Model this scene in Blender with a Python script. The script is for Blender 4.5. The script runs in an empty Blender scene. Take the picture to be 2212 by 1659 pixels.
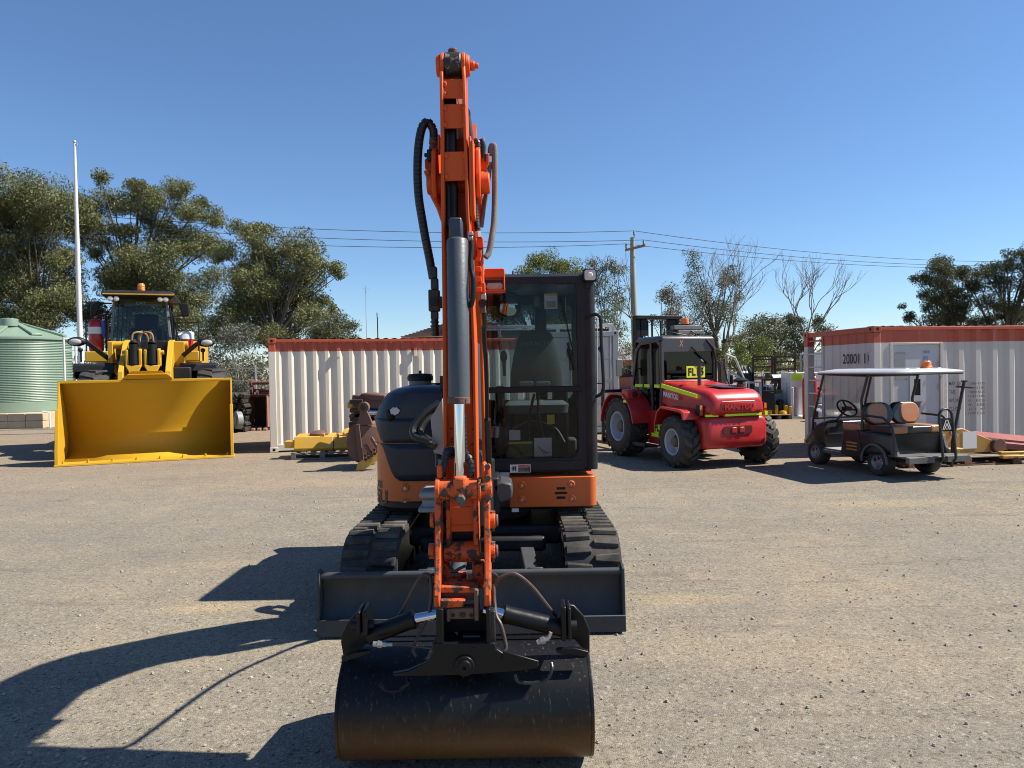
import bpy, bmesh, math, random
import numpy as np
from mathutils import Vector, Matrix, noise as mnoise
random.seed(7); rng = np.random.default_rng(7)
R = math.radians
sc = bpy.context.scene
COL = sc.collection
# ---------------------------------------------------------------- camera, sky, sun, exposure
CAM_Z, FPX = 1.78, 1535.0          # eye height in metres; focal length for a picture 2212 wide
cd = bpy.data.cameras.new("camera"); cam = bpy.data.objects.new("camera", cd); COL.objects.link(cam)
cd.sensor_width = 36.0; cd.lens = 36.0*FPX/2212.0; cd.clip_end = 2000; cd.clip_start = 0.05
CAMROT = Matrix.Rotation(R(90-1.1), 4, 'X') @ Matrix.Rotation(R(-1.0), 4, 'Z')
cam.matrix_world = Matrix.Translation((0, 0, CAM_Z)) @ CAMROT
sc.camera = cam
SUN_EL, SUN_DIR = 49.0, Vector((1.0, 0.05, 0)).normalized()     # sun stands to the right
w = bpy.data.worlds.new("World"); sc.world = w; w.use_nodes = True
nt = w.node_tree; bg = nt.nodes["Background"]
sky = nt.nodes.new("ShaderNodeTexSky"); sky.sky_type = 'NISHITA'; sky.sun_disc = False
sky.sun_elevation = R(SUN_EL); sky.sun_rotation = math.atan2(SUN_DIR.x, SUN_DIR.y)
sky.air_density = 1.0; sky.dust_density = 0.0; sky.ozone_density = 8.0; sky.altitude = 50
nt.links.new(sky.outputs[0], bg.inputs[0]); bg.inputs[1].default_value = 0.078
sl = bpy.data.lights.new("sun", 'SUN'); sl.energy = 5.0; sl.angle = R(0.53); sl.color = (1.0, 0.93, 0.82)
so = bpy.data.objects.new("sun", sl); COL.objects.link(so)
sd = Vector((SUN_DIR.x*math.cos(R(SUN_EL)), SUN_DIR.y*math.cos(R(SUN_EL)), math.sin(R(SUN_EL))))
so.rotation_euler = sd.to_track_quat('Z', 'Y').to_euler(); so.location = sd*60
sc.view_settings.view_transform = 'Standard'; sc.view_settings.look = 'None'; sc.view_settings.exposure = 0.9; sc.view_settings.gamma = 1
sc.cycles.filter_width = 1.05; sc.cycles.max_bounces = 8; sc.cycles.transparent_max_bounces = 24
sc.cycles.caustics_reflective = False; sc.cycles.caustics_refractive = False

def ray(u, v):
    d = CAMROT.to_3x3() @ Vector(((u-1106)/FPX, -(v-829.5)/FPX, -1)); return d
def at(u, v, Y):
    "the point of the photograph's pixel (2212 wide) at distance Y along the view axis"
    d = ray(u, v); t = Y/d.y; return Vector((d.x*t, Y, CAM_Z+d.z*t))
def gr(u, v, z=0.0):
    d = ray(u, v); t = (z-CAM_Z)/d.z; return Vector((d.x*t, d.y*t, z))

# ---------------------------------------------------------------- materials
MATS = {}
def nmat(name):
    m = bpy.data.materials.new(name); m.use_nodes = True
    n = m.node_tree.nodes; b = n["Principled BSDF"]; return m, n, m.node_tree.links, b
def mat(name, col, rough=0.5, metal=0.0, var=0.12, scale=6.0, bump=0.0, bscale=60.0, wear=0.0, wearcol=(0.09,0.045,0.025), wscale=9.0, coat=0.0, spec=0.5, emit=None, dust=0.0, dustcol=(0.36,0.30,0.22)):
    if name in MATS: return MATS[name]
    m, n, L, b = nmat(name)
    b.inputs["Roughness"].default_value = rough; b.inputs["Metallic"].default_value = metal
    b.inputs["Specular IOR Level"].default_value = spec
    if coat: b.inputs["Coat Weight"].default_value = coat; b.inputs["Coat Roughness"].default_value = 0.08
    tc = n.new("ShaderNodeTexCoord")
    no = n.new("ShaderNodeTexNoise"); no.inputs["Scale"].default_value = scale; no.inputs["Detail"].default_value = 6; no.inputs["Roughness"].default_value = 0.65
    L.new(tc.outputs["Object"], no.inputs["Vector"])
    mx = n.new("ShaderNodeMix"); mx.data_type = 'RGBA'
    c = Vector(col[:3])
    mx.inputs[6].default_value = (*[max(0, x*(1-var)) for x in c], 1); mx.inputs[7].default_value = (*[min(1, x*(1+var)) for x in c], 1)
    L.new(no.outputs["Fac"], mx.inputs[0]); out = mx.outputs[2]
    if dust:
        nd = n.new("ShaderNodeTexNoise"); nd.inputs["Scale"].default_value = 2.3; nd.inputs["Detail"].default_value = 9; nd.inputs["Roughness"].default_value = 0.75
        L.new(tc.outputs["Object"], nd.inputs["Vector"])
        rp = n.new("ShaderNodeMapRange"); rp.inputs[1].default_value = 0.42; rp.inputs[2].default_value = 0.75; rp.inputs[4].default_value = dust
        L.new(nd.outputs["Fac"], rp.inputs[0])
        m3 = n.new("ShaderNodeMix"); m3.data_type = 'RGBA'; L.new(rp.outputs[0], m3.inputs[0]); L.new(out, m3.inputs[6]); m3.inputs[7].default_value = (*dustcol, 1); out = m3.outputs[2]
    if wear:
        n2 = n.new("ShaderNodeTexNoise"); n2.inputs["Scale"].default_value = wscale; n2.inputs["Detail"].default_value = 10; n2.inputs["Roughness"].default_value = 0.72
        L.new(tc.outputs["Object"], n2.inputs["Vector"])
        rp = n.new("ShaderNodeMapRange"); t = 0.74-0.34*wear; rp.inputs[1].default_value = t; rp.inputs[2].default_value = t+0.035
        L.new(n2.outputs["Fac"], rp.inputs[0])
        m2 = n.new("ShaderNodeMix"); m2.data_type = 'RGBA'; L.new(rp.outputs[0], m2.inputs[0]); L.new(out, m2.inputs[6]); m2.inputs[7].default_value = (*wearcol, 1); out = m2.outputs[2]
        r2 = n.new("ShaderNodeMapRange"); r2.inputs[3].default_value = rough; r2.inputs[4].default_value = 0.85; L.new(rp.outputs[0], r2.inputs[0]); L.new(r2.outputs[0], b.inputs["Roughness"])
    else:
        r2 = n.new("ShaderNodeMapRange"); r2.inputs[3].default_value = max(0.02, rough*0.8); r2.inputs[4].default_value = min(1, rough*1.25)
        L.new(no.outputs["Fac"], r2.inputs[0]); L.new(r2.outputs[0], b.inputs["Roughness"])
    L.new(out, b.inputs["Base Color"])
    if bump:
        nb = n.new("ShaderNodeTexNoise"); nb.inputs["Scale"].default_value = bscale; nb.inputs["Detail"].default_value = 4
        L.new(tc.outputs["Object"], nb.inputs["Vector"])
        bp = n.new("ShaderNodeBump"); bp.inputs["Strength"].default_value = bump; bp.inputs["Distance"].default_value = 0.01
        L.new(nb.outputs["Fac"], bp.inputs["Height"]); L.new(bp.outputs[0], b.inputs["Normal"])
    if emit:
        b.inputs["Emission Color"].default_value = (*emit[:3], 1); b.inputs["Emission Strength"].default_value = emit[3]
    MATS[name] = m; return m
def glass(name, tint=(0.5, 0.6, 0.58), refl=0.06):
    if name in MATS: return MATS[name]
    m = bpy.data.materials.new(name); m.use_nodes = True; n = m.node_tree.nodes; L = m.node_tree.links; n.clear()
    o = n.new("ShaderNodeOutputMaterial"); t = n.new("ShaderNodeBsdfTransparent"); t.inputs[0].default_value = (*tint, 1)
    g = n.new("ShaderNodeBsdfGlossy"); g.inputs["Roughness"].default_value = 0.02
    lw = n.new("ShaderNodeLayerWeight"); lw.inputs[0].default_value = 0.12
    ad = n.new("ShaderNodeMath"); ad.operation = 'ADD'; ad.use_clamp = True; ad.inputs[1].default_value = refl; L.new(lw.outputs["Fresnel"], ad.inputs[0])
    mx = n.new("ShaderNodeMixShader"); L.new(ad.outputs[0], mx.inputs[0]); L.new(t.outputs[0], mx.inputs[1]); L.new(g.outputs[0], mx.inputs[2]); L.new(mx.outputs[0], o.inputs[0])
    MATS[name] = m; return m

ORANGE = (0.58, 0.078, 0.008)
M_or = mat("orange_paint", ORANGE, 0.50, var=0.14, wear=0.22, wearcol=(0.10,0.035,0.02), spec=0.3, dust=0.10, dustcol=(0.34,0.16,0.08), bump=0.05)
M_orw = mat("worn_orange_paint", ORANGE, 0.50, var=0.14, spec=0.3, wear=0.66, wearcol=(0.07,0.05,0.035), wscale=14, bump=0.25, bscale=45, dust=0.2)
M_orb = mat("body_orange_paint", (0.52, 0.098, 0.008), 0.38, var=0.06, coat=0.08, dust=0.10)
M_navy = mat("navy_panel_paint", (0.009, 0.014, 0.027), 0.32, var=0.15, spec=0.35, dust=0.05)
M_dk = mat("dark_grey_paint", (0.012, 0.013, 0.017), 0.45, var=0.2, spec=0.25, dust=0.05)
M_blade = mat("blade_grey_paint", (0.038, 0.044, 0.052), 0.55, var=0.12, wear=0.12, wearcol=(0.16,0.13,0.10), spec=0.3, dust=0.22, dustcol=(0.18,0.16,0.13))
M_cylg = mat("cylinder_grey_paint", (0.055, 0.066, 0.078), 0.45, var=0.2, wear=0.26, wearcol=(0.10,0.05,0.025), wscale=5, bump=0.1)
M_bk = mat("black_bucket_paint", (0.005, 0.005, 0.006), 0.38, var=0.3, spec=0.28, wear=0.10, wearcol=(0.10,0.08,0.06), wscale=22, bump=0.12, bscale=30)
M_black = mat("black_plastic", (0.006, 0.006, 0.007), 0.5, var=0.2, spec=0.3)
M_hose = mat("black_hose_rubber", (0.008, 0.008, 0.009), 0.42, var=0.3)
M_ghose = mat("grey_hose_sleeve", (0.15, 0.15, 0.145), 0.8, var=0.2, bump=0.4, bscale=300)
M_chrome = mat("chrome_rod", (0.62, 0.64, 0.70), 0.05, metal=1.0, var=0.03)
M_steel = mat("bare_steel", (0.42, 0.41, 0.39), 0.4, metal=0.8, var=0.2)
M_rust = mat("rusty_steel", (0.115, 0.055, 0.04), 0.75, var=0.4, scale=12, bump=0.4, dust=0.3, dustcol=(0.20,0.13,0.10))
M_rustd = mat("dark_rusty_steel", (0.05, 0.026, 0.02), 0.8, var=0.4, scale=12, bump=0.3)
M_rub = mat("track_rubber", (0.016, 0.016, 0.017), 0.75, var=0.3, dust=0.55, dustcol=(0.14,0.12,0.095), bump=0.3, bscale=90)
M_lug = mat("dusty_track_lugs", (0.022, 0.021, 0.020), 0.85, var=0.3, dust=0.95, dustcol=(0.17,0.145,0.11), bump=0.3, bscale=90)
M_tyre = mat("tyre_rubber", (0.022, 0.021, 0.020), 0.72, var=0.3, dust=0.5, dustcol=(0.10,0.085,0.065), bump=0.2)
M_yel = mat("loader_yellow_paint", (0.50, 0.285, 0.014), 0.50, var=0.08, spec=0.3, dust=0.10, dustcol=(0.45,0.33,0.2))
M_yelw = mat("worn_yellow_paint", (0.55, 0.30, 0.02), 0.5, var=0.15, wear=0.30, wearcol=(0.12,0.06,0.03), dust=0.35)
M_red = mat("red_paint", (0.40, 0.012, 0.012), 0.36, var=0.12, coat=0.12, dust=0.06)
M_redd = mat("faded_red_paint", (0.26, 0.06, 0.055), 0.6, var=0.2, wear=0.2, dust=0.3)
M_rim = mat("white_rim_paint", (0.44, 0.45, 0.49), 0.45, var=0.1, dust=0.25)
M_hiv = mat("fluoro_yellow_tape", (0.62, 0.85, 0.02), 0.5, var=0.03)
M_white = mat("white_paint", (0.62, 0.62, 0.60), 0.45, var=0.04, dust=0.08)
M_cream = mat("container_cream_paint", (0.70, 0.67, 0.61), 0.5, var=0.06, scale=2.0, dust=0.14, wear=0.05, wearcol=(0.25,0.12,0.06), wscale=6, bump=0.03)
M_cwhite = mat("container_white_paint", (0.66, 0.655, 0.66), 0.5, var=0.05, scale=2.0, dust=0.10, wear=0.06, wearcol=(0.22,0.12,0.07), wscale=5)
M_cor = mat("container_orange_paint", (0.50, 0.085, 0.035), 0.5, var=0.1, dust=0.12, wear=0.12, wearcol=(0.2,0.09,0.06))
M_wood = mat("weathered_wood", (0.22, 0.17, 0.13), 0.85, var=0.35, scale=14, bump=0.4)
M_woodr = mat("red_brown_wood", (0.20, 0.10, 0.06), 0.85, var=0.35, scale=14, bump=0.4)
M_conc = mat("concrete", (0.33, 0.33, 0.32), 0.85, var=0.2, scale=5, bump=0.2)
M_galv = mat("galvanised_steel", (0.45, 0.46, 0.47), 0.45, metal=0.6, var=0.15)
M_amber = mat("amber_lens", (0.85, 0.20, 0.01), 0.25, var=0.1, coat=0.4)
M_lens = mat("lamp_lens", (0.55, 0.52, 0.48), 0.12, var=0.15, coat=0.5)
M_ink = mat("black_ink", (0.02, 0.02, 0.022), 0.6, var=0.1)
M_seat = mat("grey_seat_fabric", (0.035, 0.042, 0.046), 0.9, var=0.15, bump=0.3, bscale=250)
M_gplas = mat("grey_plastic", (0.16, 0.18, 0.175), 0.55, var=0.08)
M_paper = mat("paper_label", (0.72, 0.72, 0.68), 0.7, var=0.05)
M_ylab = mat("yellow_label", (0.65, 0.50, 0.06), 0.6, var=0.05)
G_cab = glass("tinted_cab_glass", (0.70, 0.75, 0.76), 0.012)
G_dark = glass("dark_cab_glass", (0.13, 0.17, 0.19), 0.03)
G_ld = glass("loader_glass", (0.50, 0.57, 0.57), 0.035)

# ---------------------------------------------------------------- mesh helpers
Z = Vector((0, 0, 1)); X = Vector((1, 0, 0)); Y = Vector((0, 1, 0))
def V(*a): return Vector(a)
class MB:
    def __init__(s): s.v = []; s.f = []
    def add(s, vs, fs):
        o = len(s.v); s.v += [Vector(p) for p in vs]; s.f += [tuple(i+o for i in f) for f in fs]; return s
    def box(s, c, sz, rot=None):
        c = Vector(c); h = [x/2 for x in sz]; vs = []
        for z in (-1, 1):
            for y in (-1, 1):
                for x in (-1, 1):
                    p = Vector((x*h[0], y*h[1], z*h[2]))
                    if rot is not None: p = rot @ p
                    vs.append(c+p)
        return s.add(vs, [(0,2,3,1),(4,5,7,6),(0,1,5,4),(2,6,7,3),(0,4,6,2),(1,3,7,5)])
    def bx(s, x0, x1, y0, y1, z0, z1): return s.box(((x0+x1)/2, (y0+y1)/2, (z0+z1)/2), (x1-x0, y1-y0, z1-z0))
    def beam(s, a, b, w, h, up=Z):
        a = Vector(a); b = Vector(b); d = (b-a); L = d.length; d.normalize()
        sx = d.cross(up)
        if sx.length < 1e-4: sx = d.cross(X)
        sx.normalize(); sz = sx.cross(d)
        m = Matrix((sx, d, sz)).transposed()
        return s.box((a+b)/2, (w, L, h), m)
    def cyl(s, a, b, r0, r1=None, n=16, caps=True):
        a = Vector(a); b = Vector(b); r1 = r0 if r1 is None else r1
        d = (b-a).normalized(); p = d.cross(Z)
        if p.length < 1e-3: p = d.cross(X)
        p.normalize(); q = d.cross(p); vs = []
        for c, r in ((a, r0), (b, r1)):
            for i in range(n):
                t = 2*math.pi*i/n; vs.append(c+(p*math.cos(t)+q*math.sin(t))*r)
        fs = [(i, (i+1) % n, n+(i+1) % n, n+i) for i in range(n)]
        if caps: fs += [tuple(range(n-1, -1, -1)), tuple(range(n, 2*n))]
        return s.add(vs, fs)
    def tube(s, pts, r, n=8, closed=False, caps=True):
        pts = [Vector(p) for p in pts]; N = len(pts); rr = r if isinstance(r, (list, tuple)) else [r]*N
        vs = []; fs = []; prev = None
        for i in range(N):
            if closed: t = pts[(i+1) % N]-pts[i-1]
            else: t = pts[min(i+1, N-1)]-pts[max(i-1, 0)]
            if t.length < 1e-9: t = Z.copy()
            t.normalize()
            if prev is None:
                p = t.cross(Z)
                if p.length < 1e-2: p = t.cross(X)
            else: p = prev-t*prev.dot(t)
            p.normalize(); prev = p; q = t.cross(p)
            for k in range(n):
                a = 2*math.pi*k/n; vs.append(pts[i]+(p*math.cos(a)+q*math.sin(a))*rr[i])
        for i in range(N if closed else N-1):
            j = (i+1) % N
            for k in range(n): fs.append((i*n+k, i*n+(k+1) % n, j*n+(k+1) % n, j*n+k))
        if caps and not closed: fs += [tuple(range(n-1, -1, -1)), tuple(range((N-1)*n, N*n))]
        return s.add(vs, fs)
    def prism(s, pts, vec):
        pts = [Vector(p) for p in pts]; n = len(pts); vec = Vector(vec)
        fs = [tuple(range(n)), tuple(range(2*n-1, n-1, -1))]+[(i, n+i, n+(i+1) % n, (i+1) % n) for i in range(n)]
        return s.add(pts+[p+vec for p in pts], fs)
    def lathe(s, prof, o, ax=Z, n=24, caps=True):
        o = Vector(o); ax = Vector(ax).normalized(); p = ax.cross(Z)
        if p.length < 1e-3: p = ax.cross(X)
        p.normalize(); q = ax.cross(p); vs = []; m = len(prof)
        for r, h in prof:
            for i in range(n):
                t = 2*math.pi*i/n; vs.append(o+ax*h+(p*math.cos(t)+q*math.sin(t))*r)
        fs = []
        for k in range(m-1):
            for i in range(n): fs.append((k*n+i, k*n+(i+1) % n, (k+1)*n+(i+1) % n, (k+1)*n+i))
        if caps and prof[0][0] > 1e-4: fs.append(tuple(range(n-1, -1, -1)))
        if caps and prof[-1][0] > 1e-4: fs.append(tuple(range((m-1)*n, m*n)))
        return s.add(vs, fs)
    def ball(s, c, r, n=14, m=9):
        r = Vector((r, r, r)) if not hasattr(r, '__len__') else Vector(r); c = Vector(c)
        vs = [c-V(0, 0, r.z)]; fs = []
        for j in range(1, m):
            f = -math.pi/2+math.pi*j/m
            for i in range(n):
                t = 2*math.pi*i/n; vs.append(c+V(r.x*math.cos(f)*math.cos(t), r.y*math.cos(f)*math.sin(t), r.z*math.sin(f)))
        vs.append(c+V(0, 0, r.z)); top = len(vs)-1
        for i in range(n):
            fs.append((0, 1+(i+1) % n, 1+i)); fs.append((top, 1+(m-2)*n+i, 1+(m-2)*n+(i+1) % n))
        for j in range(m-2):
            for i in range(n): a = 1+j*n; fs.append((a+i, a+(i+1) % n, a+n+(i+1) % n, a+n+i))
        return s.add(vs, fs)
    def loft(s, rings, caps=True):
        n = len(rings[0]); vs = [Vector(p) for r in rings for p in r]; fs = []
        for k in range(len(rings)-1):
            for i in range(n): fs.append((k*n+i, k*n+(i+1) % n, (k+1)*n+(i+1) % n, (k+1)*n+i))
        if caps: fs += [tuple(range(n-1, -1, -1)), tuple(range((len(rings)-1)*n, len(rings)*n))]
        return s.add(vs, fs)
    def sheet(s, grid, t=None):
        "grid of points; t = thickness vector"
        a = len(grid); b = len(grid[0]); vs = [Vector(p) for r in grid for p in r]
        fs = [(i*b+j, i*b+j+1, (i+1)*b+j+1, (i+1)*b+j) for i in range(a-1) for j in range(b-1)]
        if t is not None:
            t = Vector(t); N = len(vs); vs += [p+t for p in vs]; fs += [tuple(N+k for k in reversed(f)) for f in list(fs)]
            rim = [(0, j) for j in range(b)]+[(i, b-1) for i in range(1, a)]+[(a-1, j) for j in range(b-2, -1, -1)]+[(i, 0) for i in range(a-2, 0, -1)]
            ids = [i*b+j for i, j in rim]
            for k in range(len(ids)): p, q = ids[k], ids[(k+1) % len(ids)]; fs.append((p, N+p, N+q, q))
        return s.add(vs, fs)
INV = {}
def setp(o, label=None, cat=None, group=None, kind=None):
    if label: o["label"] = label
    if cat: o["category"] = cat
    if group: o["group"] = group
    if kind: o["kind"] = kind
    return o
def thing(name, label, cat, loc=(0, 0, 0), rz=0.0, group=None):
    o = bpy.data.objects.new(name, None); COL.objects.link(o); o.empty_display_size = 0.2
    o.location = loc; o.rotation_euler = (0, 0, rz); setp(o, label, cat, group)
    M = Matrix.Translation(Vector(loc)) @ Matrix.Rotation(rz, 4, 'Z'); INV[o.name] = M.inverted(); return o
def build(name, mb, m, parent=None, world=False, bevel=0.0, smooth=35, label=None, seg=2, recalc=True):
    vs = mb.v
    if world:
        r = parent
        while r.parent: r = r.parent
        I = INV[r.name]; vs = [I @ p for p in vs]
    me = bpy.data.meshes.new(name); me.from_pydata([tuple(p) for p in vs], [], mb.f); me.validate()
    if recalc and len(vs) < 60000:
        b = bmesh.new(); b.from_mesh(me); bmesh.ops.recalc_face_normals(b, faces=b.faces); b.to_mesh(me); b.free()
    if smooth:
        me.shade_smooth(); me.set_sharp_from_angle(angle=R(smooth))
    me.materials.append(m)
    o = bpy.data.objects.new(name, me); COL.objects.link(o)
    if parent: o.parent = parent
    if bevel:
        md = o.modifiers.new("bevel", 'BEVEL'); md.width = bevel; md.segments = seg; md.limit_method = 'ANGLE'; md.angle_limit = R(40); md.harden_normals = False
    if label: o["label"] = label
    return o
def solo(name, mb, m, label, cat, group=None, loc=None, bevel=0.0, smooth=35):
    "a thing that is one mesh, origin at its base"
    if loc is None:
        c = sum(mb.v, Vector())/len(mb.v); loc = V(c.x, c.y, min(p.z for p in mb.v))
    loc = Vector(loc); mb.v = [p-loc for p in mb.v]
    o = build(name, mb, m, None, bevel=bevel, smooth=smooth); o.location = loc; return setp(o, label, cat, group)
def dup(root, loc=None, rz=None, label=None, group=None):
    c = root.copy(); COL.objects.link(c)
    if loc is not None: c.location = loc
    if rz is not None: c.rotation_euler = (0, 0, rz)
    if label: c["label"] = label
    if group: c["group"] = group
    def rec(a, b):
        for ch in list(a.children):
            d = ch.copy(); COL.objects.link(d); d.parent = b; rec(ch, d)
    rec(root, c); return c
def text(name, s, bl, xv, yv, m, parent, world=False, bold=0.0, depth=0.002, label=None, skew=0):
    "lettering whose bounding box fills the parallelogram bl, bl+xv, bl+yv"
    cu = bpy.data.curves.new("lettering", 'FONT'); cu.body = s; cu.size = 1; cu.offset = bold; cu.space_character = 1.0+bold*2
    to = bpy.data.objects.new("lettering", cu); COL.objects.link(to)
    bpy.context.view_layer.update()
    me = bpy.data.meshes.new_from_object(to.evaluated_get(bpy.context.evaluated_depsgraph_get()))
    co = np.array([v.co[:] for v in me.vertices]); fs = [tuple(p.vertices) for p in me.polygons]
    bpy.data.objects.remove(to); bpy.data.curves.remove(cu)
    mn = co.min(0); mx = co.max(0); bl = Vector(bl); xv = Vector(xv); yv = Vector(yv); nn = xv.cross(yv).normalized()*depth
    mb = MB(); mb.add([bl+xv*((c[0]-mn[0])/(mx[0]-mn[0])+skew*(c[1]-mn[1])/(mx[1]-mn[1]))+yv*((c[1]-mn[1])/(mx[1]-mn[1]))+nn for c in co], fs)
    return build(name, mb, m, parent, world=world, smooth=0, label=label, recalc=False)
def arc(c, r, a0, a1, n, u=X, v=Z): c = Vector(c); return [c+u*(r*math.cos(R(a0+(a1-a0)*i/n)))+v*(r*math.sin(R(a0+(a1-a0)*i/n))) for i in range(n+1)]
def spline(pts, k=6):
    P = [Vector(p) for p in pts]; P = [2*P[0]-P[1]]+P+[2*P[-1]-P[-2]]; out = []
    for i in range(1, len(P)-2):
        for j in range(k):
            t = j/k; a, b, c, d = P[i-1], P[i], P[i+1], P[i+2]
            out.append(0.5*((2*b)+(-a+c)*t+(2*a-5*b+4*c-d)*t*t+(-a+3*b-3*c+d)*t**3))
    out.append(P[-2]); return out
def rect(x0, x1, z0, z1, r, y=0.0, n=5):
    "rounded rectangle in the xz plane"
    out = []
    for cx, cz, a in ((x1-r, z1-r, 0), (x0+r, z1-r, 90), (x0+r, z0+r, 180), (x1-r, z0+r, 270)):
        for i in range(n+1): t = R(a+90*i/n); out.append(V(cx+r*math.cos(t), y, cz+r*math.sin(t)))
    return out
def ringframe(mb, outer, inner, vec):
    "a flat frame between two loops with the same number of points"
    n = len(outer); vec = Vector(vec); vs = list(outer)+list(inner)+[p+vec for p in outer]+[p+vec for p in inner]; fs = []
    for i in range(n):
        j = (i+1) % n
        fs += [(i, j, n+j, n+i), (2*n+i, 3*n+i, 3*n+j, 2*n+j), (i, 2*n+i, 2*n+j, j), (n+i, n+j, 3*n+j, 3*n+i)]
    return mb.add(vs, fs)
def spiral(mb, pts, r, pitch, w, n=8):
    "plastic spiral guard wound on a hose: rings along it"
    pts = spline(pts, 5) if len(pts) < 30 else pts
    acc = 0; nxt = 0
    for i in range(len(pts)-1):
        a, b = pts[i], pts[i+1]; L = (b-a).length
        while nxt < acc+L:
            t = (nxt-acc)/L; c = a.lerp(b, t); d = (b-a).normalized(); mb.cyl(c-d*w/2, c+d*w/2, r, n=n); nxt += pitch
        acc += L
    return mb
# ---------------------------------------------------------------- ground
def ground_mat():
    m, n, L, b = nmat("gravel_ground"); b.inputs["Roughness"].default_value = 0.95; b.inputs["Specular IOR Level"].default_value = 0.2
    tc = n.new("ShaderNodeTexCoord")
    def noi(s, det=6, ro=0.6, vec=None, dist=0.0):
        x = n.new("ShaderNodeTexNoise"); x.inputs["Scale"].default_value = s; x.inputs["Detail"].default_value = det; x.inputs["Roughness"].default_value = ro; x.inputs["Distortion"].default_value = dist
        L.new(vec or tc.outputs["Object"], x.inputs["Vector"]); return x.outputs["Fac"]
    def rng_(f, a, b_, c=0.0, d=1.0):
        r = n.new("ShaderNodeMapRange"); r.inputs[1].default_value = a; r.inputs[2].default_value = b_; r.inputs[3].default_value = c; r.inputs[4].default_value = d; L.new(f, r.inputs[0]); return r.outputs[0]
    def mix(f, a, b_, mode='MIX'):
        x = n.new("ShaderNodeMix"); x.data_type = 'RGBA'; x.blend_type = mode
        if hasattr(f, 'is_linked'): L.new(f, x.inputs[0])
        else: x.inputs[0].default_value = f
        for k, c in ((6, a), (7, b_)):
            if hasattr(c, 'is_linked'): L.new(c, x.inputs[k])
            else: x.inputs[k].default_value = (*c, 1)
        return x.outputs[2]
    grey = (0.222, 0.200, 0.165); tan = (0.290, 0.246, 0.178); brown = (0.275, 0.205, 0.140)
    mp = n.new("ShaderNodeMapping"); mp.inputs["Scale"].default_value = (0.25, 1.0, 1.0); mp.inputs["Rotation"].default_value = (0, 0, R(-9)); L.new(tc.outputs["Object"], mp.inputs["Vector"])
    c = mix(rng_(noi(0.55, 7, 0.62), 0.42, 0.68), grey, tan)
    c = mix(rng_(noi(1.1, 6, 0.6, mp.outputs[0], 0.4), 0.50, 0.70, 0, 0.5), c, (0.150, 0.140, 0.125))
    # brown dusty band towards the machines standing at the back
    sx = n.new("ShaderNodeSeparateXYZ"); L.new(tc.outputs["Object"], sx.inputs[0])
    far = rng_(sx.outputs["Y"], 9.5, 15.0)
    fm = n.new("ShaderNodeMath"); fm.operation = 'MULTIPLY'; L.new(far, fm.inputs[0]); L.new(rng_(noi(0.35, 5), 0.35, 0.6, 0.35, 1.0), fm.inputs[1])
    c = mix(fm.outputs[0], c, brown)
    c = mix(rng_(noi(3.5, 8, 0.7), 0.35, 0.7, 0, 0.45), c, (0.145, 0.132, 0.112))
    # tyre streaks
    mp2 = n.new("ShaderNodeMapping"); mp2.inputs["Scale"].default_value = (0.35, 4.0, 1.0); mp2.inputs["Rotation"].default_value = (0, 0, R(6)); L.new(tc.outputs["Object"], mp2.inputs["Vector"])
    c = mix(rng_(noi(1.3, 5, 0.55, mp2.outputs[0], 0.8), 0.58, 0.70, 0, 0.38), c, (0.11, 0.10, 0.09))
    # oil spots
    c = mix(rng_(noi(1.9, 3, 0.5), 0.735, 0.77, 0, 0.7), c, (0.09, 0.08, 0.07))
    # named patches of spilt sand and oil on the yard
    def patch(c, px_, py_, rx, ry, col, amt):
        m1 = n.new("ShaderNodeMapping"); m1.vector_type = 'POINT'; m1.inputs["Location"].default_value = (-px_/rx, -py_/ry, 0); m1.inputs["Scale"].default_value = (1/rx, 1/ry, 0); L.new(tc.outputs["Object"], m1.inputs[0])
        ln = n.new("ShaderNodeVectorMath"); ln.operation = 'LENGTH'; L.new(m1.outputs[0], ln.inputs[0])
        ad_ = n.new("ShaderNodeMath"); ad_.operation = 'MULTIPLY_ADD'; ad_.inputs[1].default_value = 1.6; L.new(noi(3.0, 6, 0.7), ad_.inputs[0]); L.new(ln.outputs["Value"], ad_.inputs[2])
        return mix(rng_(ad_.outputs[0], 1.75, 1.1, 0, amt), c, col)
    for u, v_, rx, ry, col, amt in ((440, 1312, 0.55, 0.16, (0.42, 0.33, 0.19), 0.75), (1480, 1292, 0.55, 0.28, (0.38, 0.30, 0.18), 0.6), (1600, 1400, 1.0, 0.5, (0.33, 0.27, 0.18), 0.5), (300, 1400, 0.8, 0.3, (0.30, 0.25, 0.17), 0.5), (1420, 1240, 0.35, 0.10, (0.13, 0.115, 0.10), 0.7), (250, 1160, 2.2, 0.5, (0.165, 0.155, 0.14), 0.6), (1800, 1130, 2.6, 0.5, (0.17, 0.155, 0.14), 0.5), (1900, 1085, 1.6, 0.3, (0.36, 0.28, 0.18), 0.6), (800, 1040, 2.5, 0.6, (0.34, 0.25, 0.165), 0.6), (1995, 1545, 0.05, 0.03, (0.05, 0.045, 0.04), 0.9), (1320, 1480, 0.9, 0.35, (0.175, 0.16, 0.14), 0.5), (1850, 1600, 0.8, 0.2, (0.18, 0.165, 0.145), 0.5), (2150, 1110, 1.2, 0.12, (0.12, 0.11, 0.10), 0.6)):
        g_ = gr(u, v_); c = patch(c, g_.x, g_.y, rx, ry, col, amt*0.6)
    # gravel speckle, three sizes
    vo = n.new("ShaderNodeTexVoronoi"); vo.inputs["Scale"].default_value = 130; L.new(tc.outputs["Object"], vo.inputs["Vector"])
    sp = n.new("ShaderNodeSeparateColor"); L.new(vo.outputs["Color"], sp.inputs[0])
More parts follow.
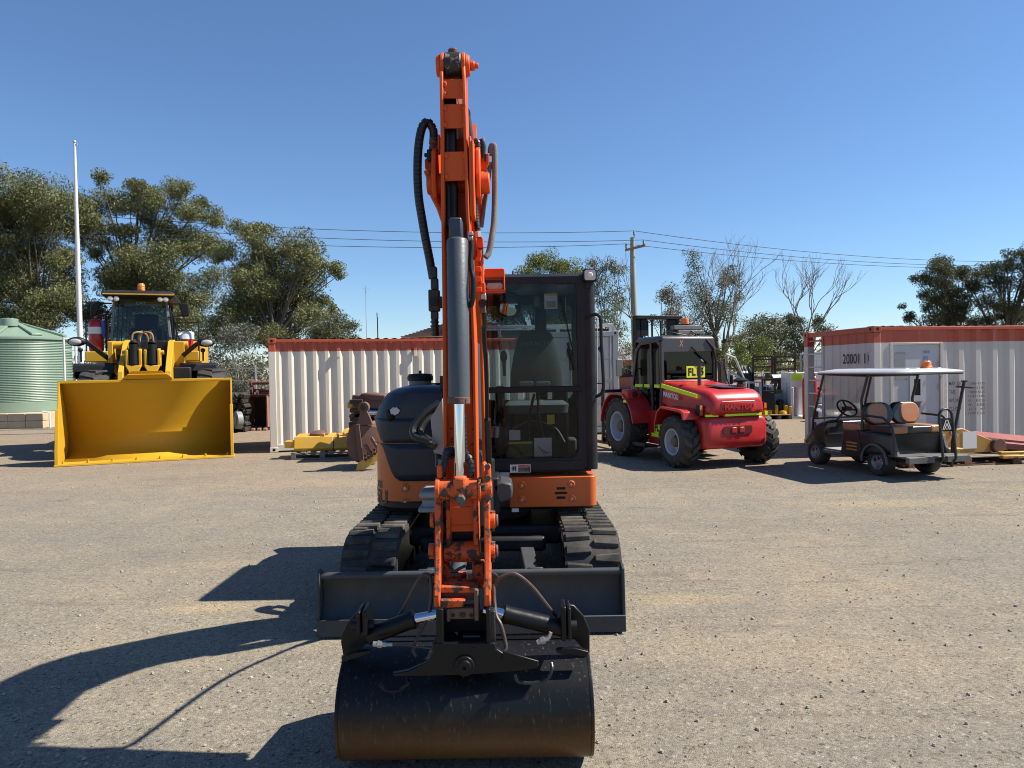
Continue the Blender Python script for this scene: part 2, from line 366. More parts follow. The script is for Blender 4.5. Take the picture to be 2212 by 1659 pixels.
    c = mix(0.85, c, mix(rng_(sp.outputs[0], 0.0, 1.0), (0.60, 0.60, 0.60), (1.35, 1.33, 1.28)), 'MULTIPLY')
    vo2 = n.new("ShaderNodeTexVoronoi"); vo2.inputs["Scale"].default_value = 70; L.new(tc.outputs["Object"], vo2.inputs["Vector"])
    s2 = n.new("ShaderNodeSeparateColor"); L.new(vo2.outputs["Color"], s2.inputs[0])
    c = mix(rng_(s2.outputs[0], 0.965, 0.975, 0, 0.5), c, (0.38, 0.36, 0.32))
    c = mix(rng_(s2.outputs[1], 0.965, 0.975, 0, 0.7), c, (0.04, 0.036, 0.03))
    c = mix(0.9, c, mix(rng_(noi(22, 8, 0.75), 0.3, 0.7), (0.72, 0.72, 0.72), (1.28, 1.27, 1.25)), 'MULTIPLY')
    L.new(c, b.inputs["Base Color"])
    bp = n.new("ShaderNodeBump"); bp.inputs["Strength"].default_value = 0.7; bp.inputs["Distance"].default_value = 0.012
    ad = n.new("ShaderNodeMath"); ad.operation = 'ADD'; L.new(noi(30, 10, 0.75), ad.inputs[0])
    vm = rng_(vo.outputs["Distance"], 0, 1.0, 0.5, 0); L.new(vm, ad.inputs[1])
    a2 = n.new("ShaderNodeMath"); a2.operation = 'ADD'; L.new(ad.outputs[0], a2.inputs[0]); L.new(rng_(noi(4.0, 6, 0.6), 0, 1, 0, 2.5), a2.inputs[1])
    L.new(a2.outputs[0], bp.inputs["Height"]); L.new(bp.outputs[0], b.inputs["Normal"])
    return m
GM = ground_mat()
def gh(x, y):
    d = math.hypot(x, y-5)
    return 0.0 if d < 1 else 0.006*mnoise.noise(V(x*0.9, y*0.9, 0))*min(1, max(0, (d-3)/6))
gmb = MB()
xs = sorted(set([round(v, 2) for v in np.concatenate([np.linspace(-900, -40, 14), np.linspace(-36, 36, 73), np.linspace(40, 900, 14)])]))
ys = sorted(set([round(v, 2) for v in np.concatenate([np.linspace(-60, 0, 10), np.linspace(0, 34, 52), np.linspace(40, 1500, 24)])]))
gmb.sheet([[V(x, y, gh(x, y)-0.004 if abs(x) < 40 and 0 < y < 38 else -0.004) for x in xs] for y in ys])
g = build("ground", gmb, GM, smooth=180, recalc=False); setp(g, "grey gravel yard ground", kind="structure")
# loose stones: nobody could count them
pm = MB()
for i in range(2600):
    yy = 2.6+(rng.random()**1.8)*17; xx = (rng.random()*2-1)*(yy*0.78+0.3); r = 0.0025+0.007*rng.random()**3*(1.3+yy*0.10)
    a = rng.random()*6; vs = []
    for k in range(5): t = a+k*1.2566; q = r*(0.7+0.5*rng.random()); vs.append(V(xx+q*math.cos(t), yy+q*math.sin(t), 0.0))
    for k in range(5): t = a+0.3+k*1.2566; q = r*(0.4+0.3*rng.random()); vs.append(V(xx+q*math.cos(t), yy+q*math.sin(t), r*(0.5+0.4*rng.random())))
    pm.add(vs, [(k, (k+1) % 5, 5+(k+1) % 5, 5+k) for k in range(5)]+[(5, 6, 7, 8, 9)])
M_stone = mat("pale_stone", (0.30, 0.27, 0.23), 0.9, var=0.9, scale=3.0)
p = build("loose_gravel", pm, M_stone, smooth=0, recalc=False); setp(p, "small loose stones scattered over the gravel yard", kind="stuff")

# ---------------------------------------------------------------- shipping containers
def corr(mb, p0, dx, nrm, L, z0, z1, pitch, depth, fl=0.3):
    "trapezoid corrugated wall from p0 along dx; nrm points outwards"
    p0 = Vector(p0); n = max(1, round(L/pitch)); pt = L/n; prof = []
    for i in range(n):
        b = i*pt; prof += [(b, 0), (b+pt*0.27, 0), (b+pt*0.5, -depth), (b+pt*0.77, -depth)]
    prof.append((L, 0))
    a = [p0+dx*s+nrm*d+Z*z0 for s, d in prof]; c = [p0+dx*s+nrm*d+Z*z1 for s, d in prof]
    return mb.sheet([a, c])
def container_mat(name, base, zsplit):
    m = mat(name, base, 0.5, var=0.05, scale=2.0, dust=0.12, wear=0.05, wearcol=(0.25,0.12,0.06), wscale=6, bump=0.03)
    n = m.node_tree.nodes; L = m.node_tree.links; b = n["Principled BSDF"]; src = b.inputs["Base Color"].links[0].from_socket
    tc = n.new("ShaderNodeTexCoord"); s = n.new("ShaderNodeSeparateXYZ"); L.new(tc.outputs["Object"], s.inputs[0])
    gt = n.new("ShaderNodeMath"); gt.operation = 'GREATER_THAN'; gt.inputs[1].default_value = zsplit; L.new(s.outputs[2], gt.inputs[0])
    no = n.new("ShaderNodeTexNoise"); no.inputs["Scale"].default_value = 3; no.inputs["Detail"].default_value = 6; L.new(tc.outputs["Object"], no.inputs["Vector"])
    o = n.new("ShaderNodeMix"); o.data_type = 'RGBA'; L.new(no.outputs[0], o.inputs[0]); o.inputs[6].default_value = (0.36, 0.056, 0.024, 1); o.inputs[7].default_value = (0.46, 0.085, 0.038, 1)
    x = n.new("ShaderNodeMix"); x.data_type = 'RGBA'; L.new(gt.outputs[0], x.inputs[0]); L.new(src, x.inputs[6]); L.new(o.outputs[2], x.inputs[7])
    # rain and rust streaks running down the sheet
    mp = n.new("ShaderNodeMapping"); mp.inputs["Scale"].default_value = (9, 9, 0.35); L.new(tc.outputs["Object"], mp.inputs[0])
    ns = n.new("ShaderNodeTexNoise"); ns.inputs["Scale"].default_value = 1.0; ns.inputs["Detail"].default_value = 7; ns.inputs["Roughness"].default_value = 0.7; L.new(mp.outputs[0], ns.inputs["Vector"])
    r = n.new("ShaderNodeMapRange"); r.inputs[1].default_value = 0.56; r.inputs[2].default_value = 0.72; r.inputs[4].default_value = 0.35; L.new(ns.outputs[0], r.inputs[0])
    y = n.new("ShaderNodeMix"); y.data_type = 'RGBA'; L.new(r.outputs[0], y.inputs[0]); L.new(x.outputs[2], y.inputs[6]); y.inputs[7].default_value = (0.38, 0.28, 0.20, 1)
    L.new(y.outputs[2], b.inputs["Base Color"]); return m
CW, CL = 2.438, 6.058
def corner_castings(t, m, H, L=CL, W=CW):
    for x in (0, 1):
        for y in (0, 1):
            for z in (0, 1):
                c = MB(); cx = 0.081 if x == 0 else L-0.081; cy = 0.089 if y == 0 else W-0.089; cz = 0.059 if z == 0 else H-0.059
                c.box((cx, cy, cz), (0.178, 0.190, 0.118))
                o = build("corner_casting", c, m, t, bevel=0.008)
                h = MB(); sx = -1 if x == 0 else 1; sy = -1 if y == 0 else 1
                h.cyl((cx, cy+sy*0.0955, cz), (cx, cy+sy*0.0905, cz), 0.034, n=14); h.cyl((cx+sx*0.0895, cy, cz), (cx+sx*0.0845, cy, cz), 0.034, n=14)
                build("casting_hole", h, M_black, o)
def container(name, label, m, loc, rz, H, castm=None, sides=True, front=True, roof=True, zs=2.0, bay=0.0):
    t = thing(name, label, "container", loc, rz)
    L = CL; fr = MB()
    for x0 in (0.004, L-0.16):
        for y0 in (0.004, CW-0.16): fr = MB(); fr.bx(x0, x0+0.156, y0, y0+0.156, 0.118, H-0.118); build("corner_post", fr, m, t, bevel=0.012)
    rl = MB()
    for y0 in (0.01, CW-0.07):
        rl = MB(); rl.bx(0.17, L-0.17, y0, y0+0.06, H-0.085, H-0.02); build("side_rail", rl, m, t, bevel=0.006); rl = MB(); rl.bx(0.17, L-0.17, y0+0.01, y0+0.055, 0.03, 0.17); build("side_rail", rl, m, t, bevel=0.006)
    er = MB()
    for x0 in (0.01, L-0.07):
        er = MB(); er.bx(x0, x0+0.06, 0.185, CW-0.185, H-0.12, H-0.02); build("end_rail", er, m, t, bevel=0.006); er = MB(); er.bx(x0, x0+0.06, 0.185, CW-0.185, 0.03, 0.16); build("end_rail", er, m, t, bevel=0.006)
    corner_castings(t, castm or m, H)
    if roof:
        rf = MB(); n = 29; pr = []
        for i in range(n): b = 0.1+i*(L-0.2)/n; q = (L-0.2)/n; pr += [(b, H-0.015), (b+q*0.45, H-0.015), (b+q*0.55, H+0.006), (b+q*0.9, H+0.006)]
        pr.append((L-0.1, H-0.015))
        rf.sheet([[V(x, 0.07, z) for x, z in pr], [V(x, CW-0.07, z) for x, z in pr]]); build("roof", rf, m, t, smooth=20)
    if sides:
        s = MB(); corr(s, V(0.16, 0.045, 0), X, V(0, -1, 0), L-0.32, 0.17, H-0.085, 0.278, 0.042); build("side_wall", s, m, t, smooth=20)
    s = MB(); corr(s, V(L-0.16, CW-0.045, 0), -X, V(0, 1, 0), L-0.32-bay, 0.17, H-0.085, 0.278, 0.042); build("side_wall", s, m, t, smooth=20)
    if front:
        s = MB(); corr(s, V(0.045, CW-0.16, 0), V(0, -1, 0), V(-1, 0, 0), CW-0.32, 0.16, H-0.12, 0.25, 0.036); build("end_wall", s, m, t, smooth=20)
    s = MB(); s.bx(L-0.06, L-0.03, 0.16, CW-0.16, 0.16, H-0.12); s.bx(L-0.03, L-0.01, CW/2-0.02, CW/2+0.02, 0.2, H-0.15); build("end_door", s, m, t)
    f = MB(); f.bx(0.1, L-0.1, 0.08, CW-0.08, 0.10, 0.16); build("floor_frame", f, M_rustd, t)
    return t
mcl = container_mat("left_container_paint", (0.62, 0.575, 0.49), 2.30)
pc = gr(584, 978); pc.z = 0
C1 = container("shipping_container", "cream shipping container with a red-orange top band behind the pallet of yellow parts", mcl, pc, R(16), 2.60)
lug = MB()
for x in (1.55, 3.35): lug.bx(x-0.035, x+0.035, -0.035, 0.05, 2.16, 2.36)
build("lashing_lug", lug, mcl, C1, bevel=0.006)
# right container: door end turned away, ladder frame at its far-left, personnel door in the long side
mcr = container_mat("right_container_paint", (0.53, 0.50, 0.46), 2.19)
dR = 13.7; pr_ = at(1887, 704, dR); HR = pr_.z; pr_.z = 0
C2 = container("site_container", "white container with orange top rail, personnel door and ladder end behind the golf cart", mcr, pr_, R(8.5), HR, sides=False, front=False, bay=1.25)
q = MB(); q.bx(0.08, 1.40, 1.66, 1.69, 0.16, HR-0.10); build("bay_partition", q, mcr, C2); q = MB(); q.bx(1.38, 1.41, 1.70, CW-0.05, 0.16, HR-0.10); build("bay_partition", q, mcr, C2)
s = MB(); s.bx(0.045, 0.075, 0.16, 1.70, 0.16, HR-0.12)
for k in range(5): y0 = 0.3+k*0.27; s.prism([V(0.045, y0, 0.16), V(0.045, y0+0.13, 0.16), V(0.028, y0+0.10, 0.16), V(0.028, y0+0.03, 0.16)], (0, 0, HR-0.30))
build("end_wall", s, mcr, C2, smooth=20)
lf = MB(); lf.bx(0.03, 0.06, 1.72, 1.80, 0.16, HR-0.12); lf.bx(0.045, 0.075, 1.80, 2.28, 0.16, 0.62); 
lf.bx(0.6, 0.63, 1.80, 2.28, 0.62, HR-0.3)if False else None
build("ladder_side", lf, mcr, C2, bevel=0.004)
for k in range(6):
    r_ = MB(); z = 0.86+0.29*k; r_.bx(0.02, 0.07, 1.79, 2.29, z-0.018, z+0.018); build("ladder_rung", r_, mcr, C2, bevel=0.004)
pk = MB(); pk.bx(0.035, 0.0455, 1.95, 2.13, 0.70-0.10, 0.78-0.02); build("label_plate", pk, M_rustd, C2)
hk = MB(); hk.cyl((0.0445, 2.1, 0.45), (0.030, 2.1, 0.45), 0.07, n=16); hk.cyl((0.0445, 1.95, 0.28), (0.030, 1.95, 0.28), 0.05, n=16); build("drain_opening", hk, M_black, C2)
# long side: door bay x 0.30..1.62, then corrugation to 3.9, then another door
s = MB(); s.bx(0.16, 0.36, 0.03, 0.05, 0.17, HR-0.085); corr(s, V(1.50, 0.045, 0), X, V(0, -1, 0), 3.0, 0.17, HR-0.085, 0.40, 0.06)
s.bx(0.36, 1.50, 0.03, 0.06, HR-0.33, HR-0.085); s.bx(4.50, 4.62, 0.0, 0.05, 0.17, HR-0.085)
build("side_wall", s, mcr, C2, smooth=20)
dm = mat("pale_door_paint", (0.46, 0.47, 0.48), 0.5, var=0.06, dust=0.15, wear=0.05, wearcol=(0.3,0.16,0.08))
d = MB(); d.bx(0.42, 1.44, 0.045, 0.075, 0.20, HR-0.37); DR = build("door", d, dm, C2, bevel=0.006)
df = MB(); df.bx(0.36, 0.42, 0.015, 0.07, 0.17, HR-0.33); df.bx(1.44, 1.50, 0.015, 0.07, 0.17, HR-0.33); df.bx(0.42, 1.44, 0.02, 0.07, HR-0.37, HR-0.33); build("door_frame", df, mat("rusty_white_paint", (0.5,0.46,0.40), 0.6, wear=0.4, wearcol=(0.3,0.2,0.12)), C2, bevel=0.004)
for x0, x1, z0, z1 in ((0.48, 0.70, HR-0.83, HR-0.52), (0.48, 0.73, HR-1.06, HR-0.87)):
    q = MB(); q.bx(x0, x1, 0.035, 0.044, z0, z1); build("notice", q, mat("grey_notice", (0.26,0.26,0.27), 0.6, var=0.25, scale=30), DR)
q = MB(); q.bx(1.10, 1.22, 0.036, 0.044, HR-0.54, HR-0.49); build("name_plate", q, mat("grey_notice", (0,0,0)), DR)
q = MB(); q.bx(1.10, 1.19, 0.036, 0.044, HR-0.74, HR-0.60); build("blue_sticker", q, mat("blue_sticker", (0.10,0.22,0.42), 0.5, var=0.3, scale=40), DR)
q = MB(); ringframe(q, rect(0.78, 1.10, HR-1.47, HR-0.93, 0.02, 0.02), rect(0.87, 1.01, HR-1.36, HR-1.04, 0.01, 0.02), (0, 0.024, 0)); PB = build("window_frame", q, dm, DR)
q = MB(); q.bx(0.87, 1.01, 0.034, 0.040, HR-1.36, HR-1.04); build("pane", q, M_black, PB)
q = MB(); q.prism([V(0.47, 0.02, HR-1.68), V(0.74, 0.02, HR-1.68), V(0.74, 0.02, HR-1.82), V(0.60, 0.02, HR-1.94), V(0.50, 0.02, HR-1.84)], (0, 0.024, 0)); build("lock_guard", q, dm, DR, bevel=0.004)
q = MB(); q.tube([V(0.43, 0.01, HR-1.60), V(0.55, -0.02, HR-1.62), V(0.55, -0.03, HR-1.74), V(0.68, -0.03, HR-1.74)], 0.014); build("handle", q, M_steel, DR)
q = MB(); q.bx(0.88, 1.02, 0.036, 0.0445, HR-1.60, HR-1.49); build("dark_plate", q, mat("dark_plate", (0.12,0.12,0.12), 0.6, var=0.3, scale=60), DR)
q = MB()
for z in (HR-0.75, HR-1.2, HR-1.9, HR-2.25): q.cyl((1.425, 0.0, z-0.05), (1.425, 0.0, z+0.05), 0.016, n=8)
build("hinge", q, M_steel, DR)
# second door
d = MB(); d.bx(4.62, 5.5, 0.05, 0.07, 0.20, HR-0.37); D2 = build("door", d, dm, C2, bevel=0.006)
q = MB(); q.bx(4.70, 5.4, 0.03, 0.052, HR-1.30, HR-0.45); build("door_panel", q, mcr, D2)
q = MB()
for z in (HR-1.55, HR-1.95): ringframe(q, rect(4.66, 4.74, z-0.05, z+0.05, 0.015, 0.0), rect(4.68, 4.72, z-0.03, z+0.03, 0.01, 0.0), (0, 0.045, 0))
build("hinge", q, M_white, D2)
# lettering on the end: reads left to right for a viewer outside the left end (from far to near)
e = 0.027
text("serial_number", "20001 1", V(e, 1.02, HR-0.72), V(0, -0.72, 0), V(0, 0, 0.20), M_ink, C2, bold=0.01)
q = MB(); ringframe(q, [V(e, p.x, p.z) for p in rect(0.10, 0.22, HR-0.74, HR-0.50, 0.004)], [V(e, p.x, p.z) for p in rect(0.107, 0.213, HR-0.733, HR-0.507, 0.004)], (-0.002, 0, 0)); build("check_box", q, M_ink, C2)
text("check_digit", "0", V(e, 0.205, HR-0.715), V(0, -0.085, 0), V(0, 0, 0.19), M_ink, C2, bold=0.005)
yl = 0.040
for k, (a_, b_) in enumerate((("MAX. GR.", "7,000 KGS"), ("", "15,432 LBS"), ("TARE", "7,000 KGS"), ("", "15,432 LBS"), ("PAYLOAD", "0    KGS"), ("", "0    LBS"), ("CU. CAP.", "31.4  m³"), ("", "1109 Cu.ft"))):
    z = HR-1.18-0.083*k
    if a_: text("weight_lettering", a_, V(1.60, -0.016, z), V(0.055*len(a_)*0.62, 0, 0), V(0, 0, 0.075), M_ink, C2, bold=0.01)
    text("weight_lettering", b_, V(2.02, -0.016, z), V(0.36, 0, 0), V(0, 0, 0.05), M_ink, C2)

# far white container, door end towards the yard
mcw = mat("far_container_paint", (0.50, 0.49, 0.46), 0.55, var=0.05, dust=0.1, wear=0.06)
HW = 2.80; dW = 19.3
pw = at(1337, 800, dW)
C3 = thing("shipping_container", "white container whose door end shows past the excavator cab, numbered 20634", "container", V(pw.x-CW, dW, 0), 0)
q = MB()
for x in (0.0, CW-0.15):
    for y in (0, CL-0.15): q = MB(); q.bx(x, x+0.15, y, y+0.15, 0.12, HW-0.12); build("corner_post", q, mcw, C3, bevel=0.01)
q = MB(); q.bx(0.15, CW-0.15, 0.0, 0.12, HW-0.14, HW); q.bx(0.15, CW-0.15, 0, 0.12, 0.05, 0.2); q.bx(0.15, CW-0.15, CL-0.12, CL, HW-0.14, HW); q.bx(0.02, 0.08, 0.15, CL-0.15, HW-0.08, HW); q.bx(CW-0.08, CW-0.02, 0.15, CL-0.15, HW-0.08, HW); build("header_rail", q, mcw, C3, bevel=0.006)
for x in (0.0, CW-0.17):
    for z in (0.0, HW-0.12):
        q = MB(); q.bx(x-0.006, x+0.176, -0.012, 0.17, z, z+0.125); o = build("corner_casting", q, mcw, C3, bevel=0.006)
        q = MB(); q.cyl((x+0.085, -0.016, z+0.06), (x+0.085, -0.009, z+0.06), 0.032, n=12); build("casting_hole", q, M_black, o)
for i, x in enumerate((0.16, CW/2+0.01)):
    q = MB(); W_ = CW/2-0.17; q.bx(x, x+W_, 0.05, 0.08, 0.21, HW-0.15)
    o = build("door", q, mcw, C3)
    q = MB()
    for k in range(4): z0 = 0.28+k*0.605; ring = rect(x+0.06, x+W_-0.10, z0, z0+0.54, 0.05, 0.03); q.prism(ring, (0, 0.022, 0))
    build("door_panel", q, mcw, o, bevel=0.012)
    for xx in (x+0.12, x+W_-0.06):
        q = MB(); q.cyl((xx, 0.0, 0.12), (xx, 0.0, HW-0.12), 0.017, n=8); q.bx(xx-0.03, xx+0.03, -0.02, 0.05, 1.2, 1.28); build("lock_bar", q, M_galv, o)
q = MB()
for k in range(4): q.bx(CW-0.05, CW+0.02, -0.01, 0.03, 0.45+k*0.55, 0.6+k*0.55)
build("hinge", q, mcw, C3)
q = MB(); q.bx(0.04, 0.06, 0.15, CL-0.15, 0.15, HW-0.08); q.bx(CW-0.06, CW-0.04, 0.15, CL-0.15, 0.15, HW-0.08); q.bx(0.1, CW-0.1, 0.1, CL-0.05, HW-0.03, HW-0.005); build("side_wall", q, mcw, C3)
text("serial_number", "20634", V(CW-1.10, 0.024, HW-0.56), V(0.62, 0, 0), V(0, 0, 0.16), M_ink, C3, bold=0.01)
text("type_code", "22G2", V(CW-1.06, 0.024, HW-0.82), V(0.40, 0, 0), V(0, 0, 0.14), M_ink, C3, bold=0.01)

# open steel frame (flat rack) on top, further back
q = MB(); F0 = at(1325, 712, 20.6); zt = at(1325, 699, 20.6).z; zb = HW+0.01
FR = thing("flat_rack", "white open steel flat rack with dark rusty panels above the white container", "flat rack", V(F0.x-4.2, 20.6, zb), 0)
hh = zt-zb; q = MB(); q.bx(0, 4.2, 0, 0.12, hh-0.09, hh); q.bx(0, 4.2, 1.9, 2.02, hh-0.09, hh); build("top_beam", q, mcw, FR, bevel=0.01)
for x in (0.0, 0.85, 1.7, 2.55, 3.4, 4.08):
    q = MB(); q.bx(x, x+0.10, 0.01, 0.11, 0.0, hh-0.09); build("post", q, mcw, FR, bevel=0.005)
q = MB(); q.bx(0.02, 4.18, 0.5, 0.56, 0.0, hh-0.12); q.bx(0.02, 4.18, 0.3, 1.8, 0.0, 0.05); build("rusty_panel", q, M_rustd, FR)
q = MB(); q.prism([V(4.2, 0, hh), V(4.34, 0, hh-0.28), V(4.34, 0, 0.0), V(4.2, 0, 0.0)], (0, 0.12, 0)); build("end_gusset", q, mcw, FR)

for x in (0.0, 0.85):
    q = MB(); q.bx(x, x+0.12, 0.02, 0.13, -zb, 0.0); build("support_leg", q, mcw, FR, bevel=0.005)
# ---------------------------------------------------------------- water tank, retaining blocks, poles
ct = at(34, 886, 27.9); zt_ = 3.30; zb_ = 0.54; TR = 1.95
M_tank = mat("green_tank_paint", (0.18, 0.26, 0.195), 0.42, var=0.06, dust=0.12, dustcol=(0.35,0.38,0.33))
T = thing("water_tank", "pale green corrugated round water tank on limestone blocks at the left edge", "water tank", (ct.x, 27.9, 0))
pr = [(TR, zb_)]; z = zb_; 
pr += [(TR, zb_+0.36)]; z = zb_+0.36; n_ = 38; st = (zt_-z)/n_
for k in range(n_): pr += [(TR-0.022, z+st*0.28), (TR-0.004, z+st*0.42), (TR+0.004, z+st*0.62), (TR-0.018, z+st*0.92)]; z += st
mb = MB(); mb.lathe(pr, (0, 0, 0), n=72); build("tank_wall", mb, M_tank, T, smooth=50)
mb = MB(); mb.lathe([(TR+0.05, zt_-0.03), (TR+0.05, zt_+0.05), (TR-0.1, zt_+0.09), (0.35, zt_+0.60), (0.0, zt_+0.64)], (0, 0, 0), n=72); RF = build("tank_roof", mb, M_tank, T, smooth=30)
for k in range(8):
    a = 2*math.pi*k/8+0.25; d = V(math.cos(a), math.sin(a), 0)
    mb = MB(); s_ = d.cross(Z)
    mb.prism([d*0.3-s_*0.09+Z*(zt_+0.60), d*1.8-s_*0.2+Z*(zt_+0.12), d*1.8+s_*0.2+Z*(zt_+0.12), d*0.3+s_*0.09+Z*(zt_+0.60)], (0, 0, 0.09)); build("roof_rib", mb, M_tank, RF, bevel=0.02)
mb = MB(); mb.lathe([(0.30, zt_+0.50), (0.30, zt_+0.80), (0.0, zt_+0.82)], (0.2, -0.5, 0), n=20); build("hatch", mb, M_tank, RF, bevel=0.02)
mb = MB(); mb.cyl((0.1, -TR-0.0, zb_+0.12), (0.1, -TR-0.16, zb_+0.12), 0.09, n=16); mb.cyl((0.1, -TR-0.16, zb_+0.12), (0.1, -TR-0.28, zb_+0.12), 0.055, n=12); build("outlet_valve", mb, M_steel, T)
M_lime = mat("limestone_block", (0.44, 0.35, 0.235), 0.9, var=0.22, scale=5, bump=0.6, bscale=30, dust=0.2)
WL = thing("retaining_wall", "two-course limestone block wall under the green water tank", "wall", (ct.x, 25.6, 0), R(-3))
for row in range(2):
    for k in range(8):
        mb = MB(); x0 = -2.6+k*0.66+0.02*(rng.random()-0.5); mb.bx(x0+0.008, x0+0.652, 0, 0.35, row*0.27+0.004, row*0.27+0.262); build("block", mb, M_lime, WL, bevel=0.012)
mb = MB(); mb.bx(-2.6, 2.68, 0.35, 4.7, 0, 0.53); build("base_fill", mb, M_lime, WL)
mb = MB(); b_ = at(107, 886, 25.4); mb.tube([V(b_.x, 25.4, 0.02), V(b_.x, 25.4, 0.55), V(b_.x-0.25, 25.4, 0.6)], 0.03); solo("drain_pipe", mb, M_white, "thin white pipe running down the limestone block wall", "pipe")
# white railing beside the tank
RL = thing("railing", "white steel railing between the green tank and the yellow loader", "railing", (at(164, 780, 25).x, 25, 0), R(25))
for x in (-0.35, 0.0, 0.35):
    mb = MB(); mb.cyl((x, 0, 0), (x, 0, 3.2), 0.035, n=8); build("post", mb, M_white, RL)
mb = MB()
for z in (2.4, 2.75, 3.15): mb.cyl((-0.4, 0, z), (0.4, 0, z), 0.022, n=8)
build("rail", mb, M_white, RL)
# flag pole
fb = at(172, 735, 23.0); ft = at(161.5, 308, 23.0)
FP = thing("flagpole", "tall bare white flagpole behind the yellow wheel loader", "flagpole", (fb.x+0.02, 23.0, 0))
mb = MB(); mb.lathe([(0.085, 0), (0.082, 2.5), (0.065, 6), (0.038, ft.z-0.02)], (0, 0, 0), n=14); build("pole", mb, M_white, FP)
mb = MB(); mb.ball((0, 0, ft.z+0.02), 0.055); mb.cyl((0.0, 0, ft.z-0.05), (0.09, 0, ft.z-0.05), 0.02, n=8); build("finial", mb, M_galv, FP)
mb = MB(); mb.lathe([(0.2, 0), (0.2, 0.02), (0.10, 0.03), (0.10, 0.12)], (0, 0, 0), n=14); build("base_collar", mb, M_white, FP)
# utility pole
PY = 45.0; pb = at(1371, 720, PY); pt = at(1366, 513, PY)
UP = thing("power_pole", "round timber power pole with a short crossarm behind the red forklift", "power pole", (pb.x, PY, 0))
M_pole = mat("weathered_pole_timber", (0.30, 0.31, 0.26), 0.85, var=0.25, scale=3, bump=0.3, bscale=20)
mb = MB(); rp = [V(0, 0, 0), V(0.02, 0, 3), V(-0.03, 0, 6), V(-0.06, 0, 8.2), V(-0.05, 0, pt.z)]; mb.tube(spline(rp, 5), [0.26-0.006*i/1 for i in range(len(spline(rp, 5)))], n=14); build("pole", mb, M_pole, UP)
mb = MB(); arm0 = at(1350, 541, PY-0.2)-V(pb.x, PY, 0); arm1 = at(1394, 530, PY-0.2)-V(pb.x, PY, 0); arm0.y = -0.3; arm1.y = 0.1-0.3; mb.beam(arm0, arm1, 0.12, 0.15); build("crossarm", mb, M_wood, UP, bevel=0.01)
WA = []
for (u, v_) in ((1352.5, 527), (1390, 518.5), (1369.5, 499)):
    p = at(u, v_, PY-0.2); q = p-V(pb.x, PY, 0); q.y = -0.25; WA.append(V(p.x, PY-0.25, p.z))
    mb = MB(); mb.lathe([(0.02, -0.40), (0.02, -0.30), (0.07, -0.28), (0.05, -0.22), (0.085, -0.2), (0.05, -0.14), (0.085, -0.12), (0.05, -0.05), (0.06, 0.0), (0.0, 0.01)], q, n=10); build("insulator", mb, M_gplas, UP)
M_wire = mat("aluminium_wire", (0.085, 0.085, 0.09), 0.9, spec=0.1)
wl = [(486, 36), (463, 37), (444.5, 38)]; wr = [(571.5, 66), (567, 66), (561, 66)]
names = ["lowest", "middle", "uppermost"]
for i in range(3):
    a = at(-60, wl[i][0]-2, wl[i][1]); b = WA[i]; c = at(2290, wr[i][0]+1, wr[i][1])
    pts = []
    for (p, q, sg) in ((a, b, 0.62), (b, c, 0.75)):
        for k in range(25): t = k/24; r_ = p.lerp(q, t); r_.z -= sg*4*t*(1-t); pts.append(r_)
    mb = MB(); mb.tube(pts, 0.018, n=6); solo("power_line", mb, M_wire, "%s of the three overhead wires crossing the sky at the power pole" % names[i], "power line", "overhead power lines", smooth=80)
# thin masts
for u, v_, Yd, rr, lb in ((789.5, 617, 60, 0.035, "taller thin radio mast rising behind the cream container"), (815, 676, 50, 0.05, "shorter dark radio mast standing right of the taller one")):
    p = at(u, v_, Yd); M_ = thing("radio_mast", lb, "mast", (p.x, Yd, 0))
    mb = MB(); mb.cyl((0, 0, 0), (0, 0, p.z), rr, rr*0.7, n=8); build("mast_tube", mb, M_galv if rr < 0.04 else M_dk, M_)
    mb = MB(); mb.cyl((-0.3, 0, p.z*0.97), (0.3, 0, p.z*0.97), 0.015, n=6) if rr < 0.04 else mb.cyl((0, 0, p.z-0.3), (0, 0, p.z+0.02), 0.06, n=8); build("aerial", mb, M_galv, M_)
# tiled-roof house behind the cream container
M_tile = mat("brown_roof_tile", (0.20, 0.13, 0.10), 0.85, var=0.35, scale=8, bump=0.3)
HY = 36.0; p0 = at(866, 729, HY); p1 = at(957, 689, HY); rz_ = p1.z; ez = p0.z
H = thing("house", "house with a brown tiled hip roof beyond the cream container", "house", (p1.x+1, HY+3, 0))
w_ = p1.x-p0.x
mb = MB(); A = [V(-1-w_, -3, ez), V(3, -3, ez), V(3, 5, ez), V(-1-w_, 5, ez)]; B = [V(-1.0, 0, rz_), V(1.2, 0, rz_)]
mb.add(A+B, [(0, 1, 5, 4), (1, 2, 5), (2, 3, 4, 5), (3, 0, 4), (3, 2, 1, 0)]); RF = build("roof", mb, M_tile, H, smooth=0)
mb = MB()
for k in range(13):
    t = k/13; a = A[0].lerp(B[0], t); b = A[1].lerp(B[1], t); mb.beam(a+V(0, -0.03, 0.04), b+V(0, -0.03, 0.04), 0.07, 0.05)
build("tile_course", mb, M_tile, RF)
mb = MB(); mb.bx(-w_-0.4, 2.5, -2.5, 4.5, 0, ez-0.02); build("wall", mb, mat("brick_wall", (0.33, 0.15, 0.10), 0.85, var=0.2), H)
mb = MB(); mb.bx(-0.9, 0.3, -2.9, -1.2, ez-0.2, rz_-0.15); build("flue_box", mb, mat("stained_white_sheet", (0.55, 0.48, 0.44), 0.7, wear=0.35, wearcol=(0.3,0.12,0.06)), H, bevel=0.02)
for x in (-1.6, 1.3):
    mb = MB(); mb.bx(x, x+0.9, -2.53, -2.49, 1.0, 2.1); build("window", mb, M_dk, H)
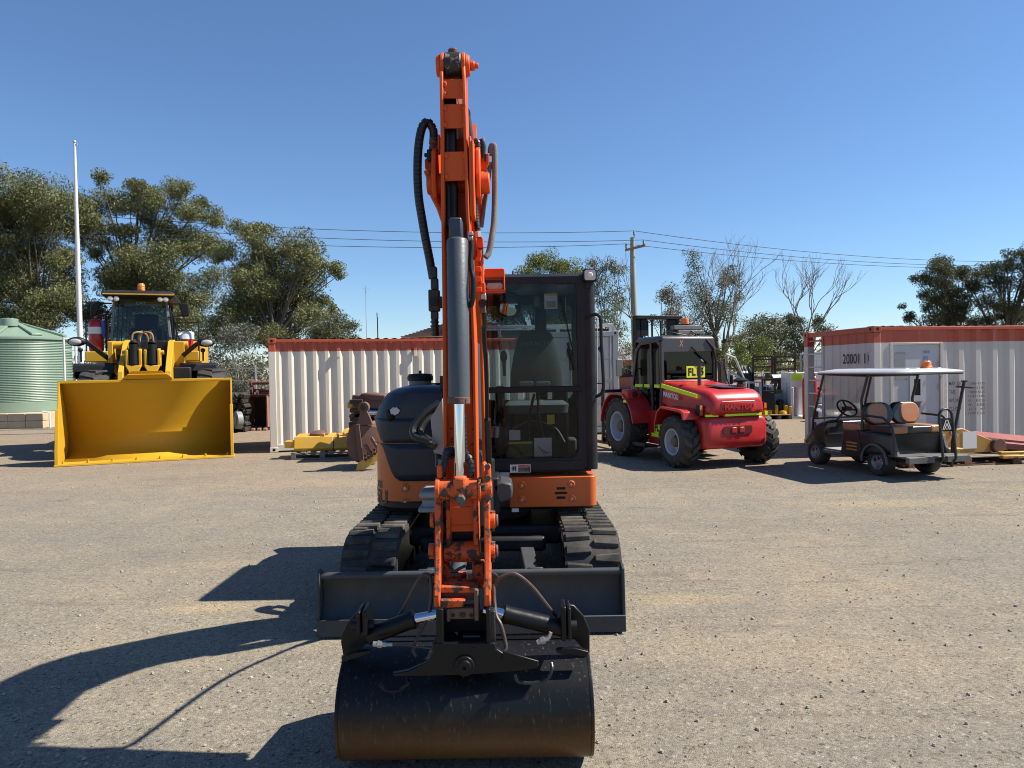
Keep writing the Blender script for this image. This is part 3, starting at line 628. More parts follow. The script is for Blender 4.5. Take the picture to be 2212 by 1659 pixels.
# far brick building past the pole
p0 = at(1336, 750, 62); 
H2 = thing("brick_building", "low red brick building with a grey roof far behind the power pole", "building", (p0.x+2, 62, 0))
mb = MB(); mb.bx(-3.5, 4, 0, 5, 0, 2.55); build("wall", mb, mat("far_brick", (0.36, 0.12, 0.08), 0.85, var=0.2), H2)
mb = MB(); mb.prism([V(-4, -0.6, 2.5), V(-4, 2.5, 3.55), V(-4, 5.6, 2.5)], (8.5, 0, 0)); build("roof", mb, mat("grey_roof_sheet", (0.22, 0.20, 0.20), 0.6, var=0.15), H2)
for x in (-2, 1):
    mb = MB(); mb.bx(x, x+1.2, -0.03, 0.02, 1.0, 2.0); build("window", mb, M_dk, H2)

# ---------------------------------------------------------------- trees
def leaf_mat(name, c1, c2, rough=0.45):
    m, n, L, b = nmat(name)
    ge = n.new("ShaderNodeNewGeometry"); cr = n.new("ShaderNodeValToRGB"); L.new(ge.outputs["Random Per Island"], cr.inputs[0])
    cr.color_ramp.elements[0].color = (*c1, 1); cr.color_ramp.elements[1].color = (*c2, 1)
    tc = n.new("ShaderNodeTexCoord"); no = n.new("ShaderNodeTexNoise"); no.inputs["Scale"].default_value = 0.9; no.inputs["Detail"].default_value = 3; L.new(tc.outputs["Object"], no.inputs["Vector"])
    mr = n.new("ShaderNodeMapRange"); mr.inputs[1].default_value = 0.3; mr.inputs[2].default_value = 0.7; mr.inputs[3].default_value = 0.65; mr.inputs[4].default_value = 1.3; L.new(no.outputs[0], mr.inputs[0])
    hs = n.new("ShaderNodeHueSaturation"); L.new(cr.outputs[0], hs.inputs["Color"]); L.new(mr.outputs[0], hs.inputs["Value"])
    L.new(hs.outputs[0], b.inputs["Base Color"]); b.inputs["Roughness"].default_value = rough
    tr = n.new("ShaderNodeBsdfTranslucent"); L.new(hs.outputs[0], tr.inputs[0]); mx = n.new("ShaderNodeMixShader"); mx.inputs[0].default_value = 0.22
    L.new(b.outputs[0], mx.inputs[1]); L.new(tr.outputs[0], mx.inputs[2]); L.new(mx.outputs[0], n["Material Output"].inputs[0]); return m
L_euc = leaf_mat("eucalypt_leaf", (0.070, 0.085, 0.025), (0.21, 0.215, 0.085), 0.62)
L_eug = leaf_mat("grey_eucalypt_leaf", (0.055, 0.068, 0.032), (0.17, 0.18, 0.095), 0.62)
L_brn = leaf_mat("dry_brown_leaf", (0.070, 0.060, 0.028), (0.17, 0.14, 0.075), 0.6)
L_grn = leaf_mat("bright_green_leaf", (0.06, 0.09, 0.016), (0.20, 0.23, 0.05), 0.62)
L_shr = leaf_mat("grey_shrub_leaf", (0.065, 0.075, 0.05), (0.24, 0.24, 0.18), 0.6)
L_drk = leaf_mat("dark_leaf", (0.030, 0.042, 0.018), (0.095, 0.11, 0.048), 0.62)
M_bark = mat("grey_brown_bark", (0.085, 0.070, 0.055), 0.9, var=0.35, scale=3)
M_pbark = mat("pale_bark", (0.30, 0.27, 0.23), 0.9, var=0.3, scale=3)
def leaves(name, pos, nrm_up, size, m, parent, origin):
    n = len(pos)
    a = rng.normal(size=(n, 3)); a[:, 2] -= 0.5; a /= np.linalg.norm(a, axis=1)[:, None]
    c = rng.normal(size=(n, 3)); c[:, 2] += nrm_up; b = np.cross(a, c); b /= np.linalg.norm(b, axis=1)[:, None]
    l = size*(0.6+0.8*rng.random(n)**1.5)[:, None]; w_ = l*0.38
    P = pos-origin
    v = np.stack([P-a*l*0.5, P+b*w_*0.5, P+a*l*0.5, P-b*w_*0.5], 1).reshape(-1, 3).astype(np.float32)
    me = bpy.data.meshes.new(name); me.vertices.add(4*n); me.vertices.foreach_set("co", v.ravel())
    me.loops.add(4*n); me.loops.foreach_set("vertex_index", np.arange(4*n, dtype=np.int32))
    me.polygons.add(n); me.polygons.foreach_set("loop_start", np.arange(0, 4*n, 4, dtype=np.int32)); me.update(calc_edges=True)
    me.materials.append(m); o = bpy.data.objects.new(name, me); COL.objects.link(o); o.parent = parent; return o
def tree(label, base, blobs, Yd, m, bark=None, dens=1.0, spread=1.5, leaf=0.125, group=None, name="tree", rtr=0.16, fork=0.35, cat="tree", stems=3, gap=0.40):
    bark = bark or M_bark; bu, by = base; b0 = at(bu, 800, Yd); b0 = V(b0.x, Yd, 0)
    t = thing(name, label, cat, b0, group=group)
    pos = []; wood = MB(); px = Yd/FPX
    top = max(at(u, v, Yd).z for u, v, r in blobs)
    sts = []
    for s in range(stems):
        a = 6.28*s/stems+0.5; f = V(math.cos(a)*0.5*rtr*4, math.sin(a)*0.5*rtr*4, top*fork*(0.8+0.4*rng.random())); sts.append(f)
        wood.tube(spline([V(math.cos(a)*rtr*0.4, math.sin(a)*rtr*0.4, -0.05), f*0.5+V(0.05, 0, 0), f], 4), [rtr*(1-0.05*k) for k in range(9)], n=8)
    extra = [(u+r*rng.normal()*0.7, v+r*(0.6+0.7*rng.random()), r*(0.5+0.35*rng.random())) for u, v, r in blobs if v < 690 and rng.random() < 0.85] if dens > 0.75 else []
    for (u, v, r) in list(blobs)+extra:
        c = at(u, v, Yd); c.y += (rng.random()-0.5)*2*spread; c.x = c.x*c.y/Yd if False else c.x
        r = r*px*1.3; cl = c-b0
        k = max(5, int(9*min(1.6, r)))
        s = min(sts, key=lambda q: (q-cl).length)
        mid = s.lerp(cl, 0.5)+V(rng.normal()*0.1*r, rng.normal()*0.2*r, -0.15*r+0.1*(cl.z-s.z)); r0 = rtr*0.42*min(1.2, 0.5+r*0.5)
        lp = spline([s, mid, cl-V(0, 0, 0.2*r)], 4); wood.tube(lp, [r0*(1-0.75*i/(len(lp)-1)) for i in range(len(lp))], n=6)
        N = int(3600*dens*(r/1.0)**2*(0.15/leaf)**2*0.9); per = max(1, N//k); st = lp[-1]
        for _ in range(k):
            d = rng.normal(size=3); d /= np.linalg.norm(d); d[2] = d[2]*0.85+0.12
            sc_ = np.array(c)+d*r*(0.45+0.42*rng.random())
            sg = np.array([r*gap, r*gap, r*gap*0.72])*(0.7+0.6*rng.random())
            q = rng.normal(size=(per, 3)); ql = np.linalg.norm(q, axis=1)[:, None]; q = q/ql*np.minimum(ql, 1.9)
            pos.append(sc_+q*sg)
            e = V(*(sc_))-b0; wood.tube([st, st.lerp(e, 0.5)+V(rng.normal(), rng.normal(), rng.normal())*0.08*r, e+(e-st)*0.25], [r0*0.24, r0*0.16, r0*0.05], n=4)
    build("trunk", wood, bark, t, smooth=60, recalc=False)
    leaves("crown", np.concatenate(pos), 0.6, leaf, m, t, np.array(b0)); return t
def bare(label, base, Yd, h, lean=0.0, name="bare_tree", m=None, spreadf=0.55, depth=6, r0=0.16, group=None, seed=1, first=0.35):
    m = m or mat("dead_branch_bark", (0.20, 0.17, 0.14), 0.9, var=0.3, scale=4); rr = np.random.default_rng(seed)
    b0 = at(base, 800, Yd); b0 = V(b0.x, Yd, 0); t = thing(name, label, "tree", b0, group=group); big = MB(); tw = MB()
    def grow(p, d, L, r, lev):
        pts = [p]; q = p.copy(); dd = d.copy()
        for i in range(4):
            dd = (dd+V(*rr.normal(size=3))*0.13+V(0, 0, 0.07)).normalized(); q = q+dd*L/4; pts.append(q)
        (big if lev < 2 else tw).tube(pts, [r*(1-0.10*i) for i in range(5)], n=6 if lev < 3 else 4)
        if lev >= depth: return
        nb = 2 if lev < 1 else (3 if rr.random() < 0.45 else 2)
        for k in range(nb):
            a = rr.random()*6.28; s = spreadf*(0.6+0.7*rr.random()); e = V(math.cos(a), math.sin(a)*0.8, 0)
            nd = (dd+e*s).normalized(); st = pts[-1] if k < 2 else pts[2+int(rr.random()*2)]
            grow(st, nd, L*(0.68+0.22*rr.random()), r*0.62, lev+1)
    grow(V(0, 0, -0.1), V(lean, 0, 1).normalized(), h*first, r0, 0)
    build("trunk", big, m, t, smooth=60, recalc=False); build("crown", tw, m, t, smooth=0, recalc=False); return t
TG = "eucalypts behind the loader"
tree("broad eucalypt at the left edge rising behind the green water tank", (70, 0), [(20,430,42),(80,424,40),(128,436,32),(150,452,24),(35,480,42),(100,485,36),(5,455,40),(-35,470,45),(10,550,42),(62,555,34),(30,618,40),(102,602,36),(150,560,22),(80,660,36),(10,684,32),(138,650,30),(-30,600,45),(-30,690,40),(60,700,30),(120,700,28)], 36, L_euc, group=TG, name="eucalypt_tree", spread=1.6, dens=1.0)
tree("tallest eucalypt with four round top tufts directly behind the loader cab", (300, 0), [(247,400,15),(291,400,20),(355,400,21),(402,414,15),(438,458,22),(245,440,30),(300,436,26),(350,442,28),(400,450,26),(200,462,22),(178,500,22),(215,515,30),(290,505,22),(340,508,40),(400,515,32),(445,530,24),(250,570,36),(310,578,38),(380,590,40),(440,612,28),(205,600,24),(200,670,26),(440,690,30),(390,650,38),(340,660,38),(270,650,38),(230,710,34),(300,730,36),(420,740,34),(470,700,26),(360,720,36)], 39, L_euc, group=TG, name="eucalypt_tree", spread=1.8, rtr=0.2)
tree("eucalypt with a long right-hand limb left of the cream container", (602, 0), [(500,585,22),(487,545,20),(542,500,22),(580,516,24),(620,530,24),(660,538,30),(690,565,22),(722,578,14),(532,560,34),(582,580,40),(640,600,36),(600,650,44),(550,640,34),(660,655,30),(694,650,14),(640,705,28),(570,700,34),(505,650,30),(520,715,30),(610,730,30),(480,720,28)], 34, L_euc, group=TG, name="eucalypt_tree", spread=1.4, rtr=0.2)
tree("distant rounded tree right of the big eucalypts", (725, 0), [(700,705,26),(728,694,20),(748,712,18),(690,735,28),(735,735,26),(762,735,10)], 75, L_eug, leaf=0.24, name="distant_tree", rtr=0.25, dens=0.9)
tree("grey-leaved scraggy shrub between the loader and the cream container", (515, 0), [(490,742,26),(528,752,28),(556,790,24),(500,792,28),(470,772,20),(535,836,26),(490,850,24),(562,850,20),(510,720,16),(545,715,16)], 25, L_shr, bark=M_pbark, leaf=0.085, name="shrub", cat="shrub", rtr=0.04, dens=0.42, stems=5, fork=0.25, spread=0.8)
tree("yellow-green tree showing above the excavator cab roof", (1170, 0), [(1132,586,20),(1165,575,20),(1192,570,18),(1236,582,20),(1212,588,16),(1160,615,30),(1210,625,34),(1085,640,34),(1120,655,34),(1070,610,26),(1250,640,24),(1180,670,34),(1235,680,28),(1090,690,30)], 44, L_grn, name="leafy_tree", rtr=0.2, dens=0.9)
tree("thin-crowned tree between the cab and the power pole", (1318, 0), [(1288,572,15),(1313,568,16),(1336,588,14),(1300,606,22),(1334,626,18),(1292,640,20),(1310,670,22),(1345,660,16),(1300,706,24),(1338,712,20),(1320,745,26),(1352,760,14),(1345,795,16),(1300,780,22)], 42, L_eug, name="thin_tree", dens=0.42, rtr=0.12, gap=0.40)
tree("olive half-dead tree behind the forklift cab", (1560, 0), [(1507,546,14),(1512,570,14),(1500,600,16),(1578,585,18),(1592,610,18),(1560,620,16),(1515,628,20),(1540,655,24),(1580,655,20),(1500,660,22),(1560,690,24),(1520,700,24),(1600,640,12),(1540,735,26),(1585,730,18),(1500,745,24)], 46, L_eug, name="half_dead_tree", dens=0.36, rtr=0.2, gap=0.40)
tree("brown-leaved dying tree behind the forklift mast", (1445, 0), [(1425,645,16),(1450,630,16),(1472,655,18),(1435,680,20),(1468,690,20),(1410,700,14),(1445,720,22),(1480,725,20)], 44, L_brn, name="dying_tree", dens=0.38, rtr=0.16, gap=0.40)
bare("bare branching dead tree just right of the power pole", 1432, 43, 8.2, 0.0, seed=5, r0=0.15, spreadf=0.45, first=0.30)
bare("bare twiggy crown rising highest above the forklift beacon", 1566, 45, 7.6, 0.0, seed=9, r0=0.13, spreadf=0.40, first=0.33)
bare("lone bare dead tree against the sky left of the orange-topped container", 1750, 40, 6.4, 0.0, seed=12, r0=0.13, spreadf=0.36, first=0.34)
tree("grey-green distant tree mass between the forklift and dead tree", (1660, 0), [(1640,702,18),(1662,692,16),(1690,698,14),(1625,720,18),(1655,725,24),(1690,728,22),(1615,745,16),(1650,755,24),(1695,760,22),(1600,735,12)], 85, L_eug, leaf=0.30, name="distant_tree", dens=0.7, rtr=0.3)
tree("bright green bush behind the gas cylinders", (1625, 0), [(1600,760,18),(1622,752,18),(1645,762,16),(1610,785,20),(1640,785,20),(1665,790,16),(1590,790,16),(1580,760,14)], 34, L_grn, leaf=0.11, name="bush", cat="bush", rtr=0.06, dens=0.8)
tree("dark ivy-choked tree at the foot of the lone dead tree", (1735, 0), [(1710,688,12),(1728,683,12),(1745,700,12),(1722,705,16),(1742,725,16),(1730,750,18),(1755,760,16),(1765,720,14),(1775,700,8)], 41, L_drk, name="dark_tree", dens=0.7, rtr=0.14)
tree("olive bush behind the rusty stock rails", (1700, 0), [(1690,790,14),(1710,785,12),(1730,795,14),(1672,800,10)], 33, L_euc, leaf=0.11, name="bush", cat="bush", rtr=0.05, dens=0.8)
KG = "dark trees above the site container"
tree("dark spreading tree above the site container's right half", (2052, 0), [(2058,566,18),(2030,575,16),(2010,590,16),(1993,606,14),(2042,600,18),(2082,580,16),(1977,645,13),(1992,660,12),(1968,682,12),(2015,630,18),(2058,632,20),(2090,616,16),(2030,660,18),(2075,665,20),(2000,690,18),(2050,695,20),(2095,695,18)], 46, L_drk, name="dark_tree", group=KG, dens=0.85, rtr=0.22, gap=0.40)
tree("darkest tree at the right edge above the site container", (2170, 0), [(2108,580,14),(2138,590,18),(2158,556,13),(2175,578,18),(2198,562,18),(2218,545,18),(2125,620,18),(2160,620,20),(2205,600,22),(2235,570,22),(2120,660,20),(2160,665,18),(2200,650,20),(2140,695,16),(2190,695,18),(2235,640,24),(2235,690,20)], 44, L_drk, name="dark_tree", group=KG, dens=0.85, rtr=0.22, gap=0.40)
# low distant tree line closing the horizon
pos = []
for i in range(300):
    u = -1700+i*19+rng.normal()*8; Yd = 105+rng.random()*25; c = at(u, 795, Yd); r_ = 2.2+1.8*rng.random(); h_ = 2.0+rng.random()*2.2
    q = rng.normal(size=(170, 3)); ql = np.linalg.norm(q, axis=1)[:, None]; q = q/ql*np.minimum(ql, 1.6)*np.array([r_*0.7, r_*0.6, h_*0.5]); pos.append(np.array([c.x, Yd, h_*0.8])+q)
o = leaves("distant_woods", np.concatenate(pos), 0.5, 0.75, L_eug, None, np.zeros(3)); setp(o, "low far-off line of bush closing the yard", kind="stuff")
# ================================================================ EXCAVATOR (world coordinates, facing the camera)
EX = thing("excavator", "orange compact excavator on rubber tracks with a wide black bucket on its raised arm", "excavator", (-0.27, 6.35, 0))
def E(name, mb, m, parent=EX, **k): return build(name, mb, m, parent, world=True, **k)
def pp(poly, Yd, th):
    mb = MB(); mb.prism([at(u, v, Yd) for u, v in poly], (0, th, 0)); return mb
def ubox(mb, u0, u1, v0, v1, Yd, th):
    "box whose front face spans the given extent of the photograph at depth Yd"
    a = at((u0+u1)/2, v1, Yd); b = at((u0+u1)/2, v0, Yd); l = at(u0, (v0+v1)/2, Yd).x; r = at(u1, (v0+v1)/2, Yd).x
    return mb.bx(l, r, Yd, Yd+th, a.z, b.z)
def bolt(c, r=0.016, L=0.012, ax=V(0, -1, 0), parent=EX, m=None, name="bolt"):
    mb = MB(); c = Vector(c); mb.cyl(c, c+ax*L, r, n=6); E(name, mb, m or M_steel, parent, smooth=0)
XC = -0.27
# ---- undercarriage
def track(x0, x1, name="track"):
    yf, yr, zc, rad = 4.96+0.30, 7.50-0.30, 0.30, 0.285
    path = []  # (y, z) loop with a slight sag on top
    for i in range(13): a = R(90+180*i/12); path.append((yf+rad*math.cos(a), zc+rad*math.sin(a)))
    for i in range(1, 14): path.append((yf+(yr-yf)*i/14, zc-rad))
    for i in range(13): a = R(-90+180*i/12); path.append((yr+rad*math.cos(a), zc+rad*math.sin(a)))
    for i in range(1, 14): t = i/14; path.append((yr-(yr-yf)*t, zc+rad-0.010*math.sin(math.pi*t)))
    n = len(path); mb = MB(); rings = []
    for k in range(n):
        y, z = path[k]; yp, zp = path[k-1]; yn, zn = path[(k+1) % n]; t = V(0, yn-yp, zn-zp).normalized(); nr = V(0, t.z, -t.y)
        if nr.dot(V(0, y-(yf+yr)/2, z-zc)) < 0 and abs(t.y) < 0.5: nr = -nr
        if abs(t.y) >= 0.5: nr = V(0, 0, 1 if z > zc else -1) if abs(t.y) > 0.98 else (nr if nr.z*(z-zc) > 0 else -nr)
        c = V(0, y, z); rings.append([c+V(x0, 0, 0), c+V(x1, 0, 0), c+V(x1, 0, 0)-nr*0.035, c+V(x0, 0, 0)-nr*0.035])
    vs = [p for r in rings for p in r]; fs = []
    for k in range(n):
        j = (k+1) % n
        for i in range(4): fs.append((k*4+i, k*4+(i+1) % 4, j*4+(i+1) % 4, j*4+i))
    mb.add(vs, fs); E(name, mb, M_rub, smooth=40) ; tr = bpy.data.objects[bpy.data.objects[-1].name] if False else None
    # lugs
    seg = [0]
    for k in range(n): j = (k+1) % n; seg.append(seg[-1]+math.hypot(path[j][0]-path[k][0], path[j][1]-path[k][1]))
    Ltot = seg[-1]; NL = 46; lg = MB()
    def pos(s):
        s %= Ltot; k = max(i for i in range(n) if seg[i] <= s); j = (k+1) % n; t = (s-seg[k])/(seg[k+1]-seg[k]); return V(0, path[k][0]+(path[j][0]-path[k][0])*t, path[k][1]+(path[j][1]-path[k][1])*t)
    for i in range(NL):
        for side in (0, 1):
            s = (i+0.5*side)*Ltot/NL; p = pos(s); t = (pos(s+0.03)-pos(s-0.03)).normalized(); nr = V(0, t.z, -t.y)
            c0 = V(0, min(max(p.y, yf), yr), zc); 
            if nr.dot(p-c0) < 0: nr = -nr
            W = x1-x0; a = x0+(0.012 if side == 0 else W*0.53); b = x0+(W*0.47 if side == 0 else W-0.012)
            inner = b if side == 0 else a; outer = a if side == 0 else b
            h = 0.028; w1, w2 = 0.030, 0.044
            q = [V(outer, 0, 0)+p-t*w2, V(inner, 0, 0)+p-t*w1, V(inner, 0, 0)+p+t*w1, V(outer, 0, 0)+p+t*w2]
            tp = [V(outer, 0, 0)+p-t*w2*0.65+nr*h, V(inner, 0, 0)+p-t*w1*0.6+nr*h*1.1, V(inner, 0, 0)+p+t*w1*0.6+nr*h*1.1, V(outer, 0, 0)+p+t*w2*0.65+nr*h]
            lg.add(q+tp, [(0, 1, 2, 3), (4, 5, 6, 7), (0, 1, 5, 4), (1, 2, 6, 5), (2, 3, 7, 6), (3, 0, 4, 7)])
    return lg
for (x0, x1) in ((-1.235, -0.835), (0.355, 0.755)):
    lg = track(x0, x1); to = [o for o in EX.children if o.name.startswith("track")][-1]
    E("tread_lugs", lg, M_lug, to, bevel=0.004, smooth=30)
    fr = MB(); a = x0+0.09; b = x1-0.09; fr.bx(a, b, 5.35, 7.1, 0.14, 0.46); E("track_frame", fr, M_dk, bevel=0.03)
    for yy, nm in ((5.27, "idler_wheel"), (7.19, "drive_sprocket")):
        w_ = MB(); w_.cyl((x0+0.13, yy, 0.30), (x1-0.13, yy, 0.30), 0.245, n=28); w_.cyl((x0+0.06, yy, 0.30), (x1-0.06, yy, 0.30), 0.09, n=16); E(nm, w_, M_dk, bevel=0.01)
    for k in range(4):
        w_ = MB(); w_.cyl((x0+0.08, 5.68+k*0.38, 0.10), (x1-0.08, 5.68+k*0.38, 0.10), 0.075, n=16); E("track_roller", w_, M_dk)
mb = MB(); mb.bx(-0.86, 0.38, 5.75, 6.9, 0.36, 0.52); mb.bx(-0.75, 0.25, 5.6, 5.76, 0.34, 0.46); E("car_body", mb, M_dk, bevel=0.03)
mb = MB(); mb.lathe([(0.42, 0.50), (0.42, 0.60), (0.48, 0.60), (0.48, 0.69)], (XC, 6.35, 0), n=32); E("slew_ring", mb, M_dk)
# ---- dozer blade
BY = 4.80
bl0 = at(687, 1258, BY).x; bl1 = at(1348, 1245, BY).x
prof = [(0.0, 0.02), (-0.045, 0.03), (-0.05, 0.10), (-0.012, 0.125), (0.045, 0.20), (0.06, 0.28), (0.035, 0.36), (0.0, 0.40)]
mb = MB(); back = [(0.03, 0.40), (0.085, 0.34), (0.10, 0.26), (0.085, 0.18), (0.03, 0.10), (0.03, 0.02)]
mb.prism([V(bl0+0.02, BY+y, z) for y, z in prof+back], (bl1-bl0-0.04, 0, 0)); BL = E("dozer_blade", mb, M_blade, bevel=0.004, smooth=30)
mb = MB(); mb.cyl((bl0, BY+0.005, 0.405), (bl1, BY+0.005, 0.405), 0.024, n=14); E("blade_top_roll", mb, M_blade, BL)
mb = MB(); mb.bx(bl0, bl1, BY-0.068, BY-0.052, 0.012, 0.125); E("cutting_edge", mb, M_blade, BL, bevel=0.005)
for x in (bl0, bl1-0.02):
    mb = MB(); mb.prism([V(x, BY-0.05, 0.02), V(x, BY-0.055, 0.14), V(x, BY-0.03, 0.43), V(x, BY+0.02, 0.455), V(x, BY+0.10, 0.40), V(x, BY+0.12, 0.1), V(x, BY+0.05, 0.02)], (0.02, 0, 0)); E("end_plate", mb, M_blade, BL, bevel=0.004)
for sx in (-0.62, 0.14):
    mb = MB(); mb.beam((sx, BY+0.06, 0.24), (sx+(0.10 if sx < 0 else -0.10)*0.6, 5.85, 0.34), 0.11, 0.13); mb.prism([V(sx-0.055, BY+0.08, 0.08), V(sx-0.055, BY+0.08, 0.42), V(sx-0.055, BY+0.40, 0.33), V(sx-0.055, BY+0.40, 0.22)], (0.11, 0, 0)); E("blade_arm", mb, M_blade, bevel=0.012)
mb = MB(); mb.cyl((-0.42, 5.0, 0.30), (-0.40, 5.7, 0.48), 0.055, n=16); mb.cyl((-0.42, BY+0.1, 0.27), (-0.42, 5.0, 0.30), 0.03, n=12); E("blade_cylinder", mb, M_cylg)
# ---- upper structure: base frame and skirt
def outline(x0, x1, yf, yb, rf, rb, z, n=8):
    "rounded plan outline, front towards the camera (small y)"
    out = []
    for cx, cy, r, a in ((x0+rf[0], yf+rf[0], rf[0], 180), (x1-rf[1], yf+rf[1], rf[1], 270), (x1-rb, yb-rb, rb, 0), (x0+rb, yb-rb, rb, 90)):
        for i in range(n+1): t = R(a+90*i/n); out.append(V(cx+r*math.cos(t), cy+r*math.sin(t), z))
    return out
XL, XR = -1.140, 0.665; YF, YB = 5.67, 7.36
mb = MB(); mb.loft([outline(XL+0.03, XR-0.03, YF+0.04, YB-0.03, (0.30, 0.06), 0.6, 0.655), outline(XL, XR, YF, YB, (0.32, 0.08), 0.6, 0.69), outline(XL, XR, YF, YB, (0.32, 0.08), 0.6, 0.735)])
E("base_frame", mb, M_dk, bevel=0.012)
# engine / tank cover on the left: orange wrap, navy bonnet
def cover(zs, m, name, parent=EX, x0=XL, x1=-0.42, inset=(), yb=YB, seg=10, **k):
    mb = MB(); mb.loft([outline(x0+i, x1, YF+0.03+i, yb, (0.26, 0.02), 0.5, z, seg) for z, i in zs]); return E(name, mb, m, parent, **k)
cover([(0.737, 0.0), (1.30, 0.0), (1.41, 0.012), (1.50, 0.06)], M_orb, "side_cover", smooth=40, bevel=0.006)
# navy panel: follows the rounded corner, proud by 12 mm, with a diagonal lower-left edge
def skin(poly_fn, m, name, off=0.007, x0=XL, x1=-0.42, n=30, parent=EX, **k):
    "wraps the rounded left-front corner; poly_fn(s) gives z0,z1 at arc position s in 0..1"
    pts = []
    r = 0.26; a0 = V(x0-off, YF+0.03+r+0.35, 0)
    pts.append(a0); pts.append(V(x0-off, YF+0.03+r, 0))
    for i in range(1, 13): t = R(180+90*i/12); pts.append(V(x0+r+(r+off)*math.cos(t), YF+0.03+r+(r+off)*math.sin(t), 0))
    for i in range(1, 9): pts.append(V(x0+r+(x1-x0-r)*i/8, YF+0.03-off, 0))
    L = [0]
    for i in range(1, len(pts)): L.append(L[-1]+(pts[i]-pts[i-1]).length)
    rows = []
    for p, l in zip(pts, L):
        s = l/L[-1]; z0, z1 = poly_fn(s, p); rows.append([V(p.x, p.y, z0+(z1-z0)*j/5) for j in range(6)])
    mb = MB(); mb.sheet(rows); o = E(name, mb, m, parent, smooth=60, **k); sd_ = o.modifiers.new("solid", 'SOLIDIFY'); sd_.thickness = 0.02; sd_.offset = 0; return o
def low1(s, p):
    # diagonal edge: from high at the side to low at the front
    x = p.x+0.040; tab = [(-1.12, 1.43), (-1.09, 1.40), (-1.06, 1.31), (-1.02, 1.215), (-0.98, 1.09), (-0.94, 0.98), (-0.90, 0.92), (-0.86, 0.905), (0, 0.905)]
    z0 = 0.905
    for (xa_, za_), (xb_, zb_) in zip(tab, tab[1:]):
        if xa_ <= x < xb_: z0 = za_+(zb_-za_)*(x-xa_)/(xb_-xa_)
    if p.y > YF+0.27: z0 = 1.43
    return z0, 1.445
def lowA(s, p):
    z0, _ = low1(s, p); return min(max(z0, 1.213), 1.405), 1.41
def lowB(s, p):
    z0, _ = low1(s, p); return (z0, 1.205) if z0 < 1.2 else (1.2045, 1.205)
BN = skin(lowA, M_navy, "bonnet_panel"); skin(lowB, M_navy, "lower_panel")
mb = MB(); mb.loft([outline(XL-0.006, -0.56, YF+0.021, YB, (0.26, 0.02), 0.5, 1.405, 10), outline(XL+0.025, -0.56, YF+0.022, YB, (0.26, 0.02), 0.5, 1.485, 10), outline(XL+0.065, -0.56, YF+0.025, YB-0.02, (0.25, 0.02), 0.5, 1.56, 10), outline(XL+0.11, -0.56, YF+0.035, YB-0.1, (0.22, 0.02), 0.5, 1.61, 10), outline(XL+0.17, -0.565, YF+0.07, YB-0.2, (0.20, 0.03), 0.4, 1.645, 10), outline(XL+0.26, -0.57, YF+0.14, YB-0.3, (0.16, 0.03), 0.3, 1.668, 10)])
E("engine_hood", mb, M_navy, smooth=32)
mb = MB(); mb.loft([outline(-0.56, -0.33, YF+0.09, YB-0.1, (0.04, 0.02), 0.1, 0.74), outline(-0.56, -0.33, YF+0.09, YB-0.1, (0.04, 0.02), 0.1, 1.50), outline(-0.56, -0.33, YF+0.13, YB-0.1, (0.04, 0.02), 0.1, 1.60), outline(-0.56, -0.33, YF+0.25, YB-0.2, (0.04, 0.02), 0.1, 1.655)])
E("centre_cover", mb, M_navy, smooth=50, bevel=0.01)
q = at(908, 826, 6.3); mb = MB(); mb.lathe([(0.085, -0.10), (0.098, -0.02), (0.10, 0.02)], q, n=24); AI = E("air_intake", mb, M_gplas)
mb = MB(); mb.lathe([(0.112, 0.015), (0.115, 0.05), (0.10, 0.075), (0.02, 0.08), (0.0, 0.08)], q, n=24); mb.cyl(q+Z*0.075, q+Z*0.105, 0.012, n=8); E("intake_cap", mb, M_black, AI)
# rubber stopper knob & silver paint scuff, dimples with bolts on the orange wrap
q = at(843, 896, YF+0.035); mb = MB(); mb.ball(q, (0.040, 0.03, 0.05)); E("stopper_knob", mb, M_black)
mb = MB(); c = at(853, 888, YF+0.010)
star = [c+V(0.036*(1+0.12*math.sin(5*t+1))*math.cos(t), 0.012*math.cos(t)-0.008, 0.030*(1+0.15*math.sin(7*t))*math.sin(t)) for t in [i*0.3927 for i in range(16)]]
mb.prism(star, (0, 0.016, 0)); E("chipped_paint", mb, M_white, BN)
for (u, v_) in ((875, 1054), (875, 1085)):
    c = at(u, v_, YF+0.026)
    mb = MB(); mb.lathe([(0.036, 0.0), (0.028, 0.006), (0.016, 0.004)], c, V(0, -1, 0), n=20); o = E("bolt_dimple", mb, M_orb); bolt(c+V(0, -0.004, 0), 0.013, 0.01, parent=o)
def wrap_text(name, word, width, th_end, zb, h):
    o = text(name, word, V(0, 0, 0), V(width, 0, 0), V(0, 0, h), mat("number_decal", (0.045,0.036,0.025), 0.5, var=0.1), EX, bold=0.03, depth=0.0)
    r = 0.26; cxx_, cyy_ = XL+r, YF+0.03+r; I = INV[EX.name]; me = o.data
    bmx = bmesh.new(); bmx.from_mesh(me)
    bmesh.ops.triangulate(bmx, faces=bmx.faces); bmesh.ops.subdivide_edges(bmx, edges=[e for e in bmx.edges if e.calc_length() > 0.02], cuts=2)
    for v in bmx.verts:
        d = (width-v.co.x)/r; th = th_end-d
        if th >= math.pi: p = V(cxx_+(r+0.004)*math.cos(th), cyy_+(r+0.004)*math.sin(th), zb+v.co.z)
        else: p = V(XL-0.004, cyy_+(math.pi-th)*r, zb+v.co.z)
        v.co = I @ p
    bmx.to_mesh(me); bmx.free(); return o
wrap_text("model_number", "55U", 0.27, R(236), at(825, 1083, 5.9).z, 0.115)
wrap_text("model_word", "AXIS", 0.16, R(222), at(825, 1050, 5.9).z, 0.062)
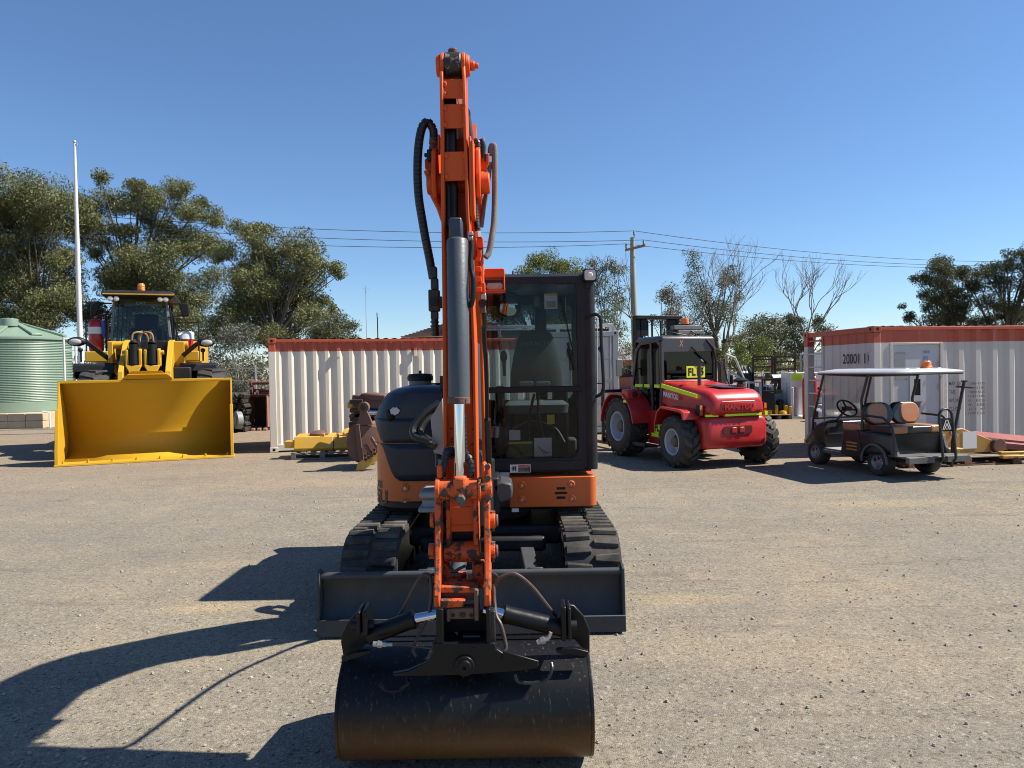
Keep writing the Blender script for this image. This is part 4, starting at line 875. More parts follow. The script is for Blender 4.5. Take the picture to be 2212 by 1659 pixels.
# pale scratched plate and black hydraulic lines between cover and boom
q = MB(); q.prism([at(930, 905, 5.35), at(956, 860, 5.35), at(962, 985, 5.35), at(937, 978, 5.35)], (0, 0.03, 0)); E("cylinder_guard", q, mat("scratched_guard", (0.32,0.32,0.31), 0.5, var=0.15, wear=0.2), EX, bevel=0.005)
for pts in ([(950, 870), (915, 895), (893, 925), (898, 945), (930, 955)], [(955, 895), (925, 905), (908, 930), (915, 950), (940, 965)], [(905, 940), (925, 950), (945, 975), (948, 1010)]):
    q = MB(); q.tube(spline([at(u, v_, 5.5-0.05*i) for i, (u, v_) in enumerate(pts)]), 0.028, n=10); E("hydraulic_hose", q, M_hose)
# grey cast swing bracket and swing post
sb = MB(); ubox(sb, 905, 945, 1063, 1078, 5.10, 0.3); ubox(sb, 902, 950, 1098, 1108, 5.10, 0.3); ubox(sb, 912, 940, 1078, 1100, 5.15, 0.25); SB = E("swing_bracket", sb, mat("cast_grey_paint", (0.22, 0.23, 0.24), 0.6, var=0.25, wear=0.25, bump=0.3), EX, bevel=0.02)
sp = MB(); sp.cyl((-0.27, 5.35, 0.62), (-0.27, 5.35, 1.12), 0.13, n=24); sp.bx(-0.43, -0.11, 5.30, 5.75, 0.70, 0.98); E("swing_post", sp, M_dk, bevel=0.015)
# right-hand orange apron under the cab, dark lower strip and black step box
zA = at(1190, 1030, YF-0.01).z; zB = at(1190, 1095, YF-0.01).z
ap = MB(); xa = at(1100, 1060, YF).x
ap.loft([outline(xa, XR+0.0, YF-0.012, YF+0.35, (0.012, 0.06), 0.03, zB), outline(xa, XR, YF-0.012, YF+0.35, (0.012, 0.06), 0.03, zA)])
AP = E("cab_apron", ap, M_orb, bevel=0.006, smooth=40)
for (u, v_) in ((1128, 1048), (1234, 1046), (1128, 1079), (1236, 1077)):
    c = at(u, v_, YF-0.013); mb = MB(); mb.lathe([(0.032, 0.0), (0.024, 0.006), (0.014, 0.003)], c, V(0, -1, 0), n=18); o = E("bolt_dimple", mb, M_orb, AP); bolt(c+V(0, -0.003, 0), 0.011, 0.008, parent=AP)
for k, wv in enumerate((0.035, 0.05, 0.035)):
    c = at(1212, 1055+10*k, YF-0.0135); mb = MB(); mb.bx(c.x-wv, c.x+wv, c.y-0.002, c.y+0.004, c.z-0.010, c.z+0.010); E("vent_slot", mb, M_black, AP, bevel=0.003)
st = MB(); st.prism([at(1062, 1050, 5.30), at(1082, 1040, 5.30), at(1105, 1045, 5.30), at(1108, 1062, 5.30), at(1106, 1078, 5.30), at(1078, 1088, 5.30), at(1072, 1068, 5.30)], (0, 0.30, 0)); E("step_box", st, mat("step_grey_plastic", (0.05,0.052,0.056), 0.45), EX, bevel=0.015)
lb = MB(); c = at(1113, 1102, YF+0.0); lb.bx(c.x-0.028, c.x+0.028, YF-0.004, YF+0.002, c.z-0.014, c.z+0.014); E("serial_plate", lb, M_paper, EX)
# ---- cab
CF, CB = 5.70, 6.74; cl, cr = -0.30, 0.66; z0, z1 = 0.975, 2.545
CAB = thing  # placeholder name
cx0 = at(1047, 800, CF).x-0.12
def cabring(inset_x, y0, y1, z): return [V(cx0+inset_x, y0, z), V(cr-inset_x, y0, z), V(cr-inset_x, y1, z), V(cx0+inset_x, y1, z)]
wz1 = at(1150, 607, CF).z; wzm0 = at(1150, 848, CF).z; wzm1 = at(1150, 835, CF).z; wz0 = at(1150, 990, CF).z; wxr = at(1247, 800, CF).x
fm = MB()  # front frame around the windscreen, one welded surround
outer = rect(cx0, cr-0.045, z0, z1-0.035, 0.06, CF); inner = rect(cx0+0.07, wxr, wz0, wz1, 0.07, CF)
ringframe(fm, outer, inner, (0, 0.05, 0)); CABF = E("cab_frame", fm, M_dk, bevel=0.008)
mb = MB(); mb.tube([V(cr-0.03, CF+0.035, z0), V(cr-0.03, CF+0.03, 1.7), V(cr-0.035, CF+0.045, z1-0.05)], 0.052, n=14); E("front_pillar", mb, M_dk, CABF)
mb = MB(); mb.bx(cx0+0.02, wxr+0.03, CF-0.006, CF+0.03, wzm0, wzm1); E("window_bar", mb, M_black, CABF, bevel=0.006)
gl = MB(); gl.bx(cx0+0.03, wxr+0.02, CF+0.016, CF+0.020, wzm1-0.01, wz1+0.02); UG = E("upper_windscreen", gl, G_cab, CABF)
gl = MB(); gl.bx(cx0+0.03, wxr+0.02, CF+0.020, CF+0.024, wz0-0.02, wzm0+0.01); LG = E("lower_windscreen", gl, G_cab, CABF)
rf = MB(); rf.loft([[V(p.x, p.y, z1-0.075) for p in outline(cx0, cr+0.0, CF-0.005, CB, (0.05, 0.05), 0.08, 0)], [V(p.x, p.y, z1-0.02) for p in outline(cx0, cr, CF-0.005, CB, (0.05, 0.05), 0.08, 0)], [V(p.x, p.y, z1+0.01) for p in outline(cx0+0.05, cr-0.05, CF+0.05, CB-0.05, (0.05, 0.05), 0.08, 0)]]); E("cab_roof", rf, M_dk, CABF, smooth=50)
# rear wall with window, side pillars, door side
rw = MB(); rb_x = (at(1155, 700, CB).x, at(1180, 700, CB).x)
ringframe(rw, rect(cx0, cr, z0, z1-0.05, 0.05, CB-0.05), rect(cx0+0.09, cr-0.09, 1.50, z1-0.16, 0.06, CB-0.05), (0, 0.05, 0)); E("rear_frame", rw, M_dk, CABF, bevel=0.006)
mb = MB(); mb.bx(cx0+0.02, cr-0.02, CB-0.03, CB+0.0, z0, 1.50); E("rear_wall", mb, M_black, CABF)
mb = MB(); mb.bx(rb_x[0], rb_x[1], CB-0.06, CB-0.0, 1.5, z1-0.1); E("rear_pillar", mb, M_dk, CABF, bevel=0.01)
gl = MB(); gl.bx(cx0+0.06, cr-0.06, CB-0.03, CB-0.026, 1.48, z1-0.14); E("rear_window", gl, G_cab, CABF)
for x in (cx0+0.0, cr-0.045):
    sw = MB(); ys = ([V(x, CF+0.02, z0), V(x, CB-0.02, z0), V(x, CB-0.02, z1-0.06), V(x, CF+0.02, z1-0.06)], [V(x, CF+0.10, 1.20), V(x, CB-0.12, 1.20), V(x, CB-0.12, z1-0.17), V(x, CF+0.10, z1-0.17)])
    ringframe(sw, ys[0], ys[1], (0.04, 0, 0)); o = E("cab_side", sw, M_dk, CABF, bevel=0.006)
    gl = MB(); gl.bx(x+0.018, x+0.022, CF+0.08, CB-0.10, 1.18, z1-0.15); E("side_window", gl, G_cab, o)
fl = MB(); fl.bx(cx0+0.03, cr-0.03, CF+0.04, CB-0.04, z0-0.02, z0+0.04); E("cab_floor", fl, M_black, CABF)
# below-windscreen sill with warning sticker
sk = MB(); sk.bx(cx0+0.01, cr-0.10, CF-0.010, CF+0.0, z0+0.0, wz0-0.02); SK = E("front_sill", sk, M_dk, CABF, bevel=0.004)
c0 = at(1102, 1021, CF-0.012); c1 = at(1146, 1003, CF-0.012)
mb = MB(); mb.bx(c0.x, c1.x, CF-0.0135, CF-0.011, c0.z, c1.z); WS = E("warning_sticker", mb, M_paper, SK)
xm = c0.x+(c1.x-c0.x)*0.40
mb = MB(); mb.bx(xm, c1.x-0.004, CF-0.0155, CF-0.0138, c0.z+0.004, c1.z-0.022); E("sticker_text_field", mb, M_ink, WS)
mb = MB(); mb.bx(xm, c1.x-0.004, CF-0.0155, CF-0.0138, c1.z-0.020, c1.z-0.004); E("sticker_header", mb, M_cor, WS)
mb = MB()
for k in range(6):
    a = R(100+k*28); o_ = V(c0.x+0.035, CF-0.0145, (c0.z+c1.z)/2); mb.beam(o_, o_+V(0.024*math.cos(a), 0, 0.024*math.sin(a)), 0.005, 0.003, up=Y)
mb.bx(c0.x+0.040, c0.x+0.050, CF-0.016, CF-0.0138, c0.z+0.01, c1.z-0.01); E("sticker_symbol", mb, M_ink, WS)
for i in range(4):
    text("sticker_lettering", ("Keep clear", "of swing area.", "Operate controls", "only from seat.")[i], V(xm+0.004, CF-0.0158, c1.z-0.030-0.0095*i), V((c1.x-xm)*0.8, 0, 0), V(0, 0, 0.006), M_paper, WS, world=True, depth=0.001)
# sun visor strip, wiper
mb = MB(); mb.beam(at(1211, 640, CF-0.02), at(1240, 770, CF-0.02), 0.010, 0.014, up=Y); mb.beam(at(1226, 740, CF-0.03), at(1243, 800, CF-0.03), 0.018, 0.020, up=Y); mb.beam(at(1213, 636, CF-0.01), at(1222, 690, CF-0.02), 0.016, 0.016, up=Y); E("wiper", mb, M_black, CABF)
mb = MB(); mb.beam(at(1221, 640, CF+0.012), at(1223, 745, CF+0.012), 0.003, 0.003, up=Y); E("washer_tube", mb, M_gplas, CABF)
for (u0, u1, v0, v1, m_, nm) in ((1200, 1224, 607, 621, M_gplas, "inspection_sticker"), (1176, 1204, 634, 667, M_paper, "instruction_label"),):
    mb = MB(); ubox(mb, u0, u1, v0, v1, CF+0.028, 0.003); o = E(nm, mb, m_, CABF)
mb = MB(); ubox(mb, 1180, 1200, 650, 664, CF+0.026, 0.0015); E("label_diagram", mb, mat("label_tan", (0.40,0.36,0.26), 0.7, var=0.5, scale=150), CABF)
mb = MB(); ubox(mb, 1177, 1203, 634, 639, CF+0.026, 0.0015); E("label_header", mb, M_ylab, CABF)
mb = MB(); ubox(mb, 1151, 1168, 637, 668, CF+0.15, 0.02); RD = E("phone_holder", mb, M_black, CABF, bevel=0.006); mb = MB(); ubox(mb, 1154, 1165, 641, 662, CF+0.148, 0.004); E("screen", mb, mat("dim_screen", (0.05,0.055,0.065), 0.2), RD)
# work lamp, round mirror inside, handrail, boom light
c = at(1274.5, 594, CF-0.05); mb = MB(); mb.prism(rect(c.x-0.055, c.x+0.055, c.z-0.052, c.z+0.052, 0.02, CF-0.05), (0, 0.08, 0)); WL_ = E("work_lamp", mb, M_black, EX, bevel=0.006)
mb = MB(); mb.prism(rect(c.x-0.044, c.x+0.044, c.z-0.041, c.z+0.041, 0.018, CF-0.056), (0, 0.008, 0)); E("lamp_lens", mb, M_lens, WL_)
mb = MB(); mb.lathe([(0.022, 0), (0.018, 0.006), (0, 0.008)], V(c.x, CF-0.056, c.z), V(0, -1, 0), n=16); E("lamp_bulb", mb, M_paper, WL_)
mb = MB(); mb.bx(c.x-0.03, c.x+0.01, CF-0.02, CF+0.06, c.z-0.10, c.z-0.05); E("lamp_bracket", mb, M_dk, WL_)
c = at(1100, 657, 6.2); mb = MB(); mb.lathe([(0.112, 0.0), (0.112, 0.012), (0.0, 0.02)], c, V(0.1, 1, 0), n=28); MR = E("rear_view_mirror", mb, M_black, EX)
mb = MB(); mb.lathe([(0.103, 0.0), (0.06, 0.012), (0, 0.016)], c+V(0, -0.002, 0), V(0.05, -1, 0.05), n=28); E("mirror_glass", mb, mat("mirror_glass", (0.6,0.6,0.6), 0.03, metal=1), MR, smooth=80)
mb = MB(); mb.tube([c+V(0, 0.01, 0.11), c+V(0.03, 0.05, 0.18), c+V(0.04, 0.1, 0.30)], 0.009); E("mirror_stalk", mb, M_black, MR)
hr = [at(u, v_, YF+d) for u, v_, d in ((1262, 692, 0.05), (1277, 681, 0.0), (1290, 680, -0.02), (1297, 690, -0.02), (1299, 740, 0), (1303, 810, 0.0), (1303, 840, 0.0), (1296, 853, 0.02), (1275, 860, 0.06))]
mb = MB(); mb.tube(spline(hr, 5), 0.014, n=10); E("grab_handle", mb, M_dk)
for (a, b) in (((1290, 685), (1290, 850)),): mb = MB(); mb.cyl(at(*a, YF+0.15), at(*b, YF+0.15), 0.006, n=6); E("door_edge_rail", mb, M_galv)
mb = MB(); mb.cyl(at(1289, 828, YF+0.15), at(1302, 828, YF), 0.005, n=6); E("handle_stay", mb, M_dk)
# seat
SY = 6.32
sxc = at(1158, 780, SY).x; sb0 = at(1158, 835, SY).z; sb1 = at(1158, 713, SY).z
def seatring(z, hw, d, y): return [V(sxc+hw*math.cos(t)*(abs(math.cos(t))**-0.35 if abs(math.cos(t)) > 0.05 else 1), y+d*math.sin(t), z) for t in [i*math.pi/10 for i in range(20)]]
mb = MB(); H_ = sb1-sb0
mb.loft([seatring(sb0-0.02, 0.232, 0.06, SY), seatring(sb0+0.25*H_, 0.228, 0.07, SY+0.01), seatring(sb0+0.55*H_, 0.20, 0.07, SY+0.03), seatring(sb0+0.80*H_, 0.172, 0.065, SY+0.05), seatring(sb0+0.95*H_, 0.140, 0.055, SY+0.06), seatring(sb1, 0.09, 0.03, SY+0.06)])
SBK = E("seat_back", mb, M_seat, smooth=70)
text("seat_lettering", "HITACHI", at(1128, 748, SY-0.075), V(0.125, 0, 0)*2.0, V(0, 0.01, 0.038), mat("seat_letters", (0.12,0.13,0.135), 0.9), SBK, world=True, bold=0.01, depth=0.012)
mb = MB(); a = at(1158, 878, 6.1); mb.loft([[V(p.x, p.y, a.z-0.05) for p in outline(sxc-0.27, sxc+0.25, 5.95, 6.36, (0.08, 0.08), 0.05, 0)], [V(p.x, p.y, a.z+0.02) for p in outline(sxc-0.28, sxc+0.26, 5.93, 6.36, (0.08, 0.08), 0.05, 0)], [V(p.x, p.y, a.z+0.05) for p in outline(sxc-0.24, sxc+0.22, 5.97, 6.36, (0.08, 0.08), 0.05, 0)]]); E("seat_cushion", mb, mat("pale_seat_fabric", (0.13,0.145,0.14), 0.9, bump=0.3, bscale=200), smooth=50)
for (u, s) in ((1132, -1), (1168, 1)):
    c = at(u+5, 829, 6.12); mb = MB(); mb.prism(rect(c.x-0.06, c.x+0.06, c.z-0.018, c.z+0.018, 0.012, 6.12), (0, 0.05, 0)); E("lumbar_pad", mb, M_gplas, SBK, bevel=0.005)
mb = MB(); mb.bx(sxc-0.22, sxc+0.20, 6.26, 6.5, z0+0.05, a.z-0.05); E("seat_base", mb, M_black, bevel=0.02)
mb = MB(); c = at(1120, 860, 6.1)
for (u0, u1) in ((1070, 1090), (1198, 1228)):
    mb = MB(); ubox(mb, u0, u1, 835, 945, 6.10, 0.35); cs = E("control_console", mb, M_black, bevel=0.02)
for (u, v0, v1) in ((1233, 800, 762), (1090, 812, 770)):
    mb = MB(); p = at(u, v0, 5.9); q = at(u-2, v1, 5.88); mb.tube([p, p.lerp(q, 0.5), q], [0.014, 0.014, 0.02], n=8); JS = E("joystick", mb, M_black); mb = MB(); mb.ball(q, (0.03, 0.025, 0.05)); E("grip", mb, M_dk, JS)
for (u, ut) in ((1142, 1152), (1172, 1162)):
    mb = MB(); mb.tube(spline([at(ut+2 if ut < 1160 else ut, 850, CF+0.16), at((u+ut)/2-3, 900, CF+0.16), at(u, 940, CF+0.18), at(u-4 if u < 1150 else u+6, 985, CF+0.2)], 5), 0.011, n=8); E("travel_lever", mb, M_black)
mb = MB(); pts = [at(1080, 975, CF+0.35), at(1100, 935, CF+0.40), at(1135, 912, CF+0.42), at(1165, 910, CF+0.42), at(1200, 925, CF+0.4), at(1220, 955, CF+0.35)]
mb.tube(spline(pts), 0.008, n=8); E("floor_mat_edge", mb, M_gplas)
for (u0, u1, v0, v1, m_, nm) in ((1100, 1124, 938, 960, M_paper, "safety_label"), (1099, 1150, 963, 1006, mat("dark_yellow_text_plate", (0.10,0.085,0.02), 0.6, var=0.9, scale=60), "lift_chart_label"), (1154, 1192, 955, 995, M_paper, "diagram_sheet"), (1182, 1198, 905, 925, M_ylab, "caution_label")):
    mb = MB(); ubox(mb, u0, u1, v0-9, v1-9, CF+0.17, 0.003); o = E(nm, mb, m_)
    if nm == "lift_chart_label":
        mb = MB(); ubox(mb, u0, u1, v0-9, v0-4, CF+0.167, 0.002); E("label_header", mb, M_ylab, o)
    if nm == "diagram_sheet":
        mb = MB()
        for k in range(5): mb.beam(at(1160+k*5, 962+k*4, CF+0.167), at(1172+k*4, 975+((k*7) % 9), CF+0.167), 0.003, 0.002, up=Y)
        E("diagram_lines", mb, M_ink, o)
for (u0, u1, v0, v1) in ((1070, 1096, 920, 985), (1228, 1246, 948, 985)):
    mb = MB(); ubox(mb, u0, u1, v0, v1, CF+0.30, 0.2); E("footwell_box", mb, mat("green_grey_plastic", (0.10,0.12,0.115), 0.6), bevel=0.015)
mb = MB(); ubox(mb, 1095, 1228, 925, 990, CF+0.46, 0.02); E("seat_front_panel", mb, M_black, bevel=0.01)
# boom lamp (orange hood) beside the boom
c0 = at(1047, 629, 4.60); c1 = at(1090, 580, 4.60)
mb = MB(); hood = rect(c0.x, c1.x, c0.z, c1.z, 0.02, 4.60); inn = rect(c0.x+0.008, c1.x-0.008, c0.z+0.01, c0.z+0.085, 0.015, 4.60); mb.prism([p+V(0, 0.0, 0) for p in rect(c0.x, c1.x, c1.z-0.055, c1.z, 0.012, 4.585)], (0, 0.15, 0)); mb.bx(c0.x, c1.x, 4.60, 4.74, c0.z-0.0, c0.z+0.010); mb.bx(c1.x-0.008, c1.x, 4.60, 4.74, c0.z, c1.z-0.04); BLM = E("boom_lamp", mb, M_or, bevel=0.005)
mb = MB(); mb.prism(rect(c0.x+0.010, c1.x-0.012, c0.z+0.014, c0.z+0.060, 0.02, 4.65), (0, 0.06, 0)); E("lamp_lens", mb, M_lens, BLM, bevel=0.004)
# ---- boom: from the swing post up and forward to the arm pivot (side profile swept in x)
bx0, bx1 = at(1033, 700, 4.4).x-0.17, at(1040, 700, 4.4).x
bx1 = at(1046, 800, 4.9).x; bx0 = bx1-0.20
AXC = at(992, 700, 3.3).x   # arm centre line
top = [(5.35, 1.22), (5.22, 1.75), (5.0, 2.30), (4.70, 2.86), (4.45, 3.08), (4.15, 3.12), (3.75, 2.98), (3.38, 2.84), (3.22, 2.72)]
bot = [(3.22, 2.55), (3.38, 2.52), (3.75, 2.60), (4.12, 2.62), (4.36, 2.48), (4.62, 2.10), (4.85, 1.68), (5.05, 1.22), (5.12, 0.92), (5.38, 0.88)]
def xoff(y): return (bx0+bx1)/2+((AXC)-(bx0+bx1)/2)*min(1, max(0, (4.9-y)/1.4))
def boomside(hw, t):
    mb = MB(); pr_ = top+bot; return [V(0, y, z) for y, z in pr_]
ts = top; bs = list(reversed(bot))
ts = [(5.35, 1.05)]+ts[1:]
N_ = 14
def interp(lst, s):
    L = [0]
    for i in range(1, len(lst)): L.append(L[-1]+math.hypot(lst[i][0]-lst[i-1][0], lst[i][1]-lst[i-1][1]))
    s *= L[-1]
    for i in range(1, len(lst)):
        if s <= L[i]+1e-9: t = (s-L[i-1])/(L[i]-L[i-1]); return (lst[i-1][0]+(lst[i][0]-lst[i-1][0])*t, lst[i-1][1]+(lst[i][1]-lst[i-1][1])*t)
    return lst[-1]
rings = []
for k in range(17):
    s = k/16*0.88; a = interp(ts, s); b = interp(bs, s); hw = 0.10-0.012*s; xa_ = xoff(a[0]); xb_ = xoff(b[0])
    rings.append([V(xa_-hw, *a), V(xa_+hw, *a), V(xb_+hw, *b), V(xb_-hw, *b)])
mb = MB(); mb.loft(rings); BOOM = E("boom", mb, M_or, bevel=0.012, smooth=30)
# fork cheeks around the arm
for sx in (-1, 1):
    x = AXC+sx*0.103-0.011-0.006
    mb = MB(); mb.prism([V(x, 3.80, 2.98), V(x, 3.46, 2.88), V(x, 3.36, 2.82), V(x, 3.33, 2.70), V(x, 3.37, 2.60), V(x, 3.80, 2.56)], (0.022, 0, 0)); E("boom_fork_plate", mb, M_or, BOOM, bevel=0.006)
mb = MB(); mb.cyl((AXC-0.15, 3.43, 2.68), (AXC+0.15, 3.43, 2.68), 0.05, n=20); E("boom_pivot_pin", mb, M_or, BOOM, bevel=0.006)
# outboard brackets seen left and right of the arm
for (poly, Yd, th) in (([(917, 345), (922, 340), (932, 342), (932, 368), (926, 372), (918, 364)], 3.44, 0.05), ([(932, 326), (945, 324), (945, 436), (941, 436), (935, 396), (932, 380)], 3.46, 0.03), ([(945, 290), (950, 290), (950, 330), (945, 330)], 3.40, 0.04), ([(1038, 334), (1057, 330), (1057, 352), (1050, 369), (1038, 366)], 3.48, 0.03), ([(1029, 357), (1040, 357), (1042, 435), (1031, 435)], 3.50, 0.03), ([(1040, 300), (1046, 296), (1048, 330), (1042, 332)], 3.47, 0.04), ([(1054, 398), (1058, 402), (1044, 470), (1040, 486), (1039, 462)], 3.6, 0.015)):
    mb = pp(poly, Yd, th); E("hose_bracket", mb, M_or, BOOM, bevel=0.004)
for sx_, pts in ((0, [(920, 369), (926, 385), (930, 405), (933, 420), (949, 452)]), (1, [(1055, 385), (1050, 420), (1042, 460), (1038, 490)])):
    mb = MB(); mb.tube(spline([at(u, v_, 3.55) for u, v_ in pts]), 0.012, n=8); E("steel_pipe", mb, M_or, BOOM)
# right-hand boom strip with pipes and fittings seen beside the arm (v 380..960)
mb = MB(); a = at(1034, 560, 4.2); 
for (u0, u1, v0, v1, Yd, th, m_, nm) in ((1020, 1029, 455, 560, 3.44, 0.03, M_or, "pipe_clamp_strip"), (1030, 1044, 512, 534, 3.40, 0.05, M_or, "fitting"), (1036, 1048, 610, 634, 3.44, 0.05, M_or, "fitting"), (1030, 1040, 538, 556, 3.42, 0.03, M_or, "fitting"), (1038, 1050, 634, 648, 3.44, 0.045, M_steel, "hose_fitting"), (1036, 1049, 648, 676, 3.44, 0.05, mat("dirty_grey_steel", (0.10,0.085,0.07), 0.6, var=0.3, wear=0.3), "valve_body")):
    mb = MB(); ubox(mb, u0, u1, v0, v1, Yd, th); E(nm, mb, m_, BOOM, bevel=0.004)
mb = MB(); mb.cyl(at(1038, 534, 3.46), at(1041, 612, 3.46), 0.013, n=10); E("steel_pipe", mb, M_or, BOOM)
mb = MB(); mb.cyl(at(1042, 655, 3.43), at(1042, 655, 3.40), 0.020, n=16); E("valve_knob", mb, M_dk, BOOM)
for k in range(4):
    mb = MB(); c = at(1034.5+k*0.6, 560+k*22, 3.44); mb.bx(c.x-0.016, c.x+0.010, 3.42, 3.45, c.z-0.012, c.z+0.012); E("pipe_clamp", mb, M_or, BOOM, bevel=0.003)
mb = MB(); mb.tube(spline([at(1046, 676, 3.46), at(1047, 700, 3.5), at(1045, 720, 3.6), at(1050, 790, 4.2), at(1052, 880, 4.6), at(1052, 960, 4.9)]), 0.014, n=8); E("hydraulic_hose", mb, M_hose, BOOM)
mb = MB(); c0 = at(1044, 790, 4.75); c1 = at(1064, 1000, 5.0); mb.cyl(at(1056, 1010, 4.95), at(1053, 905, 4.7), 0.022, n=10); mb.cyl(at(1069, 945, 5.0), at(1070, 922, 5.0), 0.025, n=12); E("swing_hose_fitting", mb, M_hose, BOOM)
# boom cylinder, in front of the boom foot, mostly behind the arm
mb = MB(); mb.cyl((-0.26, 4.62, 1.95), (-0.27, 4.95, 1.05), 0.055, n=18); BC = E("boom_cylinder", mb, M_cylg); mb = MB(); mb.cyl((-0.26, 4.45, 2.38), (-0.26, 4.62, 1.95), 0.03, n=14); E("rod", mb, M_chrome, BC)
# ---- arm (dipper): side plates + cross plates, box below
def AY(v): return 3.22+0.06*(900-v)/800          # depth of the arm's front edges
def ux(pts_l, v):  # interpolate (v,u)
    for i in range(1, len(pts_l)):
        if v <= pts_l[i][0]: t = (v-pts_l[i-1][0])/(pts_l[i][0]-pts_l[i-1][0]); return pts_l[i-1][1]+(pts_l[i][1]-pts_l[i-1][1])*t
    return pts_l[-1][1]
UL = [(118, 949), (150, 949), (270, 951), (470, 953), (700, 956), (1050, 958)]
UR = [(118, 1003), (150, 1005), (270, 1008), (470, 1014), (700, 1026), (1050, 1032)]
vs_ = [122, 135, 165, 270, 390, 470, 600, 750, 900, 1050]
dep = [0.10, 0.16, 0.17, 0.20, 0.26, 0.28, 0.25, 0.22, 0.19, 0.16]
fo = [0.05, 0.02, 0.0, 0.0, 0.0, 0.0, 0.0, 0.0, 0.0, 0.0]
ARM = None
for side, tab in ((0, UL), (1, UR)):
    rings = []
    for v_, d_, f_ in zip(vs_, dep, fo):
        y = AY(v_)+f_; p = at(ux(tab, v_), v_, AY(v_)); th = 0.016*(1 if side == 0 else -1)
        rings.append([V(p.x, y, p.z), V(p.x+th, y, p.z), V(p.x+th, y+d_, p.z), V(p.x, y+d_, p.z)])
    mb = MB(); mb.loft(rings)
    if side == 0: ARM = E("arm", mb, M_or, bevel=0.004, smooth=30)
    else: E("arm_side_plate", mb, M_or, ARM, bevel=0.004, smooth=30)
def aplate(v0, v1, back=0.008, th=0.012, name="cross_plate", m=M_or):
    r = []
    for v_ in (v0, v1):
        a = at(ux(UL, v_), v_, AY(v_)); b = at(ux(UR, v_), v_, AY(v_)); r.append((a.x+0.015, b.x-0.015, AY(v_)+back, a.z))
    mb = MB(); mb.prism([V(r[0][0], r[0][2], r[0][3]), V(r[0][1], r[0][2], r[0][3]), V(r[1][1], r[1][2], r[1][3]), V(r[1][0], r[1][2], r[1][3])], (0, th, 0)); return E(name, mb, m, ARM, bevel=0.002)
aplate(169, 210, 0.012); aplate(223, 275, 0.012); aplate(326, 389, 0.012)
aplate(520, 1050, 0.055); aplate(275, 1050, 0.16, name="arm_back_plate")
for v_ in (180, 203, 232, 268, 335, 380):
    for u_ in (958, 1001):
        c = at(u_+ (v_-180)*0.02, v_, AY(v_)); mb = MB(); mb.ball(c+V(0.004 if u_ < 980 else -0.004, 0.008, 0), (0.010, 0.006, 0.014), 8, 6); E("weld_bead", mb, M_or, ARM)
for (u, v_) in ((975, 926), (1022, 928), (976, 948), (976, 955), (1020, 960)):
    c = at(u, v_, AY(v_)+0.054); mb = MB(); mb.cyl(c, c+V(0, 0.003, 0), 0.005, n=10); E("bolt_hole", mb, M_black, ARM)
# pin and rusty black lug at the arm's top, end caps
c = at(979, 143, AY(143)+0.07); mb = MB(); mb.cyl(c-V(0.040, 0, 0), c+V(0.040, 0, 0), 0.060, n=24); mb.bx(c.x-0.026, c.x+0.03, c.y-0.02, c.y+0.5, c.z-0.03, c.z+0.03); 
LUG = E("cylinder_eye", mb, mat("chipped_black_lug", (0.016,0.014,0.014), 0.5, wear=0.62, wearcol=(0.22,0.14,0.09), wscale=18, bump=0.3), ARM, bevel=0.008)
mb = MB(); mb.lathe([(0.022, 0.055), (0.024, 0.072), (0.020, 0.078), (0, 0.078)], c, Z, n=14); E("grease_cap", mb, M_rust, ARM)
for sx in (-1, 1):
    mb = MB(); mb.cyl(c+V(sx*0.058, 0, 0), c+V(sx*0.078, 0, 0), 0.052, 0.045, n=24); mb.cyl(c+V(sx*0.040, 0, 0), c+V(sx*0.058, 0, 0), 0.058, n=24)
    if sx > 0: mb.cyl(c+V(0.078, 0, 0), c+V(0.10, 0, 0), 0.022, n=12); mb.cyl(c+V(0.10, 0, 0), c+V(0.118, 0, 0), 0.014, n=6)
    E("pin_cap", mb, M_or, ARM, bevel=0.004)
# arm cylinder rod visible through the top slot; sleeved hoses in the dark openings
mb = MB(); a = c+V(0.005, 0.12, -0.02); b = V(AXC+0.01, 4.05, 3.02); mb.cyl(a, a.lerp(b, 0.45), 0.021, n=14); RD_ = E("arm_cylinder_rod", mb, M_chrome, ARM); mb = MB(); mb.cyl(a.lerp(b, 0.42), b, 0.048, n=18); E("arm_cylinder", mb, M_cylg, ARM)
mb = MB(); e = V(AXC+0.01, 4.3, 3.18); mb.prism([V(e.x-0.05, 4.0, 3.05), V(e.x-0.05, 4.12, 3.20), V(e.x-0.05, 4.25, 3.05)], (0.1, 0, 0)); E("cylinder_mount", mb, M_or, BOOM)
for (u, r_) in ((966, 0.014), (978, 0.018), (974, 0.015)):
    mb = MB(); pts = [at(u+(3 if v_ > 400 else 0), v_, AY(v_)+0.07+0.01*math.sin(v_/30)) for v_ in range(215, 500, 12)]; 
    mb.tube(pts, r_, n=10); H1 = E("sleeved_hose", mb, M_hose, ARM)
    mb = MB(); 
    for v_ in range(276, 470, 4):
        p = at(u+(3 if v_ > 400 else 0), v_, AY(v_)+0.07+0.01*math.sin(v_/30)); mb.cyl(p-V(0, 0, 0.0025), p+V(0, 0, 0.0025), r_+0.0016, n=10, caps=False)
    E("hose_ribs", mb, M_hose, H1)
